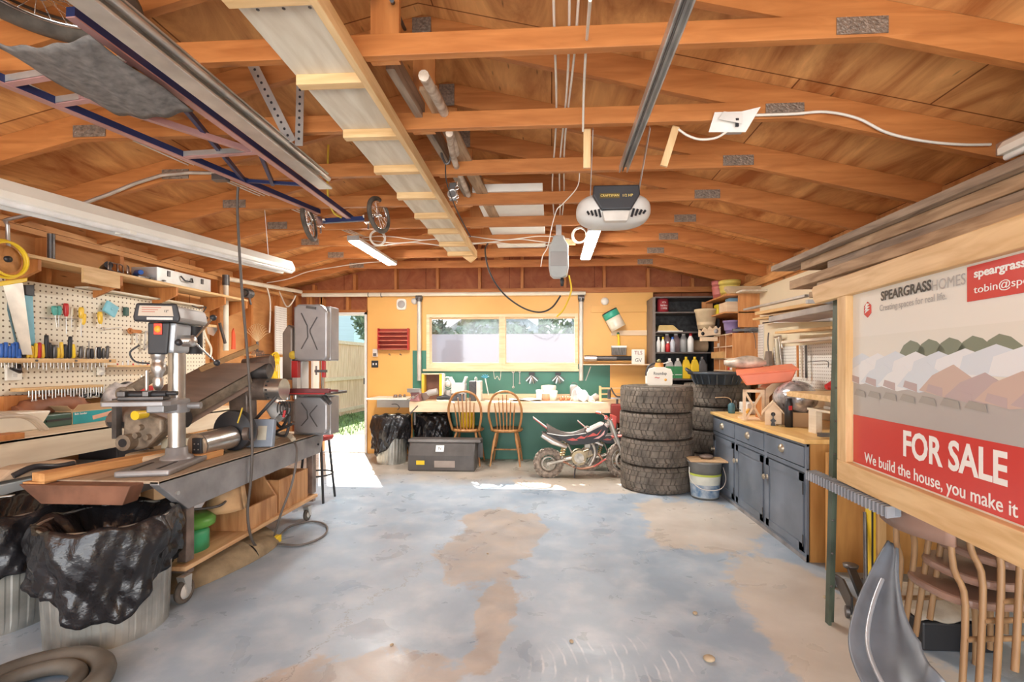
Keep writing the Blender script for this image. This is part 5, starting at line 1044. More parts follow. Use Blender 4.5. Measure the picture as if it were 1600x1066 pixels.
# ================================================================ GARBAGE CANS
BAG = mat('black_bin_bag', (.016,.015,.017), .26, var=.3, vs=5, bump=1.0, bs=16, spec=.6)
ZINC = mat('ribbed_zinc', (.50,.50,.46), .35, .75, var=.2, vs=7)
def bin_can(name, loc, r0, r1, h, drop, lab, seed=0, rot=0, ribs=True, sag=None, flat=0.0):
    t = T(name, lab, 'garbage can', loc, rot); rn = random.Random(seed)
    N_ = 96; prof = [(0,.006),(r0*.96,.006),(r0,0),(r0*1.005,.02)]
    nz = 10
    def rad(u): return r0+(r1-r0)*u
    def wall(u, v):
        a = 2*PI*u; rr = rad(v) + (.0012*(1 if math.sin(a*30) > 0 else -1) if ribs and .08 < v < .62 else 0)
        return Vector((rr*math.cos(a), rr*math.sin(a), h*v))
    m = MB(); m.grid(wall, 240 if ribs else 48, nz, smooth=not ribs); m.lathe([(0,.01),(r0,.01)], seg=32); m.torus((0,0,h), r1, .009, 'Z', 40, 8); m.build('can', ZINC, t)
    ph = [rn.uniform(0,6) for _ in range(6)]
    def wob(a, v): return .008*math.sin(7*a+ph[0]+3*v)+.005*math.sin(13*a+ph[1]-4*v)+.004*math.sin(29*a+ph[2]+14*v)+.003*math.sin(17*a-19*v)
    def edge_(a): return drop*(.95+.20*math.sin(2*a+ph[3])+.12*math.sin(3*a+ph[4])+.05*math.sin(9*a+ph[5]))
    def bag(u, v):
        a = 2*PI*u
        if v < .35:                                   # inside, sinking down
            k = v/.35; rr = r1*(.30+.66*k) + .5*wob(a, v)*2; z = h*.45+(h*.55+.012)*k**.6 + .03*wob(a*2, v)*10*(1-k)*k
        else:
            k = (v-.35)/.65; e = edge_(a); rr = r1+.016+.02*math.sin(PI*min(1,k*1.6))*(1+.8*math.sin(5*a+ph[2])) + wob(a, k)*(.4+1.4*k); z = h+.016*math.cos(k*PI*.5)+.010*math.sin(9*a+ph[1])*(1-k) - e*k
        return Vector((rr*math.cos(a), rr*math.sin(a), z))
    MB().grid(bag, 120, 34).build('bin_bag', BAG, t, solid=.003)
    return t
c = P(160, 1028, z=0)
bin_can('garbage_can', (-2.17, 2.235, 0), .235, .257, .545, .34, 'large zinc garbage can with a glossy black bag in the front left foreground', 3, 0)
bin_can('garbage_can', (-2.83, 2.28, 0), .255, .285, .56, .27, 'zinc garbage can with a black bag cut by the left edge of the picture', 5, 1)
q = P(612, 722, z=0)
bin_can('garbage_can', (-2.10, 6.20, 0), .185, .22, .60, .40, 'zinc garbage can with a black bag against the yellow wall by the doorway', 8, 2)
q = P(667, 700, Y=6.25)
bin_can('garbage_can', (-1.60, 6.42, 0), .19, .22, .60, .40, 'bag-lined garbage can half hidden behind the black truck box', 11, .5)
# rubber hose coil at the lower left
t = T('rubber_hose_coil', 'thick dark rubber ring lying on the floor in the bottom left corner', 'rubber ring', P(40,1085,z=.04)+Vector((0,0,-.04)))
MB().torus((0,0,.045),.225,.042,'Z',48,12,None,1).build('ring', mat('dusty_rubber',(.13,.12,.10),.6,var=.25), t); MB().torus((0,0,.05),.150,.030,'Z',48,12).build('ring', MATS['dusty_rubber'], t)
# ================================================================ BACK BENCH AND WALL
FY = 6.05; BZ = .81
bx0, bx1 = P(640,620,Y=FY).x, P(985,620,Y=FY).x
t = T('back_workbench', 'long pine-topped workbench with a deep apron under the back windows', 'workbench', ((bx0+bx1)/2, 6.4, 0))
PB = wood('bench_pine', (.72,.52,.33),(.86,.67,.45),'X',2,.5,knots=1.0,dark=(.5,.33,.2),bump=.05)
MB().box((bx0, FY, BZ-.03), (bx1, YB-.015, BZ)).build('top', PB, t, w=True, bevel=.003)
MB().box((bx0, FY-.02, BZ-.13), (bx1, FY+.02, BZ-.002)).build('apron', PB, t, w=True, bevel=.003)
MB().box((P(705,690,Y=6.5).x, 6.5, 0), (bx1-.1, 6.53, BZ-.03)).build('kick_panel', GRN, t, w=True)
for px_ in (666, 975): q = P(px_,660,Y=6.68); MB().box((q.x-.05, 6.68, 0), (q.x+.05, 6.74, BZ-.03)).build('leg', wood('red_fir_leg',(.42,.14,.05),(.58,.24,.10),'Z',3,.6), t, w=True)
t = T('side_shelf', 'short pale shelf fixed to the yellow wall left of the back bench', 'shelf', P(610,625,Y=6.5)); x0, x1 = P(578,617,Y=6.45).x, bx0-.02
MB().box((x0, 6.30, BZ-.0), (x1, YB-.02, BZ+.02)).build('board', CREAM, t, w=True, bevel=.003); MB().box((P(588,0,Y=6.4).x, 6.42, BZ-.11), (x1, 6.46, BZ)).build('apron', LGREY, t, w=True); MB().tube(smoothpath([P(612,632,Y=6.38),P(620,632,Y=6.36),P(624,637,Y=6.36),P(621,641,Y=6.36)],3),.005,6).build('hook',DSTEEL,t,w=True)
for k in range(3): o = MB().lathe([(0,0),(.03-.006*k,0),(.025-.006*k,.04),(0,.042)],seg=12).build('rusty_part', BRNM); o.location=(P(618+6*k,612,Y=6.5).x,6.5+.03*k,BZ+.02); tag(o,'small rusty cylindrical part on the short side shelf','part','rusty parts on the side shelf')
# wall fittings
def onback(px, py, d=.0): return P(px, py, Y=YB-.015-d)
t = T('round_vent', 'round grey speaker grille in a pale square frame high on the yellow wall', 'grille', onback(628,476)); MB().prism([(.07*math.copysign(abs(math.cos(a))**.5,math.cos(a)),.08*math.copysign(abs(math.sin(a))**.5,math.sin(a))) for a in [2*PI*k/24 for k in range(24)]],-.03,0,'Y').build('frame', CREAM, t, bevel=.004); MB().lathe([(0,-.045),(.045,-.04),(.055,-.03)],(0,0,0),'Y',24).build('grille', GREYP, t)
o = MB().lathe([(0,-.05),(.03,-.05),(.04,-.04),(.045,0)],(0,0,0),'Y',20).build('round_detector', LGREY); o.location=onback(648,471); tag(o,'small round grey wall fitting just left of the left drop pipe','fitting')
o = MB().lathe([(0,-.05),(.02,-.05),(.035,-.04),(.05,-.03),(.055,0)],(0,0,0),'Y',24).build('round_detector', CREAM); o.location=onback(945,471); tag(o,'round pale wall fitting above the green face shield','fitting')
a, b = onback(594,514), onback(640,547)
t = T('letter_rack', 'dark red letter rack with four shallow shelves on the yellow wall', 'rack', ((a.x+b.x)/2, YB-.02, b.z)); W2 = (b.x-a.x)/2; H2 = a.z-b.z
MB().box((-W2,-.01,0),(W2,0,H2)).build('back', mat('dark_red_paint',(.33,.04,.02),.5), t)
for s_ in (-1,1): MB().box((s_*W2-.006,-.09,0),(s_*W2+.006,0,H2)).build('side', REDP, t)
for k in range(5): MB().box((-W2,-.09,H2*k/5-.004+.01),(W2,-.01,H2*k/5+.004+.01)).build('shelf', mat('red_shelf_edge',(.75,.25,.15),.5), t)
t = T('thermostat', 'small grey control box on the yellow wall', 'control', onback(587,551)); MB().box((-.035,-.03,-.06),(.035,0,.05)).build('case', LGREY, t, bevel=.005); MB().box((-.025,-.034,-.05),(.02,-.03,-.01)).build('screen', DSTEEL, t)
t = T('light_switch', 'dark double switch plate beneath the small grey control box', 'switch', onback(586,569)); MB().box((-.05,-.012,-.05),(.05,0,.05)).build('plate', BLACK, t, bevel=.004)
for x in (-.02,.022): MB().box((x-.008,-.022,-.014),(x+.008,-.012,.014)).build('toggle', WHT, t)
for px_ in (610, 627): o = MB().cyl((0,0,0),(0,-.05,.01),.006).ball((0,-.05,.012),.012,8,6).build('coat_hook', BRNM); o.location=onback(px_,555); tag(o,'small brown wall hook just under the red letter rack','hook','hooks under the letter rack')
# right part: boards, face shield, brush, shelf
o = MB().box((0,-.02,-.05),(.85,0,.05)).build('wall_batten', YEL, bevel=.003); q = onback(923,483); o.location=q; tag(o,'yellow painted batten high on the wall left of the black shelving','board')
o = MB().box((0,-.02,-.04),(.72,0,.03)).build('wall_batten', PB, bevel=.003); q = onback(955,520); o.location=q; tag(o,'bare wood batten beneath the face shield','board')
t = T('face_shield', 'green-brimmed clear face shield hanging tilted on the yellow wall', 'face shield', onback(958,500,.02), (0,R(-28),0))
MB().tube(arc((0,-.05,.12),.10,180,360,14,'Z'),.014,8).build('headband', BLACK, t); MB().grid(lambda u,v: Vector((.11*math.cos(PI+PI*u),-.05+.11*math.sin(PI+PI*u),.12-.09*v)),14,3).build('green_brim', mat('green_brim',(.05,.42,.28),.35), t, solid=.006)
MB().grid(lambda u,v: Vector((.11*math.cos(PI+PI*u),-.05+.11*math.sin(PI+PI*u),.03-.17*v)),14,3).build('visor', mat('clear_visor',(.80,.72,.58),.12,var=.05), t, solid=.003)
t = T('whisk_brush', 'short grey brush with a yellow handle hanging on the yellow wall', 'brush', onback(967,545,.03)); MB().box((-.10,-.02,-.09),(.10,.02,.03)).build('bristles', mat('grey_bristle',(.20,.18,.16),.9,var=.3,vs=40,stretch=(3,3,.3)), t, bevel=.004); MB().box((-.105,-.025,.015),(.105,.025,.04)).build('ferrule', GALV, t); MB().tube([(0,0,.04),(0,0,.12),(-.01,0,.20)],[.02,.014,.018],10).build('handle', YELP, t); MB().ball((-.01,0,.21),.02,10,8).build('end_cap', mat('dk_green_cap',(.05,.2,.1),.4), t)
SH1 = onback(915,569).z
t = T('wall_shelf', 'thin wall shelf right of the right drop pipe carrying dark rolled tubes', 'shelf', onback(965,569)); MB().box((P(912,0,Y=6.6).x, 6.55, SH1-.015), (P(1018,0,Y=6.6).x, YB-.014, SH1)).build('board', PB, t, w=True, bevel=.002)
for k,(a_, b_, r, mt, lab) in enumerate(((913,932,.045,STEEL,'short shiny tube at the left end of the thin wall shelf'),(924,963,.035,DSTEEL,'dark wrapped roll in the middle of the thin wall shelf'),(963,988,.032,BLACK,'black roll at the right of the thin wall shelf'))):
    a = P(a_,560,Y=6.66); b = P(b_,560,Y=6.66); o = MB().cyl(a, b, r, seg=16).build('rolled_tube', mt, bevel=.003, loc=((a.x+b.x)/2,6.66,SH1+r)); o.location.z = SH1+r; tag(o, lab, 'tube')
    for v_ in o.data.vertices: pass
a, b = P(988,546,Y=6.62), P(1006,568,Y=6.62)
t = T('block_sign', 'pair of off-white lettered blocks stacked at the end of the thin wall shelf', 'sign', ((a.x+b.x)/2, 6.62, SH1)); hh = .10
MB().box((-.085,-.02,0),(.085,.03,hh)).build('lower_block', CREAM, t, bevel=.004); MB().box((-.085,-.02,hh),(.085,.03,2*hh)).build('upper_block', CREAM, t, bevel=.004)
text('TLS', .07, 'lettering', mat('maroon_letter',(.30,.06,.04),.5,var=0), t, (0,-.022,hh*1.5), (R(90),0,0)); text('GV', .07, 'lettering', BLACK, t, (0,-.022,hh*.5), (R(90),0,0))
# items on back bench -------------------------------------------------
def onbb(px, Y=6.3, z=BZ): return Vector((P(px,600,Y=Y).x, Y, z))
t = T('bench_vise', 'dull pink and steel bench vise at the left corner of the back bench', 'vise', onbb(650,6.12)); PV = mat('pink_vise_paint',(.42,.20,.20),.45,.3,var=.2)
MB().prism([(-.07,0),(.07,0),(.05,.05),(.06,.12),(-.06,.12),(-.05,.05)],-.06,.08,'Y').build('body', PV, t, bevel=.012); MB().box((-.09,-.10,.12),(.08,-.06,.17)).build('front_jaw', STEEL, t, bevel=.004); MB().box((-.07,-.04,.10),(.07,.0,.165)).build('rear_jaw', STEEL, t, bevel=.004); MB().cyl((0,-.14,.06),(0,.02,.06),.018).build('screw', STEEL, t); MB().cyl((-.08,-.13,.03),(.07,-.13,.10),.006).build('handle', CHROME, t); MB().cyl((0,-.05,-.02),(0,-.05,-.30),.014).cyl((-.05,-.08,-.15),(.05,-.08,-.05),.012).build('screw_post', DSTEEL, t)
t = T('bench_grinder_rack', 'yellow-edged open box with a dark wooden back beside the bench vise', 'box', onbb(676,6.42)); MB().box((-.12,.06,0),(.12,.08,.34)).build('back', mat('dark_umber',(.18,.08,.05),.6), t)
for x,c_ in ((-.12,mat('orange_yellow',(.85,.50,.05),.5)),(.12,YELP)): MB().box((x-.018,-.05,0),(x+.018,.08,.35)).build('side', c_, t)
MB().box((-.14,-.05,.34),(.14,.08,.355)).build('top', PB, t); MB().box((.14,-.05,0),(.155,.08,.35)).build('white_edge', WHT, t)
t = T('angle_grinder', 'grey angle tool with a brown leather flap lying in the yellow-edged box', 'power tool', onbb(672,6.28)); MB().tube([(-.10,0,.05),(0,0,.10),(.10,0,.12)],[.03,.045,.04],12).build('body', GREYP, t); MB().prism([(-.16,-.06),(-.08,-.02),(.0,.04),(-.04,.10),(-.17,.10)],-.05,-.03,'Y').build('leather_flap', mat('dull_brown_leather',(.22,.15,.12),.6), t)
t = T('black_sander', 'flat black palm tool on the back bench left of the white carton', 'power tool', onbb(695,6.2)); MB().tube([(-.10,0,.03),(0,0,.05),(.10,0,.03)],[.025,.035,.02],10).build('body', BLACK, t); MB().box((-.1,-.04,0),(.06,.04,.015)).build('sole', LGREY, t)
t = T('round_gauge', 'round wire-caged lamp standing behind the black palm tool', 'lamp', onbb(700,6.5)); MB().torus((0,0,.21),.09,.01,'Y',24,6).torus((0,-.03,.21),.06,.006,'Y',20,6).build('cage', GALV, t); MB().lathe([(.05,0),(.05,.10),(.035,.12),(0,.125)],seg=20).build('base', GREYP, t); MB().ball((0,0,.21),.045,14,10).build('bulb', LGREY, t)
t = T('white_carton', 'open white carton with a dark printed base and raised flaps on the back bench', 'box', onbb(717,6.25)); MB().box((-.085,-.07,0),(.085,.10,.10)).build('printed_base', mat('dark_print',(.07,.08,.10),.5,var=.4,vs=20), t); MB().box((-.085,-.07,.10),(.085,.10,.23)).build('carton', mat('carton_pink',(.78,.68,.62),.6,var=.03), t)
for s_, r_ in ((-1,.5),(1,-.35)): MB().box((-.012,-.07,0),(.012,-.066+.12,.09)).build('flap', WHT, t).matrix_local = Matrix.Translation((s_*.07,0,.23))@Matrix.Rotation(-r_,4,'Y')
MB().box((.086,-.05,.01),(.09,.08,.22)).build('side_label', mat('pale_label',(.80,.82,.86),.5), t)
t = T('portable_radio', 'silver boombox radio seen end-on with a dark speaker face', 'radio', onbb(743,6.25)); MB().box((-.075,-.07,0),(.02,.12,.26)).build('speaker', mat('charcoal',(.07,.07,.075),.6,var=.2,vs=60), t, bevel=.01); MB().box((.02,-.07,0),(.075,.12,.26)).build('case', LGREY, t, bevel=.008); MB().tube(smoothpath([(.0,-.03,.26),(.0,-.02,.30),(.0,.08,.30),(.0,.10,.26)],4),.008,8).build('handle', LGREY, t)
MB().box((.076,-.05,.12),(.079,.09,.14)).build('dial_strip', WHT, t)
t = T('blue_glove', 'teal blue cluster of plastic on the sill right of the radio', 'glove', onbb(758,6.6,1.10)); m=MB()
for k in range(5): a=R(20+35*k); MB().tube([(0,0,0),(.06*math.cos(a),-.01,.05*math.sin(a))],[.012,.008],8).build('finger', mat('teal_rubber',(.05,.30,.42),.5), t)
MB().tube([(0,0,0),(.05,-.01,-.24)],[.009,.007],8).build('stick', WHT, t)
o = MB().box((-.5,-.02,0),(.95,.02,.06)).build('ledger_strip', PB, bevel=.003); o.location=onbb(800,6.76); tag(o,'long wooden strip lying along the wall at the back of the bench','strip')
o = MB(); o.grid(lambda u,v: Vector((-.2+.42*u, -.12+.24*v, .006+.02*abs(math.sin(5*u+2*v))+.012*math.sin(9*v)*u)), 14, 10); o = o.build('papers', mat('white_paper',(.90,.90,.90),.6,var=.03), solid=.003); o.location=onbb(820,6.3); tag(o,'crumpled white papers lying on the middle of the back bench','paper')
for px_, h_, r_, c_, lab in ((843,.14,.045,CREAM,'small cream tin on the back bench left of the stacked tubs'),(853,.11,.06,mat('terracotta_tub',(.70,.36,.22),.5),'terracotta coloured tub on the back bench'),(864,.13,.058,CREAM,'cream tub right of the terracotta tub')):
    t = T('paint_tub', lab, 'tub', onbb(px_,6.35)); MB().lathe([(0,0),(r_*.82,0),(r_,h_*.8),(r_*.95,h_*.82)],seg=22).build('tub', c_, t); MB().lathe([(r_*1.05,h_*.8),(r_*1.05,h_),(0,h_+.005)],seg=22).build('lid', CREAM, t)
t = T('paint_tub', 'wide cream tub stacked on top of the other tubs', 'tub', onbb(857,6.55)); MB().lathe([(0,0),(.085,0),(.105,.17),(.10,.19),(0,.2)],seg=24).build('tub', CREAM, t)
for k in range(5): o = MB().ball((0,0,0),(.02,.02,.03),10,7).build('brass_fitting', mat('copper_fit',(.60,.26,.14),.4,.4)); o.location=onbb(876+4*k,6.3+.03*(k%2),BZ+.028); tag(o,'small coppery fitting beside the cream tubs','fitting','coppery fittings on the back bench')
t = T('galvanised_can', 'tall grey can with a bent handle under the right drop pipe', 'can', onbb(897,6.45)); MB().lathe([(0,0),(.055,0),(.055,.18),(.045,.20),(0,.205)],seg=20).build('can', GREYP, t); MB().tube(arc((0,0,.20),.035,0,180,10,'Y'),.005,6).build('handle', DSTEEL, t)
o = MB(); o.grid(lambda u,v: Vector((.16*(u-.5)*1.4+.10*v, (.10*math.sin(2*PI*u))*.8, .02+.17*math.sin(PI*v)*(.6+.4*math.sin(3*u+1))+.012*math.sin(15*u+9*v))), 22, 14); o=o.build('plastic_bag', mat('white_plastic_film',(.85,.87,.92),.2,var=.1,vs=12,bump=.5), solid=.002); o.location=onbb(905,6.2,BZ-.012); tag(o,'crumpled white plastic bag on the right of the back bench','bag')
o = MB().tube([(0,0,.03),(.06,0,.06),(.12,.02,.04)],[.03,.045,.02],12).build('grey_rag', mat('rag',(.45,.40,.36),.9,bump=.5)); o.location=onbb(924,6.3); tag(o,'grey rag heap behind the white plastic bag','rag')
t = T('wooden_crate_rack', 'open pale wooden slatted rack at the right end of the back bench', 'rack', onbb(955,6.2))
for x in (-.14,.15): MB().bar((x,-.06,0),(x+.0,-.06,.20),.018,.018,up=(0,1,0)).build('upright', PINEZ, t); MB().bar((x,.06,0),(x,.06,.20),.018,.018,up=(0,1,0)).build('upright', PINEZ, t)
for z in (.03,.10,.17): MB().bar((-.14,-.062,z),(.15,-.062,z+.01),.012,.018).build('slat', PINE, t)
for z in (.03,.17): MB().bar((-.14,.062,z),(.15,.062,z),.012,.018).build('slat', PINE, t)
t = T('shop_motor', 'grey electric motor lying on the bench corner behind the tyre stack', 'motor', onbb(990,6.55)); MB().cyl((-.12,0,.10),(.05,0,.10),.085).build('barrel', GREYP, t); MB().cyl((.05,0,.10),(.10,0,.10),.075).build('end_bell', DSTEEL, t); MB().box((-.08,-.06,0),(.04,.06,.03)).build('foot', DSTEEL, t)
# wrenches on green wall
for k,(px_,py0,py1,r) in enumerate(((802,581,605,.017),(812,581,599,.012))):
    a, b = onback(px_,py0,.01), onback(px_,py1,.01); o = MB().cyl(a,b,.006,seg=8).torus(a,r,.005,'Y',14,6).torus(b,r*.8,.005,'Y',14,6).build('combination_wrench', STEEL, loc=tuple(a)); tag(o,'%s wrench hanging on the green wall below the window'%('longer','shorter')[k],'wrench')
for k,px_ in enumerate((831,872)):
    c = onback(px_,592,.03); t = T('wrench_cluster', 'fanned bunch of steel sockets and keys on the green wall, %s one' % ('left','right')[k], 'tool bunch', c)
    for j in range(9): a = R(200+17.5*j); MB().bar((0,0,.05),(.10*math.cos(a),-.01*(j%3),.05+.10*math.sin(a)-.02),.012,.012).build('key', STEEL if j%2 else DSTEEL, t)
    MB().box((-.04,-.02,.05),(.04,.0,.09)).build('holder', BLACK, t)
rope('wire_bracket', [onback(771,578),onback(773,592),onback(777,588),onback(781,594),onback(783,578)], .004, ROPEM, 'bent white wire hook on the green wall below the left window','hook')
o = MB().bar(onback(915,595),onback(923,573),.008,.012).build('thin_rod', LGREY, loc=tuple(onback(915,595))); tag(o,'thin pale rod leaning on the green wall right of the right drop pipe','rod')
# ---- windsor chairs
def hoop_chair(name, lab, loc, rot):
    t = T(name, lab, 'chair', loc, rot, 'hoop-back chairs at the back bench'); OAK = wood('oak_chair',(.30,.12,.04),(.52,.27,.10),'Z',3,.35)
    MB().lathe([(0,.43),(.20,.425),(.215,.44),(.205,.462),(.12,.455),(0,.45)],seg=32).build('seat', OAK, t)
    hp = [( -.17,.14,.45),(-.205,.19,.62),(-.20,.22,.76),(-.15,.25,.88),(-.08,.27,.935),(0,.275,.95),(.08,.27,.935),(.15,.25,.88),(.20,.22,.76),(.205,.19,.62),(.17,.14,.45)]
    MB().tube(smoothpath(hp,5),.015,8).build('hoop', OAK, t)
    for k in range(6): x = -.115+.046*k; zt_ = .95-1.9*abs(x)**1.6*1.9; MB().tube([(x*.85,.165,.455),(x,.22,.68),(x*1.12,.262,zt_-.03)],[.007,.009,.006],7).build('spindle', OAK, t)
    for sx_ in (-1,1):
        for sy in (-1,1): MB().tube([(sx_*.12,sy*.12,.43),(sx_*.145,sy*.15,.30),(sx_*.17,sy*.175,.16),(sx_*.19,sy*.20,0)],[.013,.020,.014,.011],9).build('leg', OAK, t)
    for sx_ in (-1,1): MB().cyl((sx_*.168,-.17,.18),(sx_*.168,.17,.18),.010).build('stretcher', OAK, t)
    MB().cyl((-.168,0,.18),(.168,0,.18),.010).build('stretcher', OAK, t)
    return t
ch = P(724,720,z=0)
hoop_chair('hoop_back_chair', 'brown hoop-back chair with yellow hose coils behind its spindles', (P(726,700,Y=6.0).x, 6.215, 0), PI)
hoop_chair('hoop_back_chair', 'brown hoop-back chair standing alone between the hose chair and the dirt bike', (P(789,700,Y=6.0).x, 6.215, 0), PI)
for k in range(5):
    o = MB().torus((0,0,0),.10,.016,'X',24,10,Matrix.Scale(1.5,4,(0,0,1))).build('yellow_hose_loop', YELP); o.location=(P(726,700,Y=6.0).x-.07+.036*k,6.23,.615); o.rotation_euler=(0,0,R(8)); tag(o,'fat yellow hose loop on the seat of the hoop-back chair','hose','yellow hose loops on the chair')
# ---- black truck box
a = P(636,737,z=0); b = P(742,737,z=0)
t = T('truck_box', 'long black plastic truck toolbox with a sloping upper front on the floor', 'toolbox', ((a.x+b.x)/2, a.y+.02, 0)); Wd = (b.x-a.x)/2
TB = mat('black_box_plastic',(.10,.09,.085),.38,var=.15,vs=6)
MB().prism([(0,.0),(-.0,.19),(.08,.355),(.25,.355),(.275,.30),(.275,.02),(.25,0)],-Wd,Wd,'X').build('box', TB, t, bevel=.018)
MB().prism([(.06,.34),(.08,.372),(.265,.372),(.29,.32),(.29,.12),(.278,.12),(.278,.30),(.25,.357),(.08,.357)],-Wd-.015,Wd+.06,'X').build('lid', TB, t, bevel=.008)
nrm_ = Matrix.Translation((-.02,.035,.270))@Matrix.Rotation(R(64),4,'X')
o = MB().box((-.05,-.04,0),(.05,.04,.004)).build('badge', WHT, t, bevel=.003); o.matrix_local = nrm_; text('N', .05, 'lettering', BLACK, o, (0,0,.0045), (0,0,0)).scale=(1,1,1)
MB().box((-.30*1.0,-.004,.08),(-.20,0,.13)).build('yellow_label', YELP, t); MB().box((-.08,-.004,.05),(.17,0,.13)).build('paper_label', mat('aged_label',(.38,.32,.28),.6,var=.1), t)
# ================================================================ DIRT BIKES, TYRES
DUST = mat('dusty_aluminium', (.50,.46,.40), .45, .6, var=.2, vs=20)
KNOB = mat('dusty_knobby', (.32,.26,.21), .9, var=.3, vs=30, bump=.4)
def knobby(parent, loc, r, w_, rot=(0,0,0), nm='wheel', disc=True, tm=KNOB, rimr=.62):
    """wheel with its axle along local Y"""
    e = MB().torus((0,0,0), r-w_*.5, w_*.5, 'Y', 44, 12).build(nm, tm, parent, loc=loc); e.rotation_euler = rot
    m = MB()
    for k in range(26):
        a = 2*PI*k/26
        for j in (-1, 0, 1):
            a2 = a + (PI/26 if j == 0 else 0); rr = r - (.004 if j else -.002); c = Vector((rr*math.cos(a2), j*w_*.32, rr*math.sin(a2)))
            mt = Matrix.Translation(c) @ Matrix.Rotation(-a2, 4, 'Y'); m.box((-.008,-w_*.13,-.010),(.008,w_*.13,.010), mt)
    m.build('tread_knobs', tm, e)
    MB().torus((0,0,0), r*rimr+.01, .012, 'Y', 36, 8).build('rim', DUST, e)
    s_ = MB()
    for k in range(14): a = 2*PI*k/14; s_.cyl((.02*math.cos(a+.5), .012*(1 if k%2 else -1), .02*math.sin(a+.5)), (r*rimr*math.cos(a),0,r*rimr*math.sin(a)), .003, seg=5)
    s_.cyl((0,-.045,0),(0,.045,0),.022).build('hub', DUST, e)
    if disc: MB().lathe([(r*.40,-.03),(r*.52,-.03),(r*.52,-.026),(r*.40,-.026),(r*.40,-.03)],(0,0,0),'Y',30).build('brake_disc', DUST, e)
    return e
def dirt_bike(loc, rot, lab, full=True, accent=None):
    """x forwards, camera looks at its -Y side"""
    t = T('dirt_bike', lab, 'dirt bike', loc, rot)
    RED_ = accent
    knobby(t, (0,0,.165), .165, .075)                       # rear
    knobby(t, (.86,0,.20), .20, .065, (0,0,0))                # front
    fr = MB(); 
    for s_ in (-.055,.055):
        fr = MB().tube(smoothpath([(.12,s_,.43),(.25,s_,.44),(.42,s_,.42),(.50,s_,.38),(.52,s_,.26),(.46,s_,.14)],4),.018,8); fr.build('frame_tube', DUST, t)
        MB().tube([(0,s_*1.0,.165),(.15,s_,.20),(.30,s_,.235)],[.016,.020,.018],8).build('swing_arm', DUST, t)
        MB().tube([(.86,s_*1.25,.20),(.775,s_*1.25,.43)],.014,8).tube([(.79,s_*1.25,.39),(.69,s_*1.2,.66)],.021,10).build('fork_leg', mat('fork_grey',(.55,.53,.48),.35,.5), t)
    MB().tube([(.50,0,.42),(.66,0,.60)],.02,8).build('down_tube', DUST, t); MB().tube([(.20,0,.42),(.30,0,.22)],.012,8).build('seat_strut', DUST, t)
    MB().box((.66,-.07,.60),(.72,.07,.635)).build('triple_clamp', DUST, t, bevel=.006)
    m = MB(); m.tube(smoothpath([(.60,-.30,.71),(.63,-.16,.715),(.69,-.07,.665),(.69,.07,.665),(.63,.16,.715),(.60,.30,.71)],4),.011,8); m.build('handlebar', CHROME, t)
    for s_ in (-1,1): MB().cyl((.60,s_*.30,.71),(.625,s_*.19,.713),.017).build('grip', RED_, t); MB().tube([(.63,s_*.2,.72),(.67,s_*.27,.70),(.66,s_*.33,.70)],.004,6).build('lever', CHROME, t)
    MB().prism([(.72,.56),(.76,.56),(.77,.70),(.71,.72)],-.07,.07,'Y').build('number_plate', accent, t, bevel=.01)
    # spring, shock
    for k in range(7): MB().torus((.155+.006*k,-.03,.26+.026*k),.026,.006,'Z',16,6).build('spring_coil', mat('spring_gold',(.55,.38,.15),.4,.4), t)
    MB().cyl((.15,-.03,.22),(.20,-.03,.45),.010).build('shock', STEEL, t)
    # engine
    MB().cyl((.34,-.075,.235),(.34,.075,.235),.085,seg=26).build('crankcase', mat('engine_bronze',(.42,.33,.20),.4,.6,var=.2), t)
    MB().cyl((.34,-.082,.235),(.34,-.076,.235),.055,seg=26).build('engine_cover', DUST, t)
    MB().bar((.38,0,.25),(.50,0,.29),.09,.08).build('gearbox', MATS['engine_bronze'], t, bevel=.01)
    for k in range(6): MB().cb((.46+.018*k,0,.31+.004*k),(.008,.10,.10),(0,.2,0)).build('cylinder_fin', DSTEEL, t)
    MB().cb((.44,-.02,.37),(.07,.06,.06)).build('carburettor', DUST, t, bevel=.01)
    MB().tube(smoothpath([(.56,-.05,.28),(.60,-.07,.20),(.50,-.08,.14),(.34,-.085,.12),(.16,-.09,.20)],4),.013,8).build('exhaust_pipe', mat('rusty_pipe',(.38,.20,.13),.5,.5), t)
    MB().tube([(.20,-.09,.36),(.05,-.09,.42),(-.08,-.09,.50)],[.022,.036,.030],12).build('muffler', STEEL, t)
    MB().bar((.30,-.12,.14),(.30,.12,.14),.015,.015).build('foot_peg', DSTEEL, t); MB().tube([(.30,-.07,.15),(.28,-.12,.02)],.008,6).build('kick_stand', BLACK, t)
    MB().tube([(.40,-.09,.20),(.26,-.10,.15),(.22,-.12,.19)],.007,6).build('shift_lever', DUST, t)
    for k in range(4): MB().bar((.50,-.09,.14),(.64,-.10,.23+.0*k),.012,.012).build('brace_bar', accent, t) if k == 0 else None
    # seat + bodywork
    def seat(u, v):
        x = -.02+.44*u; zt_ = .56+.015*math.cos(PI*u*1.3)+.03*(1-u)**4 - .05*math.sin(PI*min(1,u*1.05)); a = PI*v
        return Vector((x, -.065*math.cos(a)*(1-.3*u), zt_-.085+.095*math.sin(a)**.6))
    MB().grid(seat, 16, 10).build('seat', mat('seat_vinyl',(.10,.085,.075),.55,var=.2), t, solid=.006)
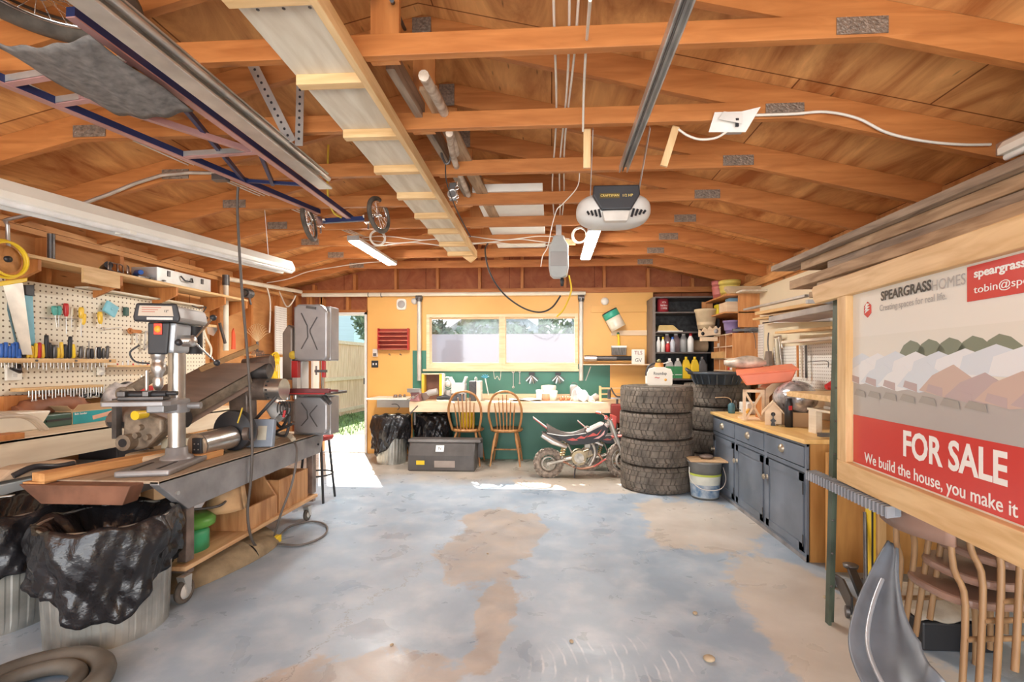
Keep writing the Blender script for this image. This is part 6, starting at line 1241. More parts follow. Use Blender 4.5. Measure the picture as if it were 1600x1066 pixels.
    for s_ in (-1,1):
        MB().tube(smoothpath([(x, s_*.068, .515-.03*math.sin(PI*(x+.02)/.44)) for x in (-.02,.1,.2,.3,.42)],3),.006,6).build('seat_piping', WHT, t)
        MB().prism([(.08,.47),(.42,.51),(.62,.61),(.68,.55),(.60,.43),(.44,.39),(.26,.38)], s_*.075-.006, s_*.075+.006, 'Y').build('side_shroud', BLACK, t, bevel=.004)
        for j,(pts, c_) in enumerate((([(.30,.445),(.36,.485),(.40,.47),(.44,.50),(.40,.455),(.34,.455)],accent),([(.42,.47),(.50,.52),(.54,.50),(.60,.565),(.55,.49),(.48,.48)],accent),([(.50,.45),(.58,.49),(.63,.55),(.62,.50),(.56,.455)],mat('flame_pink',(.75,.40,.38),.4)),([(.20,.44),(.27,.46),(.33,.435),(.26,.43)],accent))):
            MB().prism(pts, s_*.083-.001, s_*.083+.001, 'Y').build('flame_graphic', c_, t)
    MB().prism([(.42,.52),(.48,.575),(.60,.635),(.69,.60),(.64,.52),(.50,.49)],-.06,.06,'Y').build('tank_cover', BLACK if not accent else mat('white_plastic_tank',(.70,.60,.55),.4), t, bevel=.02)
    MB().tube(arc((.44,0,.555),.028,0,360,14,'Y'),.008,6).build('fuel_cap', DUST, t)
    MB().bar((-.17,0,.68),(.02,0,.53),.10,.012).build('rear_fender', RED_, t, bevel=.003); MB().bar((-.175,0,.69),(-.02,0,.575),.105,.006).build('fender_edge', WHT, t)
    MB().prism([(-.08,.52),(.04,.50),(.16,.43),(.02,.41)],-.08,.08,'Y').build('tail_panel', BLACK, t, bevel=.01)
    MB().bar((.72,0,.46),(1.02,0,.50),.10,.010).build('front_fender', RED_, t, bevel=.003)
    for s_ in (-1,1): MB().tube(smoothpath([(.66,s_*.05,.66),(.60,s_*.08,.58),(.56,s_*.05,.45)],4),.005,6).build('cable', BLACK, t)
    return t
RB = mat('bike_red',(.62,.10,.08),.4,var=.1)
q = P(857,745,z=0)
dirt_bike((q.x, 5.48, 0), R(4), 'small dusty dirt bike with red and black flame graphics in front of the green panel', True, RB)
q = P(905,722,z=0)
t = dirt_bike((P(916,700,Y=6.08).x+.02, 5.86, 0), R(-3), 'second dirt bike with dark red tank standing behind the flame one', True, mat('dark_red_tank',(.38,.06,.05),.4)); t.scale=(.8,.75,.88)
# ---- tyre stacks
def tyre_mesh(R_, w_, seed):
    rn = random.Random(seed); m = MB(); ri = R_*.62
    pr = [(ri, -.36*w_),(ri+.01,-.42*w_),(R_*.78,-.5*w_),(R_*.93,-.47*w_),(R_*.985,-.40*w_),(R_*.99,0),(R_*.985,.40*w_),(R_*.93,.47*w_),(R_*.78,.5*w_),(ri+.01,.42*w_),(ri,.36*w_),(ri-.0,.30*w_),(ri+.03,.28*w_),(ri+.06,0),(ri+.03,-.28*w_),(ri,-.36*w_)]
    m.lathe([(r, h+w_/2) for r, h in pr], seg=72)
    return m
def tread_mesh(R_, w_, seed):
    m = MB(); NB = 54; rn = random.Random(seed)
    rows = [(-.47,-.33),(-.31,-.14),(-.12,.12),(.14,.31),(.33,.47)]
    for j,(za,zb) in enumerate(rows):
        for k in range(NB):
            off = (.5 if j%2 else 0)+.12*math.sin(k*2.3+j*1.7); skew = (.35,-.5,.45,.5,-.35)[j]
            g_ = .10
            a0 = 2*PI*(k+off+g_)/NB; a1 = 2*PI*(k+1+off-g_+.1*math.sin(k*3.1+j))/NB; sk = skew*2*PI/NB
            ro = R_*1.0; rb = R_*.975
            if j in (0,4): ro = R_*.992
            vs=[]
            for (a, z, s1) in ((a0,za,-1),(a1,za,-1),(a1+.15*sk,(za+zb)/2,0),(a1,zb,1),(a0,zb,1),(a0+.15*sk,(za+zb)/2,0)):
                aa = a + s1*sk*.35
                vs.append((aa, z*w_+w_/2))
            pts=[(rb*math.cos(a),rb*math.sin(a),z) for a,z in vs]; 
            edge = .965 if j in (0,4) else 1
            pts+=[((ro if abs((z-w_/2)/w_)<.45 else ro*.965)*math.cos(a),(ro if abs((z-w_/2)/w_)<.45 else ro*.965)*math.sin(a),z) for a,z in vs]
            m.add(pts,[(6,7,8,9,10,11)]+[(i,(i+1)%6,(i+1)%6+6,i+6) for i in range(6)])
    return m
TR_ = .372; TW = .268
q = P(1032,772,z=0); tx, ty = P(1031,700,Y=4.98+.0).x, q.y+.0+.30
def tyre(loc, rot, lab, grp=None):
    t = T('tyre', lab, 'tyre', loc, rot, grp)
    o = tyre_mesh(TR_, TW, 1).build('carcass', RUB, t); o2 = tread_mesh(TR_, TW, 1).build('tread', mat('worn_tread',(.18,.15,.12),.75,var=.25,vs=10), t); o2['kind'] = 'stuff' if False else 'part'; del o2['kind']
    return t
t1 = tyre((tx, ty, 0), 0, 'off-road tyre at the floor, lowest of the front stack of four')
dup(t1, (tx+.005, ty-.01, TW), .6, 'off-road tyre second from the bottom of the front stack of four')
dup(t1, (tx-.008, ty+.005, TW*2), 1.3, 'off-road tyre second from the top of the front stack of four')
dup(t1, (tx+.0, ty, TW*3), 2.1, 'off-road tyre on top of the front stack, under the white jug')
x2, y2 = P(1118,650,Y=5.85).x, 5.85
for k in range(4): dup(t1, (x2+.01*(k%2), y2, TW*k), .4*k, 'shaded tyre in the rear stack beside the grey cabinet, %s' % ('lowest of it','second from its bottom','second from its top','topmost, under the drain pan')[k])
dup(t1, (x2-.55, y2+.40, 0), .3, 'tyre lying on the floor behind the front stack') if False else None
# jug on the tyres
t = T('weed_killer_jug', 'white weed killer jug with an orange cap on the top tyre', 'jug', (P(1029,607,Y=ty-.1).x, ty-.12, TW*4)); JW = mat('jug_white',(.88,.83,.72),.4,var=.03)
o = MB().prism([(-.115,0),(.115,0),(.125,.02),(.125,.13),(.11,.17),(.05,.185),(.05,.19),(-.05,.19),(-.05,.185),(-.11,.17),(-.13,.13),(-.13,.02)],-.05,.05,'Y').build('jug_body', JW, t, bevel=.02); 
MB().cyl((.0,0,.19),(.0,0,.235),.045).build('cap', mat('cap_orange',(.80,.35,.08),.4), t); MB().ball((.0,0,.25),.022,10,8).build('pump_knob', mat('olive',(.20,.20,.08),.5), t)
MB().tube(smoothpath([(.03,0,.22),(-.06,-.01,.225),(-.12,-.02,.18),(-.135,-.02,.10)],4),.011,8).build('handle', BLACK, t); MB().tube([(.02,-.01,.22),(.09,-.02,.24),(.12,-.02,.25)],.006,6).build('nozzle', LGREY, t)
text('Roundup', .043, 'lettering', BLACK, t, (0,-.0525,.125), (R(90),0,0), sx=.85); text('~', .09, 'lettering', REDP, t, (-.03,-.0525,.085), (R(90),0,0)); MB().lathe([(0,-.002),(.014,-.001),(.014,0)],(.055,-.051,.06),'Y',12).build('weed_picture', mat('jug_orange',(.85,.45,.1),.5), t)
# black drain pan on the rear tyres
t = T('drain_pan', 'round dark ribbed tub with a wide rim resting on the rear tyre stack', 'tub', (1.82, 5.42, TW*4)); t.scale = (.84,.84,1); DK = mat('blue_black_plastic',(.06,.075,.09),.35,var=.1)
MB().lathe([(0,0),(.27,0),(.31,.10),(.36,.11),(.37,.13),(.33,.135),(.28,.02),(0,.015)],seg=40).build('tub', DK, t)
for k in range(20): a=2*PI*k/20; MB().bar((.275*math.cos(a),.275*math.sin(a),.01),(.318*math.cos(a),.318*math.sin(a),.10),.016,.016).build('rib', DK, t)
MB().tube(smoothpath([(-.35,-.12,.13),(-.42,-.14,.15),(-.40,-.02,.17),(-.33,.02,.14)],4),.014,8).build('handle', DK, t)
# dark red seat behind second bike etc
t = T('small_bicycle_seatpost', 'grey metal frame with dark handles standing behind the flame dirt bike', 'frame', (P(965,610,Y=5.95).x,5.975,0)); 
MB().tube([(-.10,0,.86),(-.10,0,.98)],.02,8).build('left_post', DSTEEL, t); MB().tube(smoothpath([(-.08,0,1.0),(-.02,0,.90),(.06,0,.90),(.12,0,1.0)],3),.010,6).build('yoke', DSTEEL, t); MB().tube([(.12,0,1.0),(.12,0,.86)],.015,8).build('right_post', DSTEEL, t); MB().bar((-.1,0,.87),(.12,0,.87),.02,.02).build('cross_bar', GALV, t)
MB().box((-.08,-.02,.56),(.12,.06,.80)).build('dark_red_seat', mat('oxblood',(.28,.04,.03),.45), t, bevel=.02); MB().cyl((0,.02,0),(0,.02,.86),.014).build('post', DSTEEL, t); MB().box((-.12,-.02,0),(.12,.04,.02)).build('foot', DSTEEL, t)
# bucket
q = P(1107,778,z=0)
t = T('plastic_bucket', 'dirty pail with a blue and green label and a tray of scraps on top', 'bucket', (1.485, 4.76, 0)); 
BG = mat('bucket_grey',(.20,.20,.19),.5,var=.15)
MB().lathe([(0,.005),(.125,.0),(.155,.34),(.165,.345),(.165,.36),(.15,.362),(.145,.33)],seg=36).build('pail', BG, t); MB().lathe([(.1275,.02),(.1475,.235)],seg=36).build('label_band', mat('label_white_green',(.66,.68,.60),.5,var=.08,vs=9), t)
MB().lathe([(.1265,.02),(.1385,.14)],seg=36,c=(0,0,.003)).build('blue_band', mat('label_blue_scene',(.10,.20,.34),.5,var=.6,vs=18,col2=(.50,.56,.60)), t).scale=(1.012,1.012,1); MB().lathe([(.1478,.225),(.1492,.245)],seg=36).build('green_stripe', mat('lime_stripe',(.55,.65,.10),.5), t).scale=(1.008,1.008,1)
MB().tube(smoothpath([(-.16,-.04,.30),(-.165,-.10,.20),(-.10,-.17,.13),(.0,-.19,.115),(.10,-.17,.13),(.165,-.10,.20),(.16,-.04,.30)],4),.004,6).build('bail_handle', LGREY, t)
o = MB().prism([(-.17,-.12),(.17,-.15),(.19,.10),(-.15,.13)],0,.012,'Z').build('cardboard_lid', CARD, bevel=.002); o.location=(1.485,4.76,.363); tag(o,'worn cardboard piece lying over the pail','cardboard')
o = MB().ball((0,0,.02),(.07,.05,.025),12,8).build('scrap_heap', BRNM); o.location=(1.50,4.76,.376); tag(o,'small brown heap of scraps on the cardboard over the pail','scraps')
# ================================================================ RIGHT BACK CORNER: black shelving, pigeonholes
SY = 6.38; sx0, sx1 = P(1022,500,Y=SY).x, P(1122,500,Y=SY).x
zs = [P(1060,py,Y=SY).z for py in (464,488,519,551,593,640)]
BLKS = mat('black_shelf_paint',(.035,.033,.033),.6,var=.4,vs=20)
t = T('black_shelving', 'tall black shelving unit filled with bottles in the back right corner', 'shelving', ((sx0+sx1)/2, SY+.2, 0))
for x in (sx0, sx1): MB().box((x-.018,SY,0),(x+.018,YB-.02,zs[0])).build('side_panel', mat('brown_grey_edge',(.20,.16,.13),.6) if x == sx0 else BLKS, t, w=True)
MB().box((sx0,YB-.03,0),(sx1,YB-.014,zs[0])).build('back_panel', BLKS, t, w=True)
for z in zs: MB().box((sx0+.018,SY,z-.012),(sx1-.018,YB-.03,z+.006)).build('shelf_board', mat('shelf_edge_grey',(.13,.11,.10),.6), t, w=True)
def bottle(px, shelf, h, r, body, cap, lab, capr=.45, y=SY+.06, jug=False, group=None, name='bottle', cat='bottle'):
    q = P(px, 560, Y=y); t = T(name, lab, cat, (q.x, y, zs[shelf]+.006), 0, group)
    if jug: MB().prism([(-r,0),(r,0),(r,h*.62),(r*.5,h*.86),(r*.3,h*.88),(-r*.3,h*.88),(-r*.6,h*.84),(-r,h*.6)],-r*.6,r*.6,'Y').build('body', body, t, bevel=r*.2); MB().cyl((0,0,h*.87),(0,0,h),r*.34).build('cap', cap, t)
    else: MB().lathe([(0,0),(r,.0),(r,h*.66),(r*capr,h*.84),(r*capr,h*.86)],seg=18).build('body', body, t); MB().lathe([(r*capr*1.1,h*.85),(r*capr*1.1,h),(0,h)],seg=14).build('cap', cap, t)
    return t
MAUVE = mat('mauve_liquid',(.36,.24,.24),.3); CLRP = mat('cloudy_plastic',(.50,.48,.45),.3)
t = T('red_tin', 'dark red coffee tin with pale lettering on the top black shelf', 'tin', (P(1036,480,Y=SY+.1).x, SY+.12, zs[1]+.006)); MB().lathe([(0,0),(.075,0),(.075,.185),(0,.185)],seg=28).build('tin', mat('tin_red',(.36,.03,.04),.35), t)
for k,z in enumerate((.13,.09,.05)): text(('VITA','Red Rose','COFFEE')[k], .030, 'lettering', WHT, t, (0,-.077,z), (R(90),0,0), sx=.8)
t = T('yellow_dish_pan', 'shallow yellow wedge-shaped pan on the second black shelf', 'pan', (P(1043,515,Y=SY+.1).x, SY+.12, zs[2]+.006)); MB().prism([(-.14,0),(.16,0),(.06,.09),(-.12,.09)],-.08,.08,'Y').build('pan', mat('mustard_plastic',(.60,.42,.16),.5), t, bevel=.01); MB().box((-.14,-.09,0),(.18,.09,.015)).build('rim', CREAM, t)
specs = [(1029,.20,.028,WHT,CREAM,'white squeeze bottle at the left end of the third black shelf'),(1036,.20,.026,CREAM,YELP,'slim cream bottle second from left on the third black shelf'),(1042,.27,.050,MAUVE,CREAM,'mauve jug behind the small bottles on the third black shelf'),(1043.5,.14,.030,REDP,WHT,'short red and white bottle on the third black shelf'),(1051,.20,.032,mat('pale_blue_white',(.62,.64,.70),.4),BLUEP,'white spray can with a blue cap on the third black shelf'),(1056,.27,.052,MAUVE,CREAM,'mauve jug right of the blue-capped can'),(1068,.27,.050,CLRP,CREAM,'cloudy clear jug on the third black shelf'),(1079,.25,.040,WHT,REDP,'white bottle with a red cap on the third black shelf')]
for k,(px_,h,r,b_,c_,lab) in enumerate(specs): bottle(px_,3,h,r,b_,c_,lab,y=SY+(.20 if 'jug' in lab else .05))
o = MB().cyl((-.11,0,.09),(.08,0,.09),.085,seg=20).build('brown_roll', mat('brown_paper',(.36,.24,.14),.8,var=.2)); o.location=(P(1095,540,Y=SY+.2).x,SY+.22,zs[3]+.002); tag(o,'brown paper roll at the right end of the third black shelf','roll')
bottle(1032,4,.20,.06,GREYP,DSTEEL,'grey handled can at the left end of the lowest visible black shelf',name='oil_can',cat='can')
DG = mat('label_green',(.05,.26,.10),.4)
for px_,lab in ((1046,'green-labelled clear jug, left of the matching pair'),(1059,'green-labelled clear jug, right of the matching pair')):
    q = bottle(px_,4,.27,.052,CLRP,WHT,lab,jug=True,name='oil_jug',cat='jug',y=SY+.06); MB().box((-.053,-.034,.01),(.053,-.0325,.165)).build('green_label', DG, q); MB().box((-.045,-.036,.05),(.045,-.0345,.06)).build('label_bar', WHT, q)
for px_,b_,lab in ((1072,YELP,'bright yellow jug beside the green-labelled ones'),(1085.5,YELP,'bright yellow jug beside the dark grey one'),(1097,mat('slate_jug',(.13,.13,.13),.4),'dark grey jug at the right end of the row')):
    q = bottle(px_,4,.29,.052,b_,b_,lab,jug=True,name='oil_jug',cat='jug',y=SY+.06); MB().box((.052,-.02,.04),(.062,.02,.20)).build('grip', b_, q, bevel=.008)
# pigeonhole cabinet on the right wall, open side towards the room
CF, CY0_, CY1_ = 2.10, 5.72, 6.36; cz0, cz1 = 1.06, 1.655
ORW = wood('orange_ply',(.50,.19,.06),(.70,.34,.13),'Z',2,.5,knots=1.5,bump=.05)
t = T('pigeonhole_cabinet', 'orange plywood pigeonhole cabinet with a drawer hung on the right wall', 'cabinet', (2.25, 6.0, cz0))
MB().box((CF,CY0_,cz0),(XR,CY0_+.015,cz1)).build('near_side', ORW, t, w=True); MB().box((CF,CY1_-.015,cz0),(XR,CY1_,cz1)).build('far_side', ORW, t, w=True)
MB().box((XR-.012,CY0_,cz0),(XR-.002,CY1_,cz1)).build('back', ORW, t, w=True)
for k in range(5): z = cz0+(cz1-cz0-.012)*k/4; q_ = MB().box((CF,CY0_+.015,z),(XR-.012,CY1_-.015,z+.012)).build('shelf', ORW, t, w=True); MB().box((CF-.004,CY0_,z),(CF,CY1_,z+.012)).build('pale_edge', PB, q_, w=True)
for k in (1,2): y = CY0_+(CY1_-CY0_)*k/3; q_ = MB().box((CF,y-.006,cz0),(XR-.012,y+.006,cz1)).build('divider', ORW, t, w=True); MB().box((CF-.003,y-.006,cz0),(CF,y+.006,cz1)).build('pale_edge', PB, q_, w=True)
MB().box((CF-.035,CY0_+.22,cz0+.305),(CF+.2,CY1_+.0,cz0+.385)).build('drawer', mat('drawer_tan',(.72,.42,.17),.5), t, w=True)
for k,(y,z,c_) in enumerate(((6.25,cz1-.148,CREAM),(5.95,cz0+.16,REDP),(5.82,cz0+.16,WHT),(5.95,cz0+.012,WHT),(5.80,cz0+.012,REDP))): o = MB().box((-.03,-.05,0),(.05,.05,.03+.02*(k==0))).build('small_packet', c_, bevel=.006); o.location=(CF+.05,y,z+.001); tag(o,'small %s packet lying in a pigeonhole, %s'%('cream' if c_ is CREAM else 'red' if c_ is REDP else 'white',('upper far one','middle column','near column','bottom middle','bottom near')[k]),'packet')
# upper hutch
t = T('wall_hutch', 'open orange plywood hutch above the pigeonholes near the ceiling', 'shelf', (2.25,6.05,1.70)); h1 = 2.09
MB().box((CF+.06,CY0_-.02,1.72),(XR,CY0_,h1)).build('near_side', ORW, t, w=True); MB().box((CF-.12,6.46,1.70),(CF+.02,6.48,h1+.02)).build('far_side', ORW, t, w=True)
MB().box((CF-.10,CY0_-.02,1.885),(XR,6.46,1.90)).build('middle_shelf', ORW, t, w=True); MB().box((CF-.08,CY0_-.02,h1),(XR,6.46,h1+.02)).build('top_board', ORW, t, w=True); MB().box((XR-.012,CY0_,1.70),(XR-.002,6.46,h1)).build('back', ORW, t, w=True)
MB().prism([(CF-.05,h1+.02),(XR,h1+.02),(XR,h1+.10),(CF-.09,h1+.10),(CF-.09,h1+.07)],CY0_-.06,CY0_+.02,'Y').build('crown_moulding', mat('moulding_tan',(.60,.45,.28),.5), t, w=True)
MB().bar((CF+.02,CY0_+.05,1.69),(XR-.02,CY0_+.0,1.69),.05,.03).build('metal_rail', DSTEEL, t, w=True)
q = P(1141,470,Y=6.1)
for px_,r,h,c_,lab,y in ((1123,.085,.25,mat('coral_pink',(.78,.25,.22),.45),'coral pink bin tilted on top of the hutch',6.35),(1140,.125,.22,mat('lemon_yellow',(.85,.68,.16),.45),'yellow bucket with ribs on top of the hutch',6.15)):
    t = T('bucket', lab, 'bucket', (P(px_,440,Y=y).x, y, h1+.021)); MB().lathe([(0,0),(r*.78,0),(r*.97,h*.8),(r,h*.8),(r*1.05,h*.86),(r*1.05,h),(r*.98,h),(r*.9,h*.3)],seg=30).build('pail', c_, t); MB().lathe([(r*1.0,h*.62),(r*1.03,h*.66),(r*1.0,h*.70)],seg=30).build('rib', c_, t)
t = T('yellow_bin', 'small bright yellow box on the hutch shelf', 'box', (P(1124,490,Y=6.2).x,6.2,1.901)); MB().box((-.05,-.06,0),(.05,.06,.14)).build('box', mat('neon_yellow',(.95,.75,.02),.4), t, bevel=.01)
o = MB().box((-.10,-.12,0),(.12,.14,.13)).build('wooden_box', PB, bevel=.004); o.location=(2.16,5.92,1.901); tag(o,'pale open wooden box on the hutch shelf','box')
o = MB().box((-.06,-.06,0),(.06,.06,.05)).build('blue_carton', mat('pale_blue',(.25,.45,.62),.5)); o.location=(2.18,5.95,2.032); tag(o,'small pale blue carton lying on the pale wooden box','carton')
t = T('flower_pot', 'purple plastic flower pot standing on the pigeonhole cabinet', 'flower pot', (P(1141,505,Y=5.9).x+.02,5.9,cz1+.002)); MB().lathe([(0,0),(.07,0),(.095,.13),(.102,.13),(.105,.155),(.097,.155),(.085,.04)],seg=26).build('pot', mat('purple_plastic',(.27,.19,.36),.45), t)
t = T('planter', 'large tan planter bowl at the right of the black shelving', 'planter', (P(1102,510,Y=6.30).x,6.27,zs[2]+.03)); MB().lathe([(0,0),(.10,0),(.135,.22),(.145,.225),(.145,.25),(.13,.25),(.11,.05)],seg=30).build('bowl', mat('tan_planter',(.72,.56,.35),.5), t)
t = T('crown_board', 'pale wooden board cut into crown points with round badges', 'board', (P(1110,515,Y=6.0).x,6.02,cz1-.03),.15); MB().prism([(-.14,0),(.14,.03),(.14,.13),(.11,.10),(.08,.14),(.04,.10),(.0,.13),(-.03,.09),(-.07,.12),(-.10,.07),(-.14,.09)],0,.018,'Y').build('board', PB, t, bevel=.003)
MB().lathe([(0,-.003),(.022,-.002),(.022,0)],(-.09,0,.04),'Y',14).build('badge', BLACK, t); MB().lathe([(0,-.003),(.028,-.002),(.028,0)],(.08,0,.07),'Y',14).build('badge', GREYP, t); MB().box((-.1,.0,-.05),(.1,.06,.0)).build('support_block', PB, t)
# ================================================================ GREY BASE CABINET
KX, KY0, KY1, KZ = 1.665, 3.24, 5.05, .775
SLATE = mat('slate_blue_paint',(.16,.19,.235),.42,var=.18,vs=3)
t = T('base_cabinet', 'slate grey base cabinet with three drawers and three doors under a yellow top', 'cabinet', ((KX+XR)/2, (KY0+KY1)/2, 0))
AMB = wood('amber_panel',(.42,.20,.055),(.60,.32,.10),'Z',1.5,.5,bump=.04)
MB().box((KX+.02,KY0,0),(XR-.01,KY0+.02,KZ)).build('end_panel', AMB, t, w=True, label='amber plywood end panel'); MB().box((KX+.02,KY1-.02,0),(XR-.01,KY1,KZ)).build('end_panel', SLATE, t, w=True)
MB().box((KX+.012,KY0+.02,0),(KX+.02,KY1-.02,KZ)).build('carcase_front', BLACK, t, w=True)
YT = wood('yellow_counter',(.72,.42,.13),(.88,.60,.25),'Y',2,.4,bump=.04)
MB().box((KX-.03,KY0-.02,KZ),(XR-.01,KY1+.02,KZ+.028)).build('worktop', YT, t, w=True, bevel=.004)
n3 = (KY1-KY0)/3
for k in range(4): y = KY0+n3*k; MB().box((KX-.004,max(KY0,y-.022),0),(KX+.012,min(KY1,y+.022),KZ)).build('stile', SLATE, t, w=True)
for z0_,z1_ in ((0,.05),(KZ-.195,KZ-.165),(KZ-.02,KZ)): MB().box((KX-.003,KY0,z0_),(KX+.0115,KY1,z1_)).build('rail', SLATE, t, w=True)
MB().box((KX-.006,KY0,0),(KX-.003,KY1,.03)).build('skirting', mat('worn_skirting',(.25,.24,.24),.6,var=.3), t, w=True)
for k in range(3):
    ya, yb = KY0+n3*k+.028, KY0+n3*(k+1)-.028
    d = MB().box((KX-.010,ya,KZ-.158),(KX+.008,yb,KZ-.026)).build('drawer', SLATE, t, w=True, bevel=.003)
    pc_ = Vector((KX-.010,(ya+yb)/2+.02,KZ-.085)); MB().lathe([(0,-.022),(.02,-.02),(.028,-.012),(.032,0)],pc_,'X',16).build('cup_pull', mat('aged_brass',(.50,.44,.34),.35,.7), d, w=True)
    d = MB().box((KX-.006,ya,.058),(KX+.008,yb,KZ-.203)).build('door', SLATE, t, w=True, bevel=.002)
    for a_ in ((ya,.058,ya+.05,KZ-.203),(yb-.05,.058,yb,KZ-.203),(ya,.058,yb,.11),(ya,KZ-.255,yb,KZ-.203)): MB().box((KX-.013,a_[0],a_[1]),(KX-.006,a_[2],a_[3])).build('door_frame_rail', SLATE, d, w=True)
    ky_ = yb-.02 if k != 0 else yb-.02; kz_ = .43
    MB().lathe([(0,-.035),(.018,-.032),(.022,-.022),(.010,-.012),(.02,0)],(KX-.013,ky_,kz_),'X',16).build('knob', MATS['aged_brass'], d, w=True)
    for z in (.13,KZ-.30): MB().box((KX-.015,ya-.006,z-.04),(KX-.012,ya+.006,z+.04)).build('hinge', BLACK, d, w=True)
CT2 = KZ+.028
def oncab(px, py, x=None): return P(px, py, z=CT2)
# items on the cabinet
q = oncab(1143,646)
t = T('squeeze_bottle', 'small teal squeeze bottle with a spout at the far end of the yellow top', 'bottle', q); TE = mat('dull_teal',(.06,.17,.22),.45); MB().lathe([(0,0),(.03,0),(.033,.02),(.033,.08),(.02,.10),(.01,.105)],seg=18).build('bottle', TE, t); MB().tube(smoothpath([(0,0,.10),(-.01,0,.14),(-.06,0,.16),(-.16,0,.155)],4),.005,6).build('spout', mat('tan_cord',(.50,.36,.22),.6), t); MB().tube(smoothpath([(.02,0,.09),(.04,0,.13),(.05,0,.05),(.09,0,.03)],4),.006,6).build('lever', DSTEEL, t)
t = T('glue_gun', 'orange handled tool lying beside the barn birdhouse', 'tool', oncab(1165,648)+Vector((.03,0,0)), 1.1); MB().tube([(-.08,0,.03),(0,0,.035),(.10,0,.02)],[.02,.026,.012],10).build('body', mat('amber_plastic',(.90,.48,.05),.35), t)
o = MB().box((-.08,-.10,0),(.08,.10,.11)).build('white_tub', WHT, bevel=.008); o.location = (1.98,4.90,CT2); tag(o,'white box on the far end of the yellow top behind the squeeze bottle','box')
q = oncab(1185,652); LW = PB
t = T('barn_birdhouse', 'arched-roof wooden barn birdhouse with an X-braced side', 'birdhouse', (1.86,4.42,CT2), R(-10))
bw, bd, bh = .15, .16, .27
for pts in ([(-bw,0),(-bw+.022,0),(-bw+.022,bh),(-bw,bh)],[(-.0,0),(.022,0),(.022,bh),(0,bh)],[(-bw,bh-.025),(0,bh-.025),(0,bh),(-bw,bh)]): MB().prism(pts,-.01,.012,'Y',Matrix.Translation((-.02,-bd,0))).build('brace', LW, t)
for a,b in (((-bw+.015,0),(.005,bh-.02)),((-bw+.015,bh-.02),(.005,0))): MB().bar((a[0]-.02,-bd,a[1]),(b[0]-.02,-bd,b[1]),.018,.018,up=(0,1,0)).build('brace', LW, t)
arch = [(.01+.22*k/10, bh-.0+.07*math.sin(PI*k/10)) for k in range(11)]
MB().prism([(.005,0),(.04,0),(.04,bh-.06)]+[(.04+.16*k/6,bh-.06+.06*math.sin(PI*k/6)) for k in range(1,6)]+[(.20,bh-.06),(.20,0),(.235,0),(.235,bh)]+arch[::-1],-bd,-bd+.012,'Y').build('arched_front', LW, t)
MB().box((-bw-.02,-bd+.012,0),(.235,bd*.4,.01)).build('floor_board', LW, t); MB().box((-.02,bd*.4-.01,0),(.235,bd*.4,bh)).build('back_board', FIRZ, t); MB().box((-.012,-bd+.012,0),(0,bd*.4,bh)).build('partition', FIRZ, t)
MB().prism(arch+[(p_[0],p_[1]+.012) for p_ in arch[::-1]],-bd-.02,bd*.4,'Y').build('roof', LW, t)
o = MB().lathe([(0,0),(.025,0),(.025,.14),(.015,.16),(.012,.18),(0,.18)],seg=18).build('spray_can', mat('red_can',(.55,.05,.05),.3,.3)); o.location=oncab(1182,651)+Vector((.02,-.0,0)); tag(o,'red spray can standing under the barn birdhouse arch','spray can')
t = T('orange_tray', 'coral orange plastic tray tipped on top of the barn birdhouse', 'tray', (1.90,4.38,CT2+.345), R(0)); ORG = mat('coral_tray',(.90,.24,.12),.45,var=.05)
MB().prism([(-.22,.10),(.22,.10),(.17,0),(-.17,0)],-.24,.20,'Y').build('tray', ORG, t, bevel=.012); MB().box((-.235,-.25,.095),(.235,.215,.108)).build('rim', ORG, t, bevel=.004); t.rotation_euler = (R(5),R(-6),R(-20))
t = T('wrapped_bundle', 'plastic wrapped bundle lying on the coral tray', 'bundle', (1.80,4.60,CT2+.445), R(-20)); m = MB(); m.grid(lambda u,v: Vector((.18*(v-.5)*2*1.0,(.085+.01*math.sin(9*u+12*v))*math.cos(2*PI*u)*max(.25,math.sin(PI*(.1+.8*v))), .06+(.062+.008*math.sin(11*u+7*v))*math.sin(2*PI*u)*max(.25,math.sin(PI*(.1+.8*v))))),24,14); m.build('wrap', mat('dusty_wrap',(.60,.50,.40),.3,var=.3,vs=10,bump=.8,bs=12), t)
q = oncab(1203,660)
t = T('gable_birdhouse', 'small gabled pine birdhouse in front of the barn birdhouse', 'birdhouse', (1.80,4.02,CT2), R(-25))
MB().prism([(-.06,0),(.06,0),(.06,.11),(0,.18),(-.06,.11)],-.07,.08,'Y').build('house', PB, t); 
for s_ in (-1,1): MB().bar((s_*.0,-.095,.188),(s_*.085,-.095,.098),.0,.0) if False else MB().prism([(0,.183),(s_*.085,.085),(s_*.085,.100),(0,.200)],-.10,.10,'Y').build('roof', PB, t)
MB().prism([(-.018,0),(.018,0),(.010,.03),(.022,.04),(.004,.06),(.004,.10),(-.004,.10),(-.004,.06),(-.02,.04),(-.010,.03)],-.10,-.09,'Y').build('black_bird_figure', BLACK, t); MB().lathe([(0,-.002),(.016,-.001),(.016,0)],(0,-.07,.09),'Y',12).build('entrance_hole', BLACK, t)
o = MB().box((-.06,-.06,0),(.06,.05,.14)).build('birdhouse_side', mat('side_tan',(.62,.42,.22),.5), None) ; o.location=(1.93,4.12,CT2); tag(o,'tan wooden box right behind the gabled birdhouse','box')
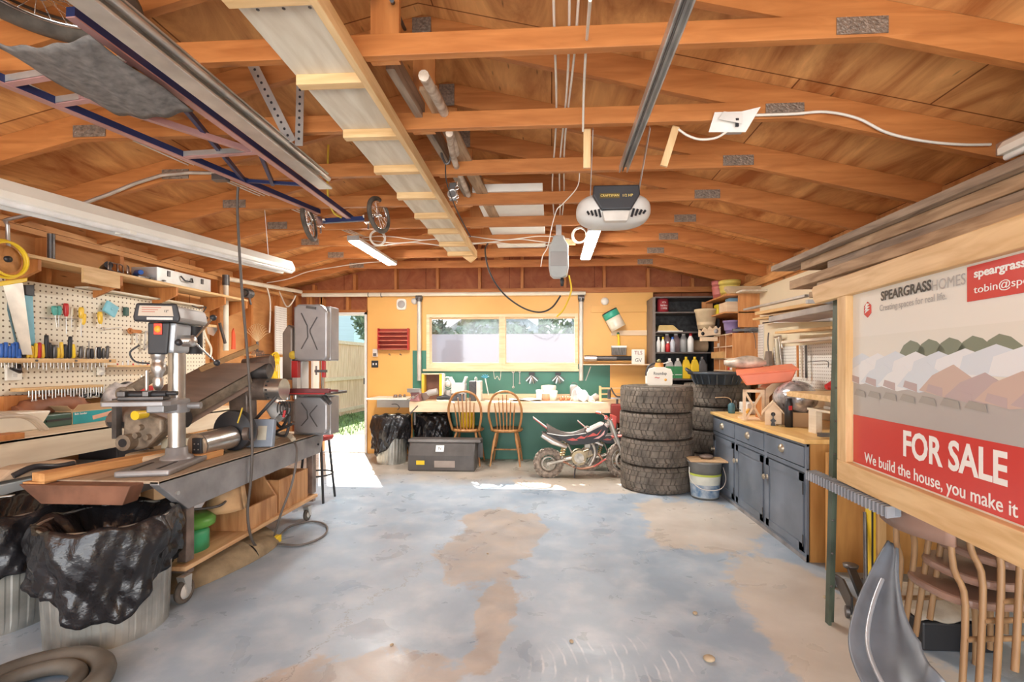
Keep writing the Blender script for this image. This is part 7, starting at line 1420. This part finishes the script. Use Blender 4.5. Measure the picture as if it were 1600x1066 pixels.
for px_,py_,r,h,c_,lab in ((1228,668,.030,.225,BLACK,'tall black spray can near the front edge of the yellow top'),(1217,664,.017,.11,BLACK,'small black tube left of the tall black spray can')):
    t = T('spray_can', lab, 'spray can', oncab(px_,py_)+Vector((.03,.02,0))); MB().lathe([(0,0),(r,0),(r,h*.82),(r*.8,h*.88),(r*.8,h),(0,h)],seg=20).build('can', c_, t)
    if r > .02: MB().box((-.012,-r-.001,h*.6),(.012,-r+.004,h*.75)).build('red_mark', REDP, t)
o = MB().box((-.04,-.09,0),(.04,.09,.012)).build('wood_offcut', mat('olive_block',(.30,.22,.10),.6)); o.location=oncab(1210,664)+Vector((.03,-.05,0)); tag(o,'flat dark wood piece lying before the gabled birdhouse','block')
# riser shelf with pale boards
t = T('bench_riser', 'pale pine riser shelf standing on the near end of the yellow top', 'shelf', (2.0,3.55,CT2)); 
a = P(1218,620,Y=3.78); MB().box((1.80,3.20,CT2+.245),(2.38,3.80,CT2+.285)).build('top_board', PINE, t, w=True, bevel=.004); MB().box((1.86,3.50,CT2),(1.90,3.60,CT2+.16)).build('upright', WHITE_W, t, w=True); MB().box((1.86,3.24,CT2+.16),(2.38,3.62,CT2+.175)).build('lower_shelf', WHITE_W, t, w=True)
MB().box((2.25,3.3,CT2),(2.28,3.7,CT2+.245)).build('back_support', AMB, t, w=True)
for k in range(3): o = MB().box((0,0,0),(.40,.24,.02+.008*k)).build('pale_board', [WHT,WHITE_W,PB][k], bevel=.003); o.location=(1.92+.02*k,3.28+.02*k,CT2+.177+[0,.021,0][k]) if k<2 else (2.02,3.34,CT2+.286); tag(o,('white board on the lower riser shelf','whitewashed board stacked on the white one','pale board lying on top of the riser')[k],'board')
t = T('push_brush', 'tan wooden brush lying at the near end of the yellow top', 'brush', (1.97,3.30,CT2+.0)); MB().tube([(-.12,0,.04),(-.05,0,.045),(.12,0,.04)],[.018,.03,.026],10).build('handle', mat('tan_brush_wood',(.60,.30,.10),.4), t); MB().box((-.20,-.02,.01),(-.10,.02,.035)).build('bristles', DSTEEL, t)
t = T('foil_bundle', 'shiny plastic wrapped round bundle behind the pale riser', 'bundle', (1.97,4.02,CT2+.19)); m = MB(); m.grid(lambda u,v: Vector(((.16+.008*math.sin(14*u+8*v))*math.cos(2*PI*u)*math.sin(PI*v), (.20+.01*math.sin(11*u))*math.sin(2*PI*u)*math.sin(PI*v), .13-.13*math.cos(PI*v)-.10+.008*math.sin(20*u+10*v))),30,18); m.build('wrap', mat('silver_crinkle',(.55,.54,.55),.16,.5,var=.4,vs=16,bump=.8,bs=14), t)
MB().box((-.13,-.14,-.19),(.13,.14,-.08)).build('base', CARD, t); o = MB().tube([(-.10,0,0),(0,0,.03),(.12,0,0)],[.02,.06,.03],12).build('red_cloth', REDP); o.location=(2.16,3.74,CT2+.318); tag(o,'red cloth bundle behind the shiny round bundle','cloth')
# wall boards, pegboards and hanging tools on the right wall
WR = lambda px, py, d=.03: P(px, py, X=XR-d)
def rpanel(name, pxa, pxb, pya, pyb, m_, lab, cat='panel'):
    a, b = WR(pxa,pya), WR(pxb,pyb); c = WR(pxb, pya); o = MB().box((XR-.014,min(a.y,b.y),b.z),(XR-.002,max(a.y,b.y),a.z)).build(name, m_, loc=(XR-.01,(a.y+b.y)/2,b.z)); tag(o, lab, cat); return o
rpanel('pegboard', 1161,1190,512,583,PEGW,'small white perforated panel on the right wall by the pigeonholes','pegboard')
rpanel('pegboard', 1206,1310,543,612,PEGW,'white perforated panel on the right wall above the riser','pegboard')
WR2 = lambda px, py: P(px, py, X=XR-.06)
t = T('hanging_gun', 'metal caulking gun hanging on the right wall', 'caulking gun', WR2(1214,530)); MB().cyl((0,0,0),(0,-.05,-.34),.028).build('barrel', mat('olive_steel',(.45,.40,.30),.35,.6), t); MB().tube([(0,.05,.02),(0,-.08,.03),(0,-.12,-.10)],.008,6).build('trigger', STEEL, t); MB().cyl((0,-.05,-.34),(0,-.055,-.40),.008).build('nozzle', STEEL, t)
MB().tube([(0,-.04,.02),(0,-.11,-.30)],.007,6).build('rod', STEEL, t)
t = T('hand_broom', 'small dark hand broom hanging left of the metal caulking gun', 'broom', WR2(1201,520)); MB().tube(smoothpath([(0,0,0),(0,.02,-.10),(0,0,-.20)],4),.008,6).build('handle', DSTEEL, t); MB().prism([(-.03,-.20),(.03,-.20),(.08,-.36),(-.06,-.36)],-.02,.02,'X').build('bristles', mat('dusty_bristle',(.26,.20,.16),.9), t)
t = T('hanging_clamp', 'curved steel clamp hanging by the pigeonhole cabinet', 'clamp', WR2(1172,525)); MB().tube(smoothpath([(0,0,0),(0,.05,-.06),(0,.07,-.20),(0,.04,-.32)],4),.010,6).build('frame', DSTEEL, t); MB().cyl((0,.0,-.12),(0,.01,-.34),.016).build('screw', STEEL, t)
for k,(px_,c_,lab) in enumerate(((1246,FIRZ,'orange wooden paint stick hanging above the riser'),(1252,WHITE_W,'pale paint stick hanging above the riser'),(1259,DSTEEL,'dark brush hanging above the riser'))):
    o = MB().bar((0,0,0),(0,-.01,-.30),.022,.012,up=(1,0,0)).build('paint_stick', c_); o.location=WR2(px_,540); tag(o,lab,'stick')
rope('wall_cable', [WR2(1192,505),WR2(1225,500),WR2(1250,492),WR2(1262,486)], .008, BCORD, 'black cable along the right wall above the tools','cable')
rope('looped_wire', [WR2(1163,528),WR2(1168,516),WR2(1176,518),WR2(1180,530),WR2(1181,545)], .004, DSTEEL, 'thin wire loop on the small perforated panel','wire')
rope('thin_hook_wire', [WR2(1262,566),WR2(1285,564),WR2(1294,566),WR2(1294,574)], .004, DSTEEL, 'thin hooked wire on the perforated panel above the riser','wire')
for k,(pa,pb,y_,c_,lab) in enumerate((((1186,499),(1262,487),.05,PINEY,'pale board on brackets low on the right wall rack'),((1220,502),(1312,498),.06,WHT,'white board sticking out on the right wall rack'),((1222,520),(1312,512),.06,PINEY,'pine board above the hanging paint sticks'),((1190,490),(1312,470),.03,PINEY,'long thin pine board higher on the right wall rack'),((1232,535),(1312,528),.06,WHITE_W,'whitewashed board, lowest of the rack boards'))):
    a, b = P(*pa,X=XR-.16), P(*pb,X=XR-.16); o = MB().bar(a,b,.14,.022+.01*(k%2)).build('rack_board', c_, bevel=.002, loc=tuple(a)); tag(o,lab,'board')
for k,(pa,pb,lab) in enumerate((((1205,496),(1266,496),'thin grey rod with a black tip on the right wall'),((1262,485),(1312,484),'short grey rod with a black tip higher on the right wall'))):
    a, b = P(*pa,X=XR-.27), P(*pb,X=XR-.27); t = T('clamp_bar', lab, 'clamp', a); MB().cyl(a,b,.008,seg=8).build('rod', GALV, t, w=True); MB().cb(a,(.03,.03,.03)).build('tip', BLACK, t, w=True)
a, b = P(1165,484,X=2.0), P(1262,462,X=2.0); o = MB().bar(a,b,.05,.02).bar(b,Vector((XR,b.y,b.z)),.03,.02).build('metal_strip', GALV, bevel=.003, loc=tuple(a)); tag(o,'bright metal strip jutting out beneath the lumber pile','strip')
o = MB().box((1.86,2.6,1.655),(2.36,P(1200,470,X=1.9).y-.1,1.70)).build('grey_sheet', mat('grey_sheet',(.36,.31,.27),.7,var=.15), bevel=.003, loc=(2.1,3.4,1.66)); tag(o,'grey sheet board carried under the lumber pile','board')
t = T('corner_shelf', 'thin white-edged corner shelf high on the right wall by the ceiling', 'shelf', WR(1160,436)); MB().box((2.12,5.50,2.105),(XR-.002,5.66,2.125)).build('board', WHITE_W, t, w=True)
# lumber pile on wall brackets
for y in (1.2, 2.3, 3.35):
    t = T('lumber_bracket', 'steel arm bracket carrying the lumber pile, %s' % {1.2:'nearest the camera',2.3:'the middle one of three',3.35:'farthest from the camera'}[y], 'bracket', (XR,y,1.73)); MB().box((1.72,y-.015,1.705),(XR-.002,y+.015,1.73)).bar((1.85,y,1.71),(XR-.004,y,1.50),.02,.012).build('arm', GREYP, t, w=True)
lz = 1.731

YE = [3.10,3.30,3.62,3.18,3.48,3.84]; HH = [.060,.045,.062,.048,.060,.040]
for r_i in range(6):
    h = HH[r_i]
    for c_i in range(3):
        x0 = 1.735+.205*c_i; jx = [0,.022,-.004,.026,.004,-.03][r_i] if c_i == 0 else 0
        yend = YE[r_i] if c_i == 0 else 3.75-.10*((r_i*5+c_i*3) % 4); ya = .30+.1*((r_i+c_i)%3)
        mt_ = [OLDW,OLDG,OLDW,WHITE_W,OLDW,OLDG][(r_i+c_i) % 6]
        if c_i == 0: mt_ = [PINEY,OLDW,OLDW,OLDG,OLDW,OLDG][r_i]
        b_ = MB(); b_.bar((x0+.094+jx+.012*math.sin(r_i*2), ya, lz+h/2), (x0+.094+jx-.008*math.sin(r_i*3), yend, lz+h/2), .186, h); o = b_.build('lumber_board', mt_, bevel=.004, loc=(x0+.09,2,lz))
        if c_i == 0:
            for q_ in range(5): pass
        tag(o, 'long board in the lumber pile on the right, %s layer, %s' % (['bottom','second','third','fourth','fifth','top'][r_i], ('room side','middle','wall side')[c_i]), 'board', 'boards of the lumber pile')
    lz += h + .0015
# ================================================================ FOR SALE SIGN
SO = Vector((1.405, 2.43, 0)); sd = Vector((-.09, -1, 0)).normalized()
t = T('sale_sign', 'large framed red and white FOR SALE sign leaning along the right side', 'sign', SO, math.atan2(sd.y, sd.x))
def SP(px, py):
    a = (px-CXP)/FPX; b = (CYP-py)/FPX; d = Vector((-_s+a*_c, _c+a*_s, b)); n = Vector((sd.y, -sd.x, 0)); k = (SO-Vector((0,0,0))).dot(n)/d.dot(n)
    q = d*k; return ((q-SO).dot(sd), CAMH+q.z)
ZT, ZB = 1.705, .745; SL = 1.75
MB().prism([(-.19,ZT-.07),(-.165,ZT-.092),(SL,ZT-.092),(SL,ZT),(-.19,ZT),(-.205,ZT-.015)],-.045,-.005,'Y').build('top_rail', PINE, t, bevel=.004)
MB().box((.062,-.045,ZB),(SL,-.005,ZB+.10)).build('bottom_rail', PINE, t, bevel=.004)
MB().box((.062,-.043,ZB+.10),(.142,-.005,ZT-.092)).build('left_post', PINEZ, t, bevel=.003)
MB().box((SL-.09,-.043,ZB+.11),(SL,-.005,ZT-.115)).build('right_post', PINEZ, t, bevel=.003)
SG = lambda n, c: mat(n, c, .22, var=0, spec=.5)
pz0, pz1 = ZB+.095, ZT-.088; s0, s1 = .138, SL-.088
pn = MB().box((s0,-.012,pz0),(s1,-.004,pz1)).build('sign_board', SG('sign_cream',(.80,.77,.70)), t)
def poly(px, name, m_, d): pts = [SP(*p) for p in px]; return MB().prism(pts, -.012-d, -.0122, 'Y').build(name, m_, pn)
sxy = lambda px, py: SP(px, py)
zr = SP(1340,648)[1]; zr2 = pz0+.012
MB().box((s0+.012,-.0145,zr2),(s1,-.0125,zr)).build('red_band', SG('sign_red',(.62,.055,.045)), pn)
hx = SP(1519,500)[0]; MB().box((hx,-.0145,SP(1519,472)[1]),(s1-.01,-.0125,pz1-.012)).build('red_header', MATS['sign_red'], pn)
zh0 = SP(1519,480)[1]
# picture of a street of pale roofs
z_ = lambda f: zr + (zh0-.06-zr)*f; W_ = s1-s0
MB().box((s0+.012,-.0130,zr),(s1,-.0124,z_(1))).build('picture_sky', SG('picture_haze',(.76,.73,.65)), pn)
GRND = SG('picture_ground',(.45,.42,.40)); MB().prism([(s0+.012,zr),(s1,zr),(s1,z_(.38)),(.9,z_(.42)),(.5,z_(.40)),(s0+.012,z_(.52))],-.0134,-.0130,'Y').build('picture_ground', GRND, pn)
RF = [SG('picture_roof_a',(.66,.72,.78)),SG('picture_roof_b',(.78,.80,.82)),SG('picture_roof_c',(.58,.44,.38)),SG('picture_roof_d',(.50,.40,.40))]
rr_ = random.Random(4)
for k in range(9): x = .17+.12*k; b_ = .66+.05*rr_.random(); MB().prism([(x-.10,z_(b_-.14)),(x+.14,z_(b_-.16)),(x+.15,z_(b_+.03)),(x+.05,z_(b_+.12)),(x-.08,z_(b_+.02))],-.0135-.00004*k,-.0132,'Y').build('picture_roof', RF[k % 2], pn)
for k in range(8):
    x = .18+.13*k; b_ = .44-.02*k+.03*rr_.random(); h = .22+.06*rr_.random()
    MB().prism([(x-.10,z_(b_)),(x+.03,z_(b_-.05)),(x+.16,z_(b_+.01)),(x+.15,z_(b_+h*.55)),(x+.07,z_(b_+h)),(x-.03,z_(b_+h*.6))],-.0144-.00006*k,-.0137,'Y').build('picture_roof', RF[(k+1) % 2 if k < 4 else 2+(k % 2)], pn)
    MB().prism([(x-.06,z_(b_-.0)),(x+.02,z_(b_-.045)),(x+.02,z_(b_+.04)),(x-.05,z_(b_+.07))],-.0152,-.0150,'Y').build('picture_house_wall', RF[3], pn)
for k in range(5): x = .55+.10*k; MB().prism([(x-.06,z_(.62)),(x+.07,z_(.60)),(x+.08,z_(.80)),(x+.04,z_(.88)),(x,z_(.91)),(x-.04,z_(.86)),(x-.07,z_(.76))],-.0134,-.0130,'Y').build('picture_tree', SG('picture_tree',(.22,.25,.18)), pn)
for k in range(7): x = .20+.11*k; MB().prism([(x-.04,z_(.26)),(x+.05,z_(.24)),(x+.045,z_(.31)),(x-.02,z_(.33))],-.0166,-.0160,'Y').build('picture_car', SG('picture_car',(.36,.34,.31)), pn)
# logo + writing
c = SP(1361,484); 
MB().prism([(c[0]+.030*math.cos(R(30+60*k)), c[1]+.034*math.sin(R(30+60*k))) for k in range(6)],-.0150,-.0125,'Y').build('logo_hexagon', MATS['sign_red'], pn)
for k in range(3): MB().prism([(c[0]-.022,c[1]-.010+.012*k-.006),(c[0]+.020,c[1]+.012*k),(c[0]-.006,c[1]+.004+.012*k)],-.0156,-.0151,'Y').build('logo_blade', WHT, pn)
DK_ = SG('sign_charcoal',(.05,.05,.05)); LG_ = SG('sign_light_grey',(.42,.40,.38)); WS = SG('sign_white',(.88,.86,.82))
def wr(s, p0, p1, size, m_, bold=0.0, name='lettering'):
    a, b = SP(*p0), SP(*p1); o = text(s, size, name, m_, pn, ((a[0]+b[0])/2, -.0160, (a[1]+b[1])/2), (R(90),0,0), ext=.0004, bold=bold)
    wdt = max(v.co.x for v in o.data.vertices)-min(v.co.x for v in o.data.vertices); o.scale = (abs(b[0]-a[0])/wdt, 1, 1); return o
wr('SPEARGRASS', (1383,463), (1463,447), .052, DK_, .0012)
wr('HOMES', (1464,447), (1517,437), .052, LG_)
wr('Creating spaces for real life.', (1381,480), (1487,465), .036, LG_)
e0 = SP(1530,428); wr('speargrasshomes', (1531,430), (1680,392), .036, WS, .001); wr('tobin@speargrass', (1531,450), (1690,428), .033, WS)
wr('FOR SALE', (1418,694), (1583,738), .135, WS, .0035)
wr('We build the house, you make it', (1357,714), (1601,802), .063, WS, .0005)
# green steel post at the left end
t = T('steel_post', 'dark green steel fence post standing at the left end of the sale sign', 'post', P(1294,975,z=0))
a, b = P(1294,975,z=0), P(1307,462,Y=2.47)
MB().bar(a, b, .012, .035, up=(0,1,0)).bar(a+Vector((.02,.02,0)), b+Vector((.02,.02,0)), .035, .006, up=(0,1,0)).build('post', mat('post_green',(.10,.13,.095),.45,.4,var=.3,vs=4), t, w=True)
for k in range(9): q = a.lerp(b, .12+.1*k); MB().lathe([(0,-.004),(.006,-.003),(.006,0)],q+Vector((0,-.018,0)),'Y',8).build('stud', DSTEEL, t, w=True)
# ================================================================ THINGS BEHIND THE SIGN AND AT THE RIGHT EDGE
t = T('floor_jack', 'black floor jack with its steel handle raised beside the steel post', 'floor jack', (1.62,2.62,0), R(-20)); t.scale = (.72,.72,.85); JB = mat('jack_black',(.03,.03,.032),.35,.3)
for x in (-.09,.09): MB().prism([(-.18,.03),(.40,.03),(.40,.08),(.10,.15),(-.18,.14)],x-.008,x+.008,'X').build('side_plate', JB, t, bevel=.004)
for y,r in ((-.14,.035),(.36,.035)): 
    for x in (-.11,.11): MB().cyl((x-.012,y,r),(x+.012,y,r),r).build('wheel', DSTEEL, t)
MB().bar((0,-.1,.10),(0,.32,.16),.05,.04).build('lift_arm', JB, t); MB().lathe([(0,0),(.05,0),(.055,.02),(0,.02)],(0,.33,.16)).build('saddle', DSTEEL, t); MB().cyl((0,-.12,.10),(0,-.17,.14),.03).build('pump', STEEL, t)
MB().cyl((0,-.14,.10),(.02,-.02,.62),.013).build('handle', DSTEEL, t)
t = T('ribbed_bar', 'grey ribbed plastic strip sticking out beneath the sign frame', 'strip', P(1268,742,Y=2.62)); a, b = P(1268,742,Y=2.62), P(1395,800,Y=1.95); MB().bar(a,b,.06,.035).build('strip', mat('blue_grey_rubber',(.20,.22,.25),.5), t, w=True)
rb = MB(); 
for k in range(26): q = a.lerp(b,k/25); rb.bar(q+Vector((-.032,-.01,.0)), q+Vector((.032,.012,.0)), .008, .045)
rb.build('ribs', mat('rib_light',(.34,.36,.40),.4), t, w=True)
# lower open bay to the right of the cabinet
o = MB().box((1.80,2.55,0),(1.83,3.22,.95)).build('partition', AMB, loc=(1.8,2.9,0)) if False else None
o = MB().box((1.72,3.10,.0),(XR-.01,3.13,.74)).build('plywood_sheet', AMB, loc=(2.0,3.11,0)); tag(o,'amber plywood sheet closing the cabinet side behind the floor jack','sheet')
o = MB().box((1.76,2.98,.60),(2.30,3.09,.66)).build('pale_beam', PINE, bevel=.004, loc=(2,3.03,.6)); tag(o,'pale beam resting against the cabinet end below the yellow top','beam'); 
MB().box((1.95,3.0,0),(2.0,3.07,.60)).build('leg', PINEZ, o).location = Vector((0,0,0))-o.location
t = T('yellow_level', 'long yellow carpenter level leaning upright behind the floor jack', 'level', P(1365,870,Y=2.55)); a=P(1365,890,Y=2.55); MB().box((a.x-.010,2.55,0.02),(a.x+.012,2.60,.80)).build('level', YELP, t, w=True, bevel=.003); MB().box((a.x-.011,2.545,.05),(a.x-.004,2.55,.75)).build('scale_strip', BLACK, t, w=True); MB().box((a.x-.012,2.55,0),(a.x+.014,2.60,.02)).build('end_cap', BLACK, t, w=True)
t = T('tan_sack', 'tan paper sack slumped over a dark crate behind the steel post', 'sack', (1.83,2.45,0)); MB().box((-.16,-.18,0),(.16,.18,.13)).build('dark_crate', BLACK, t, bevel=.01); m = MB(); m.grid(lambda u,v: Vector((-.17+.34*u,-.18+.36*v,.14+.05*math.sin(PI*u)*math.sin(PI*v)+.01*math.sin(13*u+7*v))),14,12); m.build('sack', mat('sack_tan',(.50,.43,.34),.8,var=.2,bump=.4), t, solid=.01)
# car bumper
t = T('car_bumper', 'long curved dark grey car bumper standing on end in the right foreground', 'bumper', (1.30,1.9,0))
a_ = [P(1388,845,Y=2.15), P(1362,895,Y=2.08), P(1340,950,Y=1.98), P(1332,1005,Y=1.86), P(1350,1060,Y=1.72), P(1385,1110,Y=1.62)]
cs = [(0,-.5),(-.55,-.35),(-.62,0),(-.55,.35),(0,.5)]; pa = smoothpath(a_,5); n = len(pa); m = MB(); vs=[]
for i,p in enumerate(pa):
    f = i/(n-1); wd = (.03+.19*min(1,f*1.8))*(1-.05*f); d = (pa[min(i+1,n-1)]-pa[max(i-1,0)]).normalized(); u = Vector((.70,-.55,.25)); u = (u-d*u.dot(d)).normalized(); v = d.cross(u)
    for (q1,q2) in cs: vs.append(p + u*(q2*wd) + v*(q1*wd*.55)+u*wd*.45)
k5=len(cs); m.add(vs,[(i*k5+j,i*k5+j+1,(i+1)*k5+j+1,(i+1)*k5+j) for i in range(n-1) for j in range(k5-1)],True)
for v_ in range(len(m.v)): m.v[v_].z = max(.012, m.v[v_].z)
m.build('bumper_skin', mat('bumper_grey',(.20,.23,.27),.40,.1,var=.15,vs=5), t, w=True, solid=.010)
MB().tube([p+Vector((.035,-.03,.015)) for p in pa[6:]], .008, 6).build('trim_strip', mat('trim_pale',(.45,.48,.52),.3,.3), t, w=True)
# stacked school chairs
BS = mat('brown_moulded_seat',(.33,.20,.15),.3,var=.12,vs=4); TL = wood('tan_bentwood',(.24,.13,.06),(.38,.23,.115),'Z',3,.4)
def school_chair(loc, lab, legs=True, tilt=0, rot=0):
    t = T('school_chair', lab, 'chair', loc, (tilt,0,rot), 'stacked school chairs')
    MB().prism([(.17*math.copysign(abs(math.cos(a))**.7,math.cos(a)), .19*math.copysign(abs(math.sin(a))**.7,math.sin(a))) for a in [2*PI*k/36 for k in range(36)]],.40,.432,'Z').build('seat', BS, t, bevel=.012)
    def bk(u,v): x = -.17+.34*u; return Vector((x, .20+.03-.05*math.sin(PI*u)*-1, .64+.13*v-.0*abs(u-.5)))
    MB().grid(bk,12,3).build('backrest', BS, t, solid=.018)
    for s_ in (-1,1):
        MB().tube(smoothpath([(s_*.12,.21,.74),(s_*.13,.20,.55),(s_*.145,.17,.42),(s_*.165,.21,0)],4),.011,8).build('leg', TL, t)
        MB().tube(smoothpath([(s_*.14,-.13,.40),(s_*.16,-.17,.2),(s_*.17,-.18,0)],3),.011,8).build('leg', TL, t)
        MB().cyl((s_*.15,-.15,.30),(s_*.155,.18,.30),.010).build('stretcher', TL, t)
    return t
sc = Vector((1.76,1.98,0))
s1_ = school_chair(sc+Vector((-.10,.02,0)), 'brown seated school chair with tan bent legs, lowest of the nested stack', rot=R(95))
for k in range(1,4): dup(s1_, sc+Vector((-.10+.035*k,.02-.03*k,.085*k)), R(95), 'brown seated school chair with tan bent legs in the nested stack, %s' % ('second from the bottom','third from the bottom','topmost')[k-1])
o = MB().box((-.35,-.03,0),(.45,.03,.09)).build('yellow_beam', YELP, bevel=.006); o.location=(2.02,1.62,.10) ; o.rotation_euler=(0,0,R(-75)); tag(o,'low yellow steel beam behind the stacked school chairs','beam')
for x in (1.99,2.25): pass
t = T('beam_block', 'dark block under the low yellow beam', 'block', (2.02,1.62,0)); MB().box((-.05,-.2,0),(.05,.2,.099)).build('block', BLACK, t)
o = MB(); o.grid(lambda u,v: Vector((.34*(u-.5)+.02*math.sin(8*v), .50*(v-.5), .02+.02*math.sin(6*u+4*v))),14,14); o = o.build('rolled_carpet', mat('dark_green_carpet',(.10,.11,.08),.95,var=.5,vs=60), solid=.03); o.location=(2.20,1.40,.86); 
tag(o,'dark speckled carpet piece lying behind the stacked chairs','carpet'); st = MB().box((2.14,1.20,0),(2.34,1.60,.84)).build('support', BLACK, o); st.location=Vector((0,0,0))-o.location
# small stones and leaves on the floor
for k,(px_,py_,r) in enumerate(((1108,1033,.022),(1086,960,.012),(893,1004,.010),(762,866,.007),(612,1009,.008),(1290,935,.012))):
    q = P(px_,py_,z=0); o = MB().ball((0,0,r*.5),(r*1.2,r,r*.6),10,7).build('floor_debris', mat('debris_tan',(.52,.40,.26),.8,var=.3)); o.location=q; o.rotation_euler=(0,0,k); tag(o,('largest tan clod on the floor at the lower right','small tan clod on the floor behind the largest one','small brown clod on the floor in the middle foreground','tiny clod on the brown floor patch','tiny clod on the floor at the lower left','small clod by the foot of the steel post')[k],'clod')
# ================================================================ OUTSIDE
GRASS = mat('lawn_green',(.15,.23,.06),.9,var=.35,vs=8,bump=.8,bs=30)
struct(MB().box((-14,YB+1.9,-.2),(10,26,-.10)).build('ground_lawn', GRASS)); MB().box((-7,YB+.12,-.2),(6,YB+1.9,-.03)).build('ground_path', mat('gravel_path',(.40,.37,.33),.9,var=.1,vs=20)); struct(bpy.data.objects['ground_path'])
gr = MB(); rg = random.Random(2)
for k in range(1500):
    x, y = rg.uniform(-6,-3.9), rg.uniform(YB+1.9,13); h = rg.uniform(.04,.10); a = rg.uniform(0,6.3); gr.add([(x-.008*math.cos(a),y-.008*math.sin(a),-.1),(x+.008*math.cos(a),y+.008*math.sin(a),-.1),(x+rg.uniform(-.03,.03),y+rg.uniform(-.03,.03),-.1+h)],[(0,1,2)])
o = gr.build('grass', GRASS); tag(o,'green grass blades growing along the board fence outside the door','grass',kind='stuff')
FN = wood('fence_cedar',(.70,.44,.26),(.90,.64,.42),'Z',2,.7,knots=1.5)
def fence(a, b, zt_, lab, mt_=FN, bw=.14, rails=True):
    a, b = Vector(a), Vector(b); L = (b-a).length; t = T('board_fence', lab, 'fence', a); n_ = int(L/bw); d = (b-a).normalized(); nrm = Vector((d.y,-d.x,0)); m = MB()
    for k in range(n_): m.bar(a+d*(bw*(k+.5))+Vector((0,0,-.1)), a+d*(bw*(k+.5))+Vector((0,0,zt_)), bw*.94, .018, up=nrm)
    m.build('boards', mt_, t, w=True)
    for z in ((.05,zt_*.48,zt_+.0) if rails else ()): MB().bar(a+nrm*.03+Vector((0,0,z)), b+nrm*.03+Vector((0,0,z)), .03, .09).build('rail', PB, t, w=True)
    return t
fa, fb = P(440,568,Y=9.2), P(600,568,Y=16.0); fence((fa.x-.35,fa.y,0),(P(574,568,Y=14.2).x,14.2,0),1.86,'tall cedar board fence running away outside the back door')
fence((-5.3,14.2,0),(-3.6,14.6,0),1.86,'cedar board fence closing the yard outside the back door')
PF = mat('frosty_blue_fence',(.36,.44,.52),.7,var=.03,vs=1)
o = MB(); o.box((-3.3,9.5,-.1),(2.2,9.56,1.3+(568-522)/750*9.5)).build('screen_wall', PF); o = bpy.data.objects['screen_wall']; tag(o,'pale blue screen wall outside filling the lower part of the windows','wall'); o.location=(0,0,0)
def house(name, lab, x0, x1, y, zt_, zr_, c_, cr):
    t = T(name, lab, 'house', ((x0+x1)/2,y,0)); MB().box((x0,y,-.1),(x1,y+4,zt_)).build('wall', c_, t, w=True); mx=(x0+x1)/2
    MB().prism([(x0-.3,zt_),(x1+.3,zt_),(mx,zr_)],y-.2,y+4.2,'Y').build('roof', cr, t, w=True)
    MB().box((x0+.6,y-.02,zt_*.5),(x0+1.5,y,zt_*.8)).build('window', DSTEEL, t, w=True); return t
PB_ = mat('pale_blue_siding',(.58,.72,.76),.7,var=.04,stretch=(.1,.1,6)); HW = mat('weathered_white_siding',(.60,.63,.66),.8); RFG = mat('grey_shingles',(.42,.45,.48),.9,var=.2)
h = house('neighbour_house', 'pale blue sided house seen over the fence through the back door', -13.5,P(553,568,Y=19).x,19,4.6,6.2,PB_,RFG)
house('neighbour_house', 'grey gabled house seen through the top of the left window', -3.4,-.4,16,2.3,3.5,HW,RFG)
house('neighbour_house', 'white house with a grey roof seen through the top of the right window', .2,4.2,17,2.3,3.7,HW,RFG)
def tree(px, Y, h, r, lab):
    q = P(px,568,Y=Y); t = T('garden_tree', lab, 'tree', (q.x,Y,-.1)); MB().cyl((0,0,0),(0,0,h*.6),.14,.07,seg=8).build('trunk', BRNM, t); m = MB(); rg = random.Random(int(px))
    for k in range(900):
        th, ph = rg.uniform(0,2*PI), math.acos(rg.uniform(-1,1)); rr = r*rg.uniform(.5,1)**.5; c = Vector((rr*math.sin(ph)*math.cos(th), rr*math.sin(ph)*math.sin(th), h*.68+rr*1.1*math.cos(ph))); s_ = .14; m.add([c+Vector((rg.uniform(-s_,s_),rg.uniform(-s_,s_),rg.uniform(-s_,s_))) for _ in range(3)],[(0,1,2)])
    m.build('foliage', mat('tree_leaf',(.20,.28,.18),.8,var=.4,vs=3), t)
tree(586,17,4.4,.75,'leafy tree between the blue house and the door frame'); tree(755,14.2,3.2,.8,'dark tree seen at the right of the left window'); tree(893,13,3.2,.9,'dark tree seen at the right of the right window'); tree(805,12.6,2.8,.45,'small tree seen at the left of the right window'); tree(682,13,2.9,.5,'pale tree seen at the left of the left window')
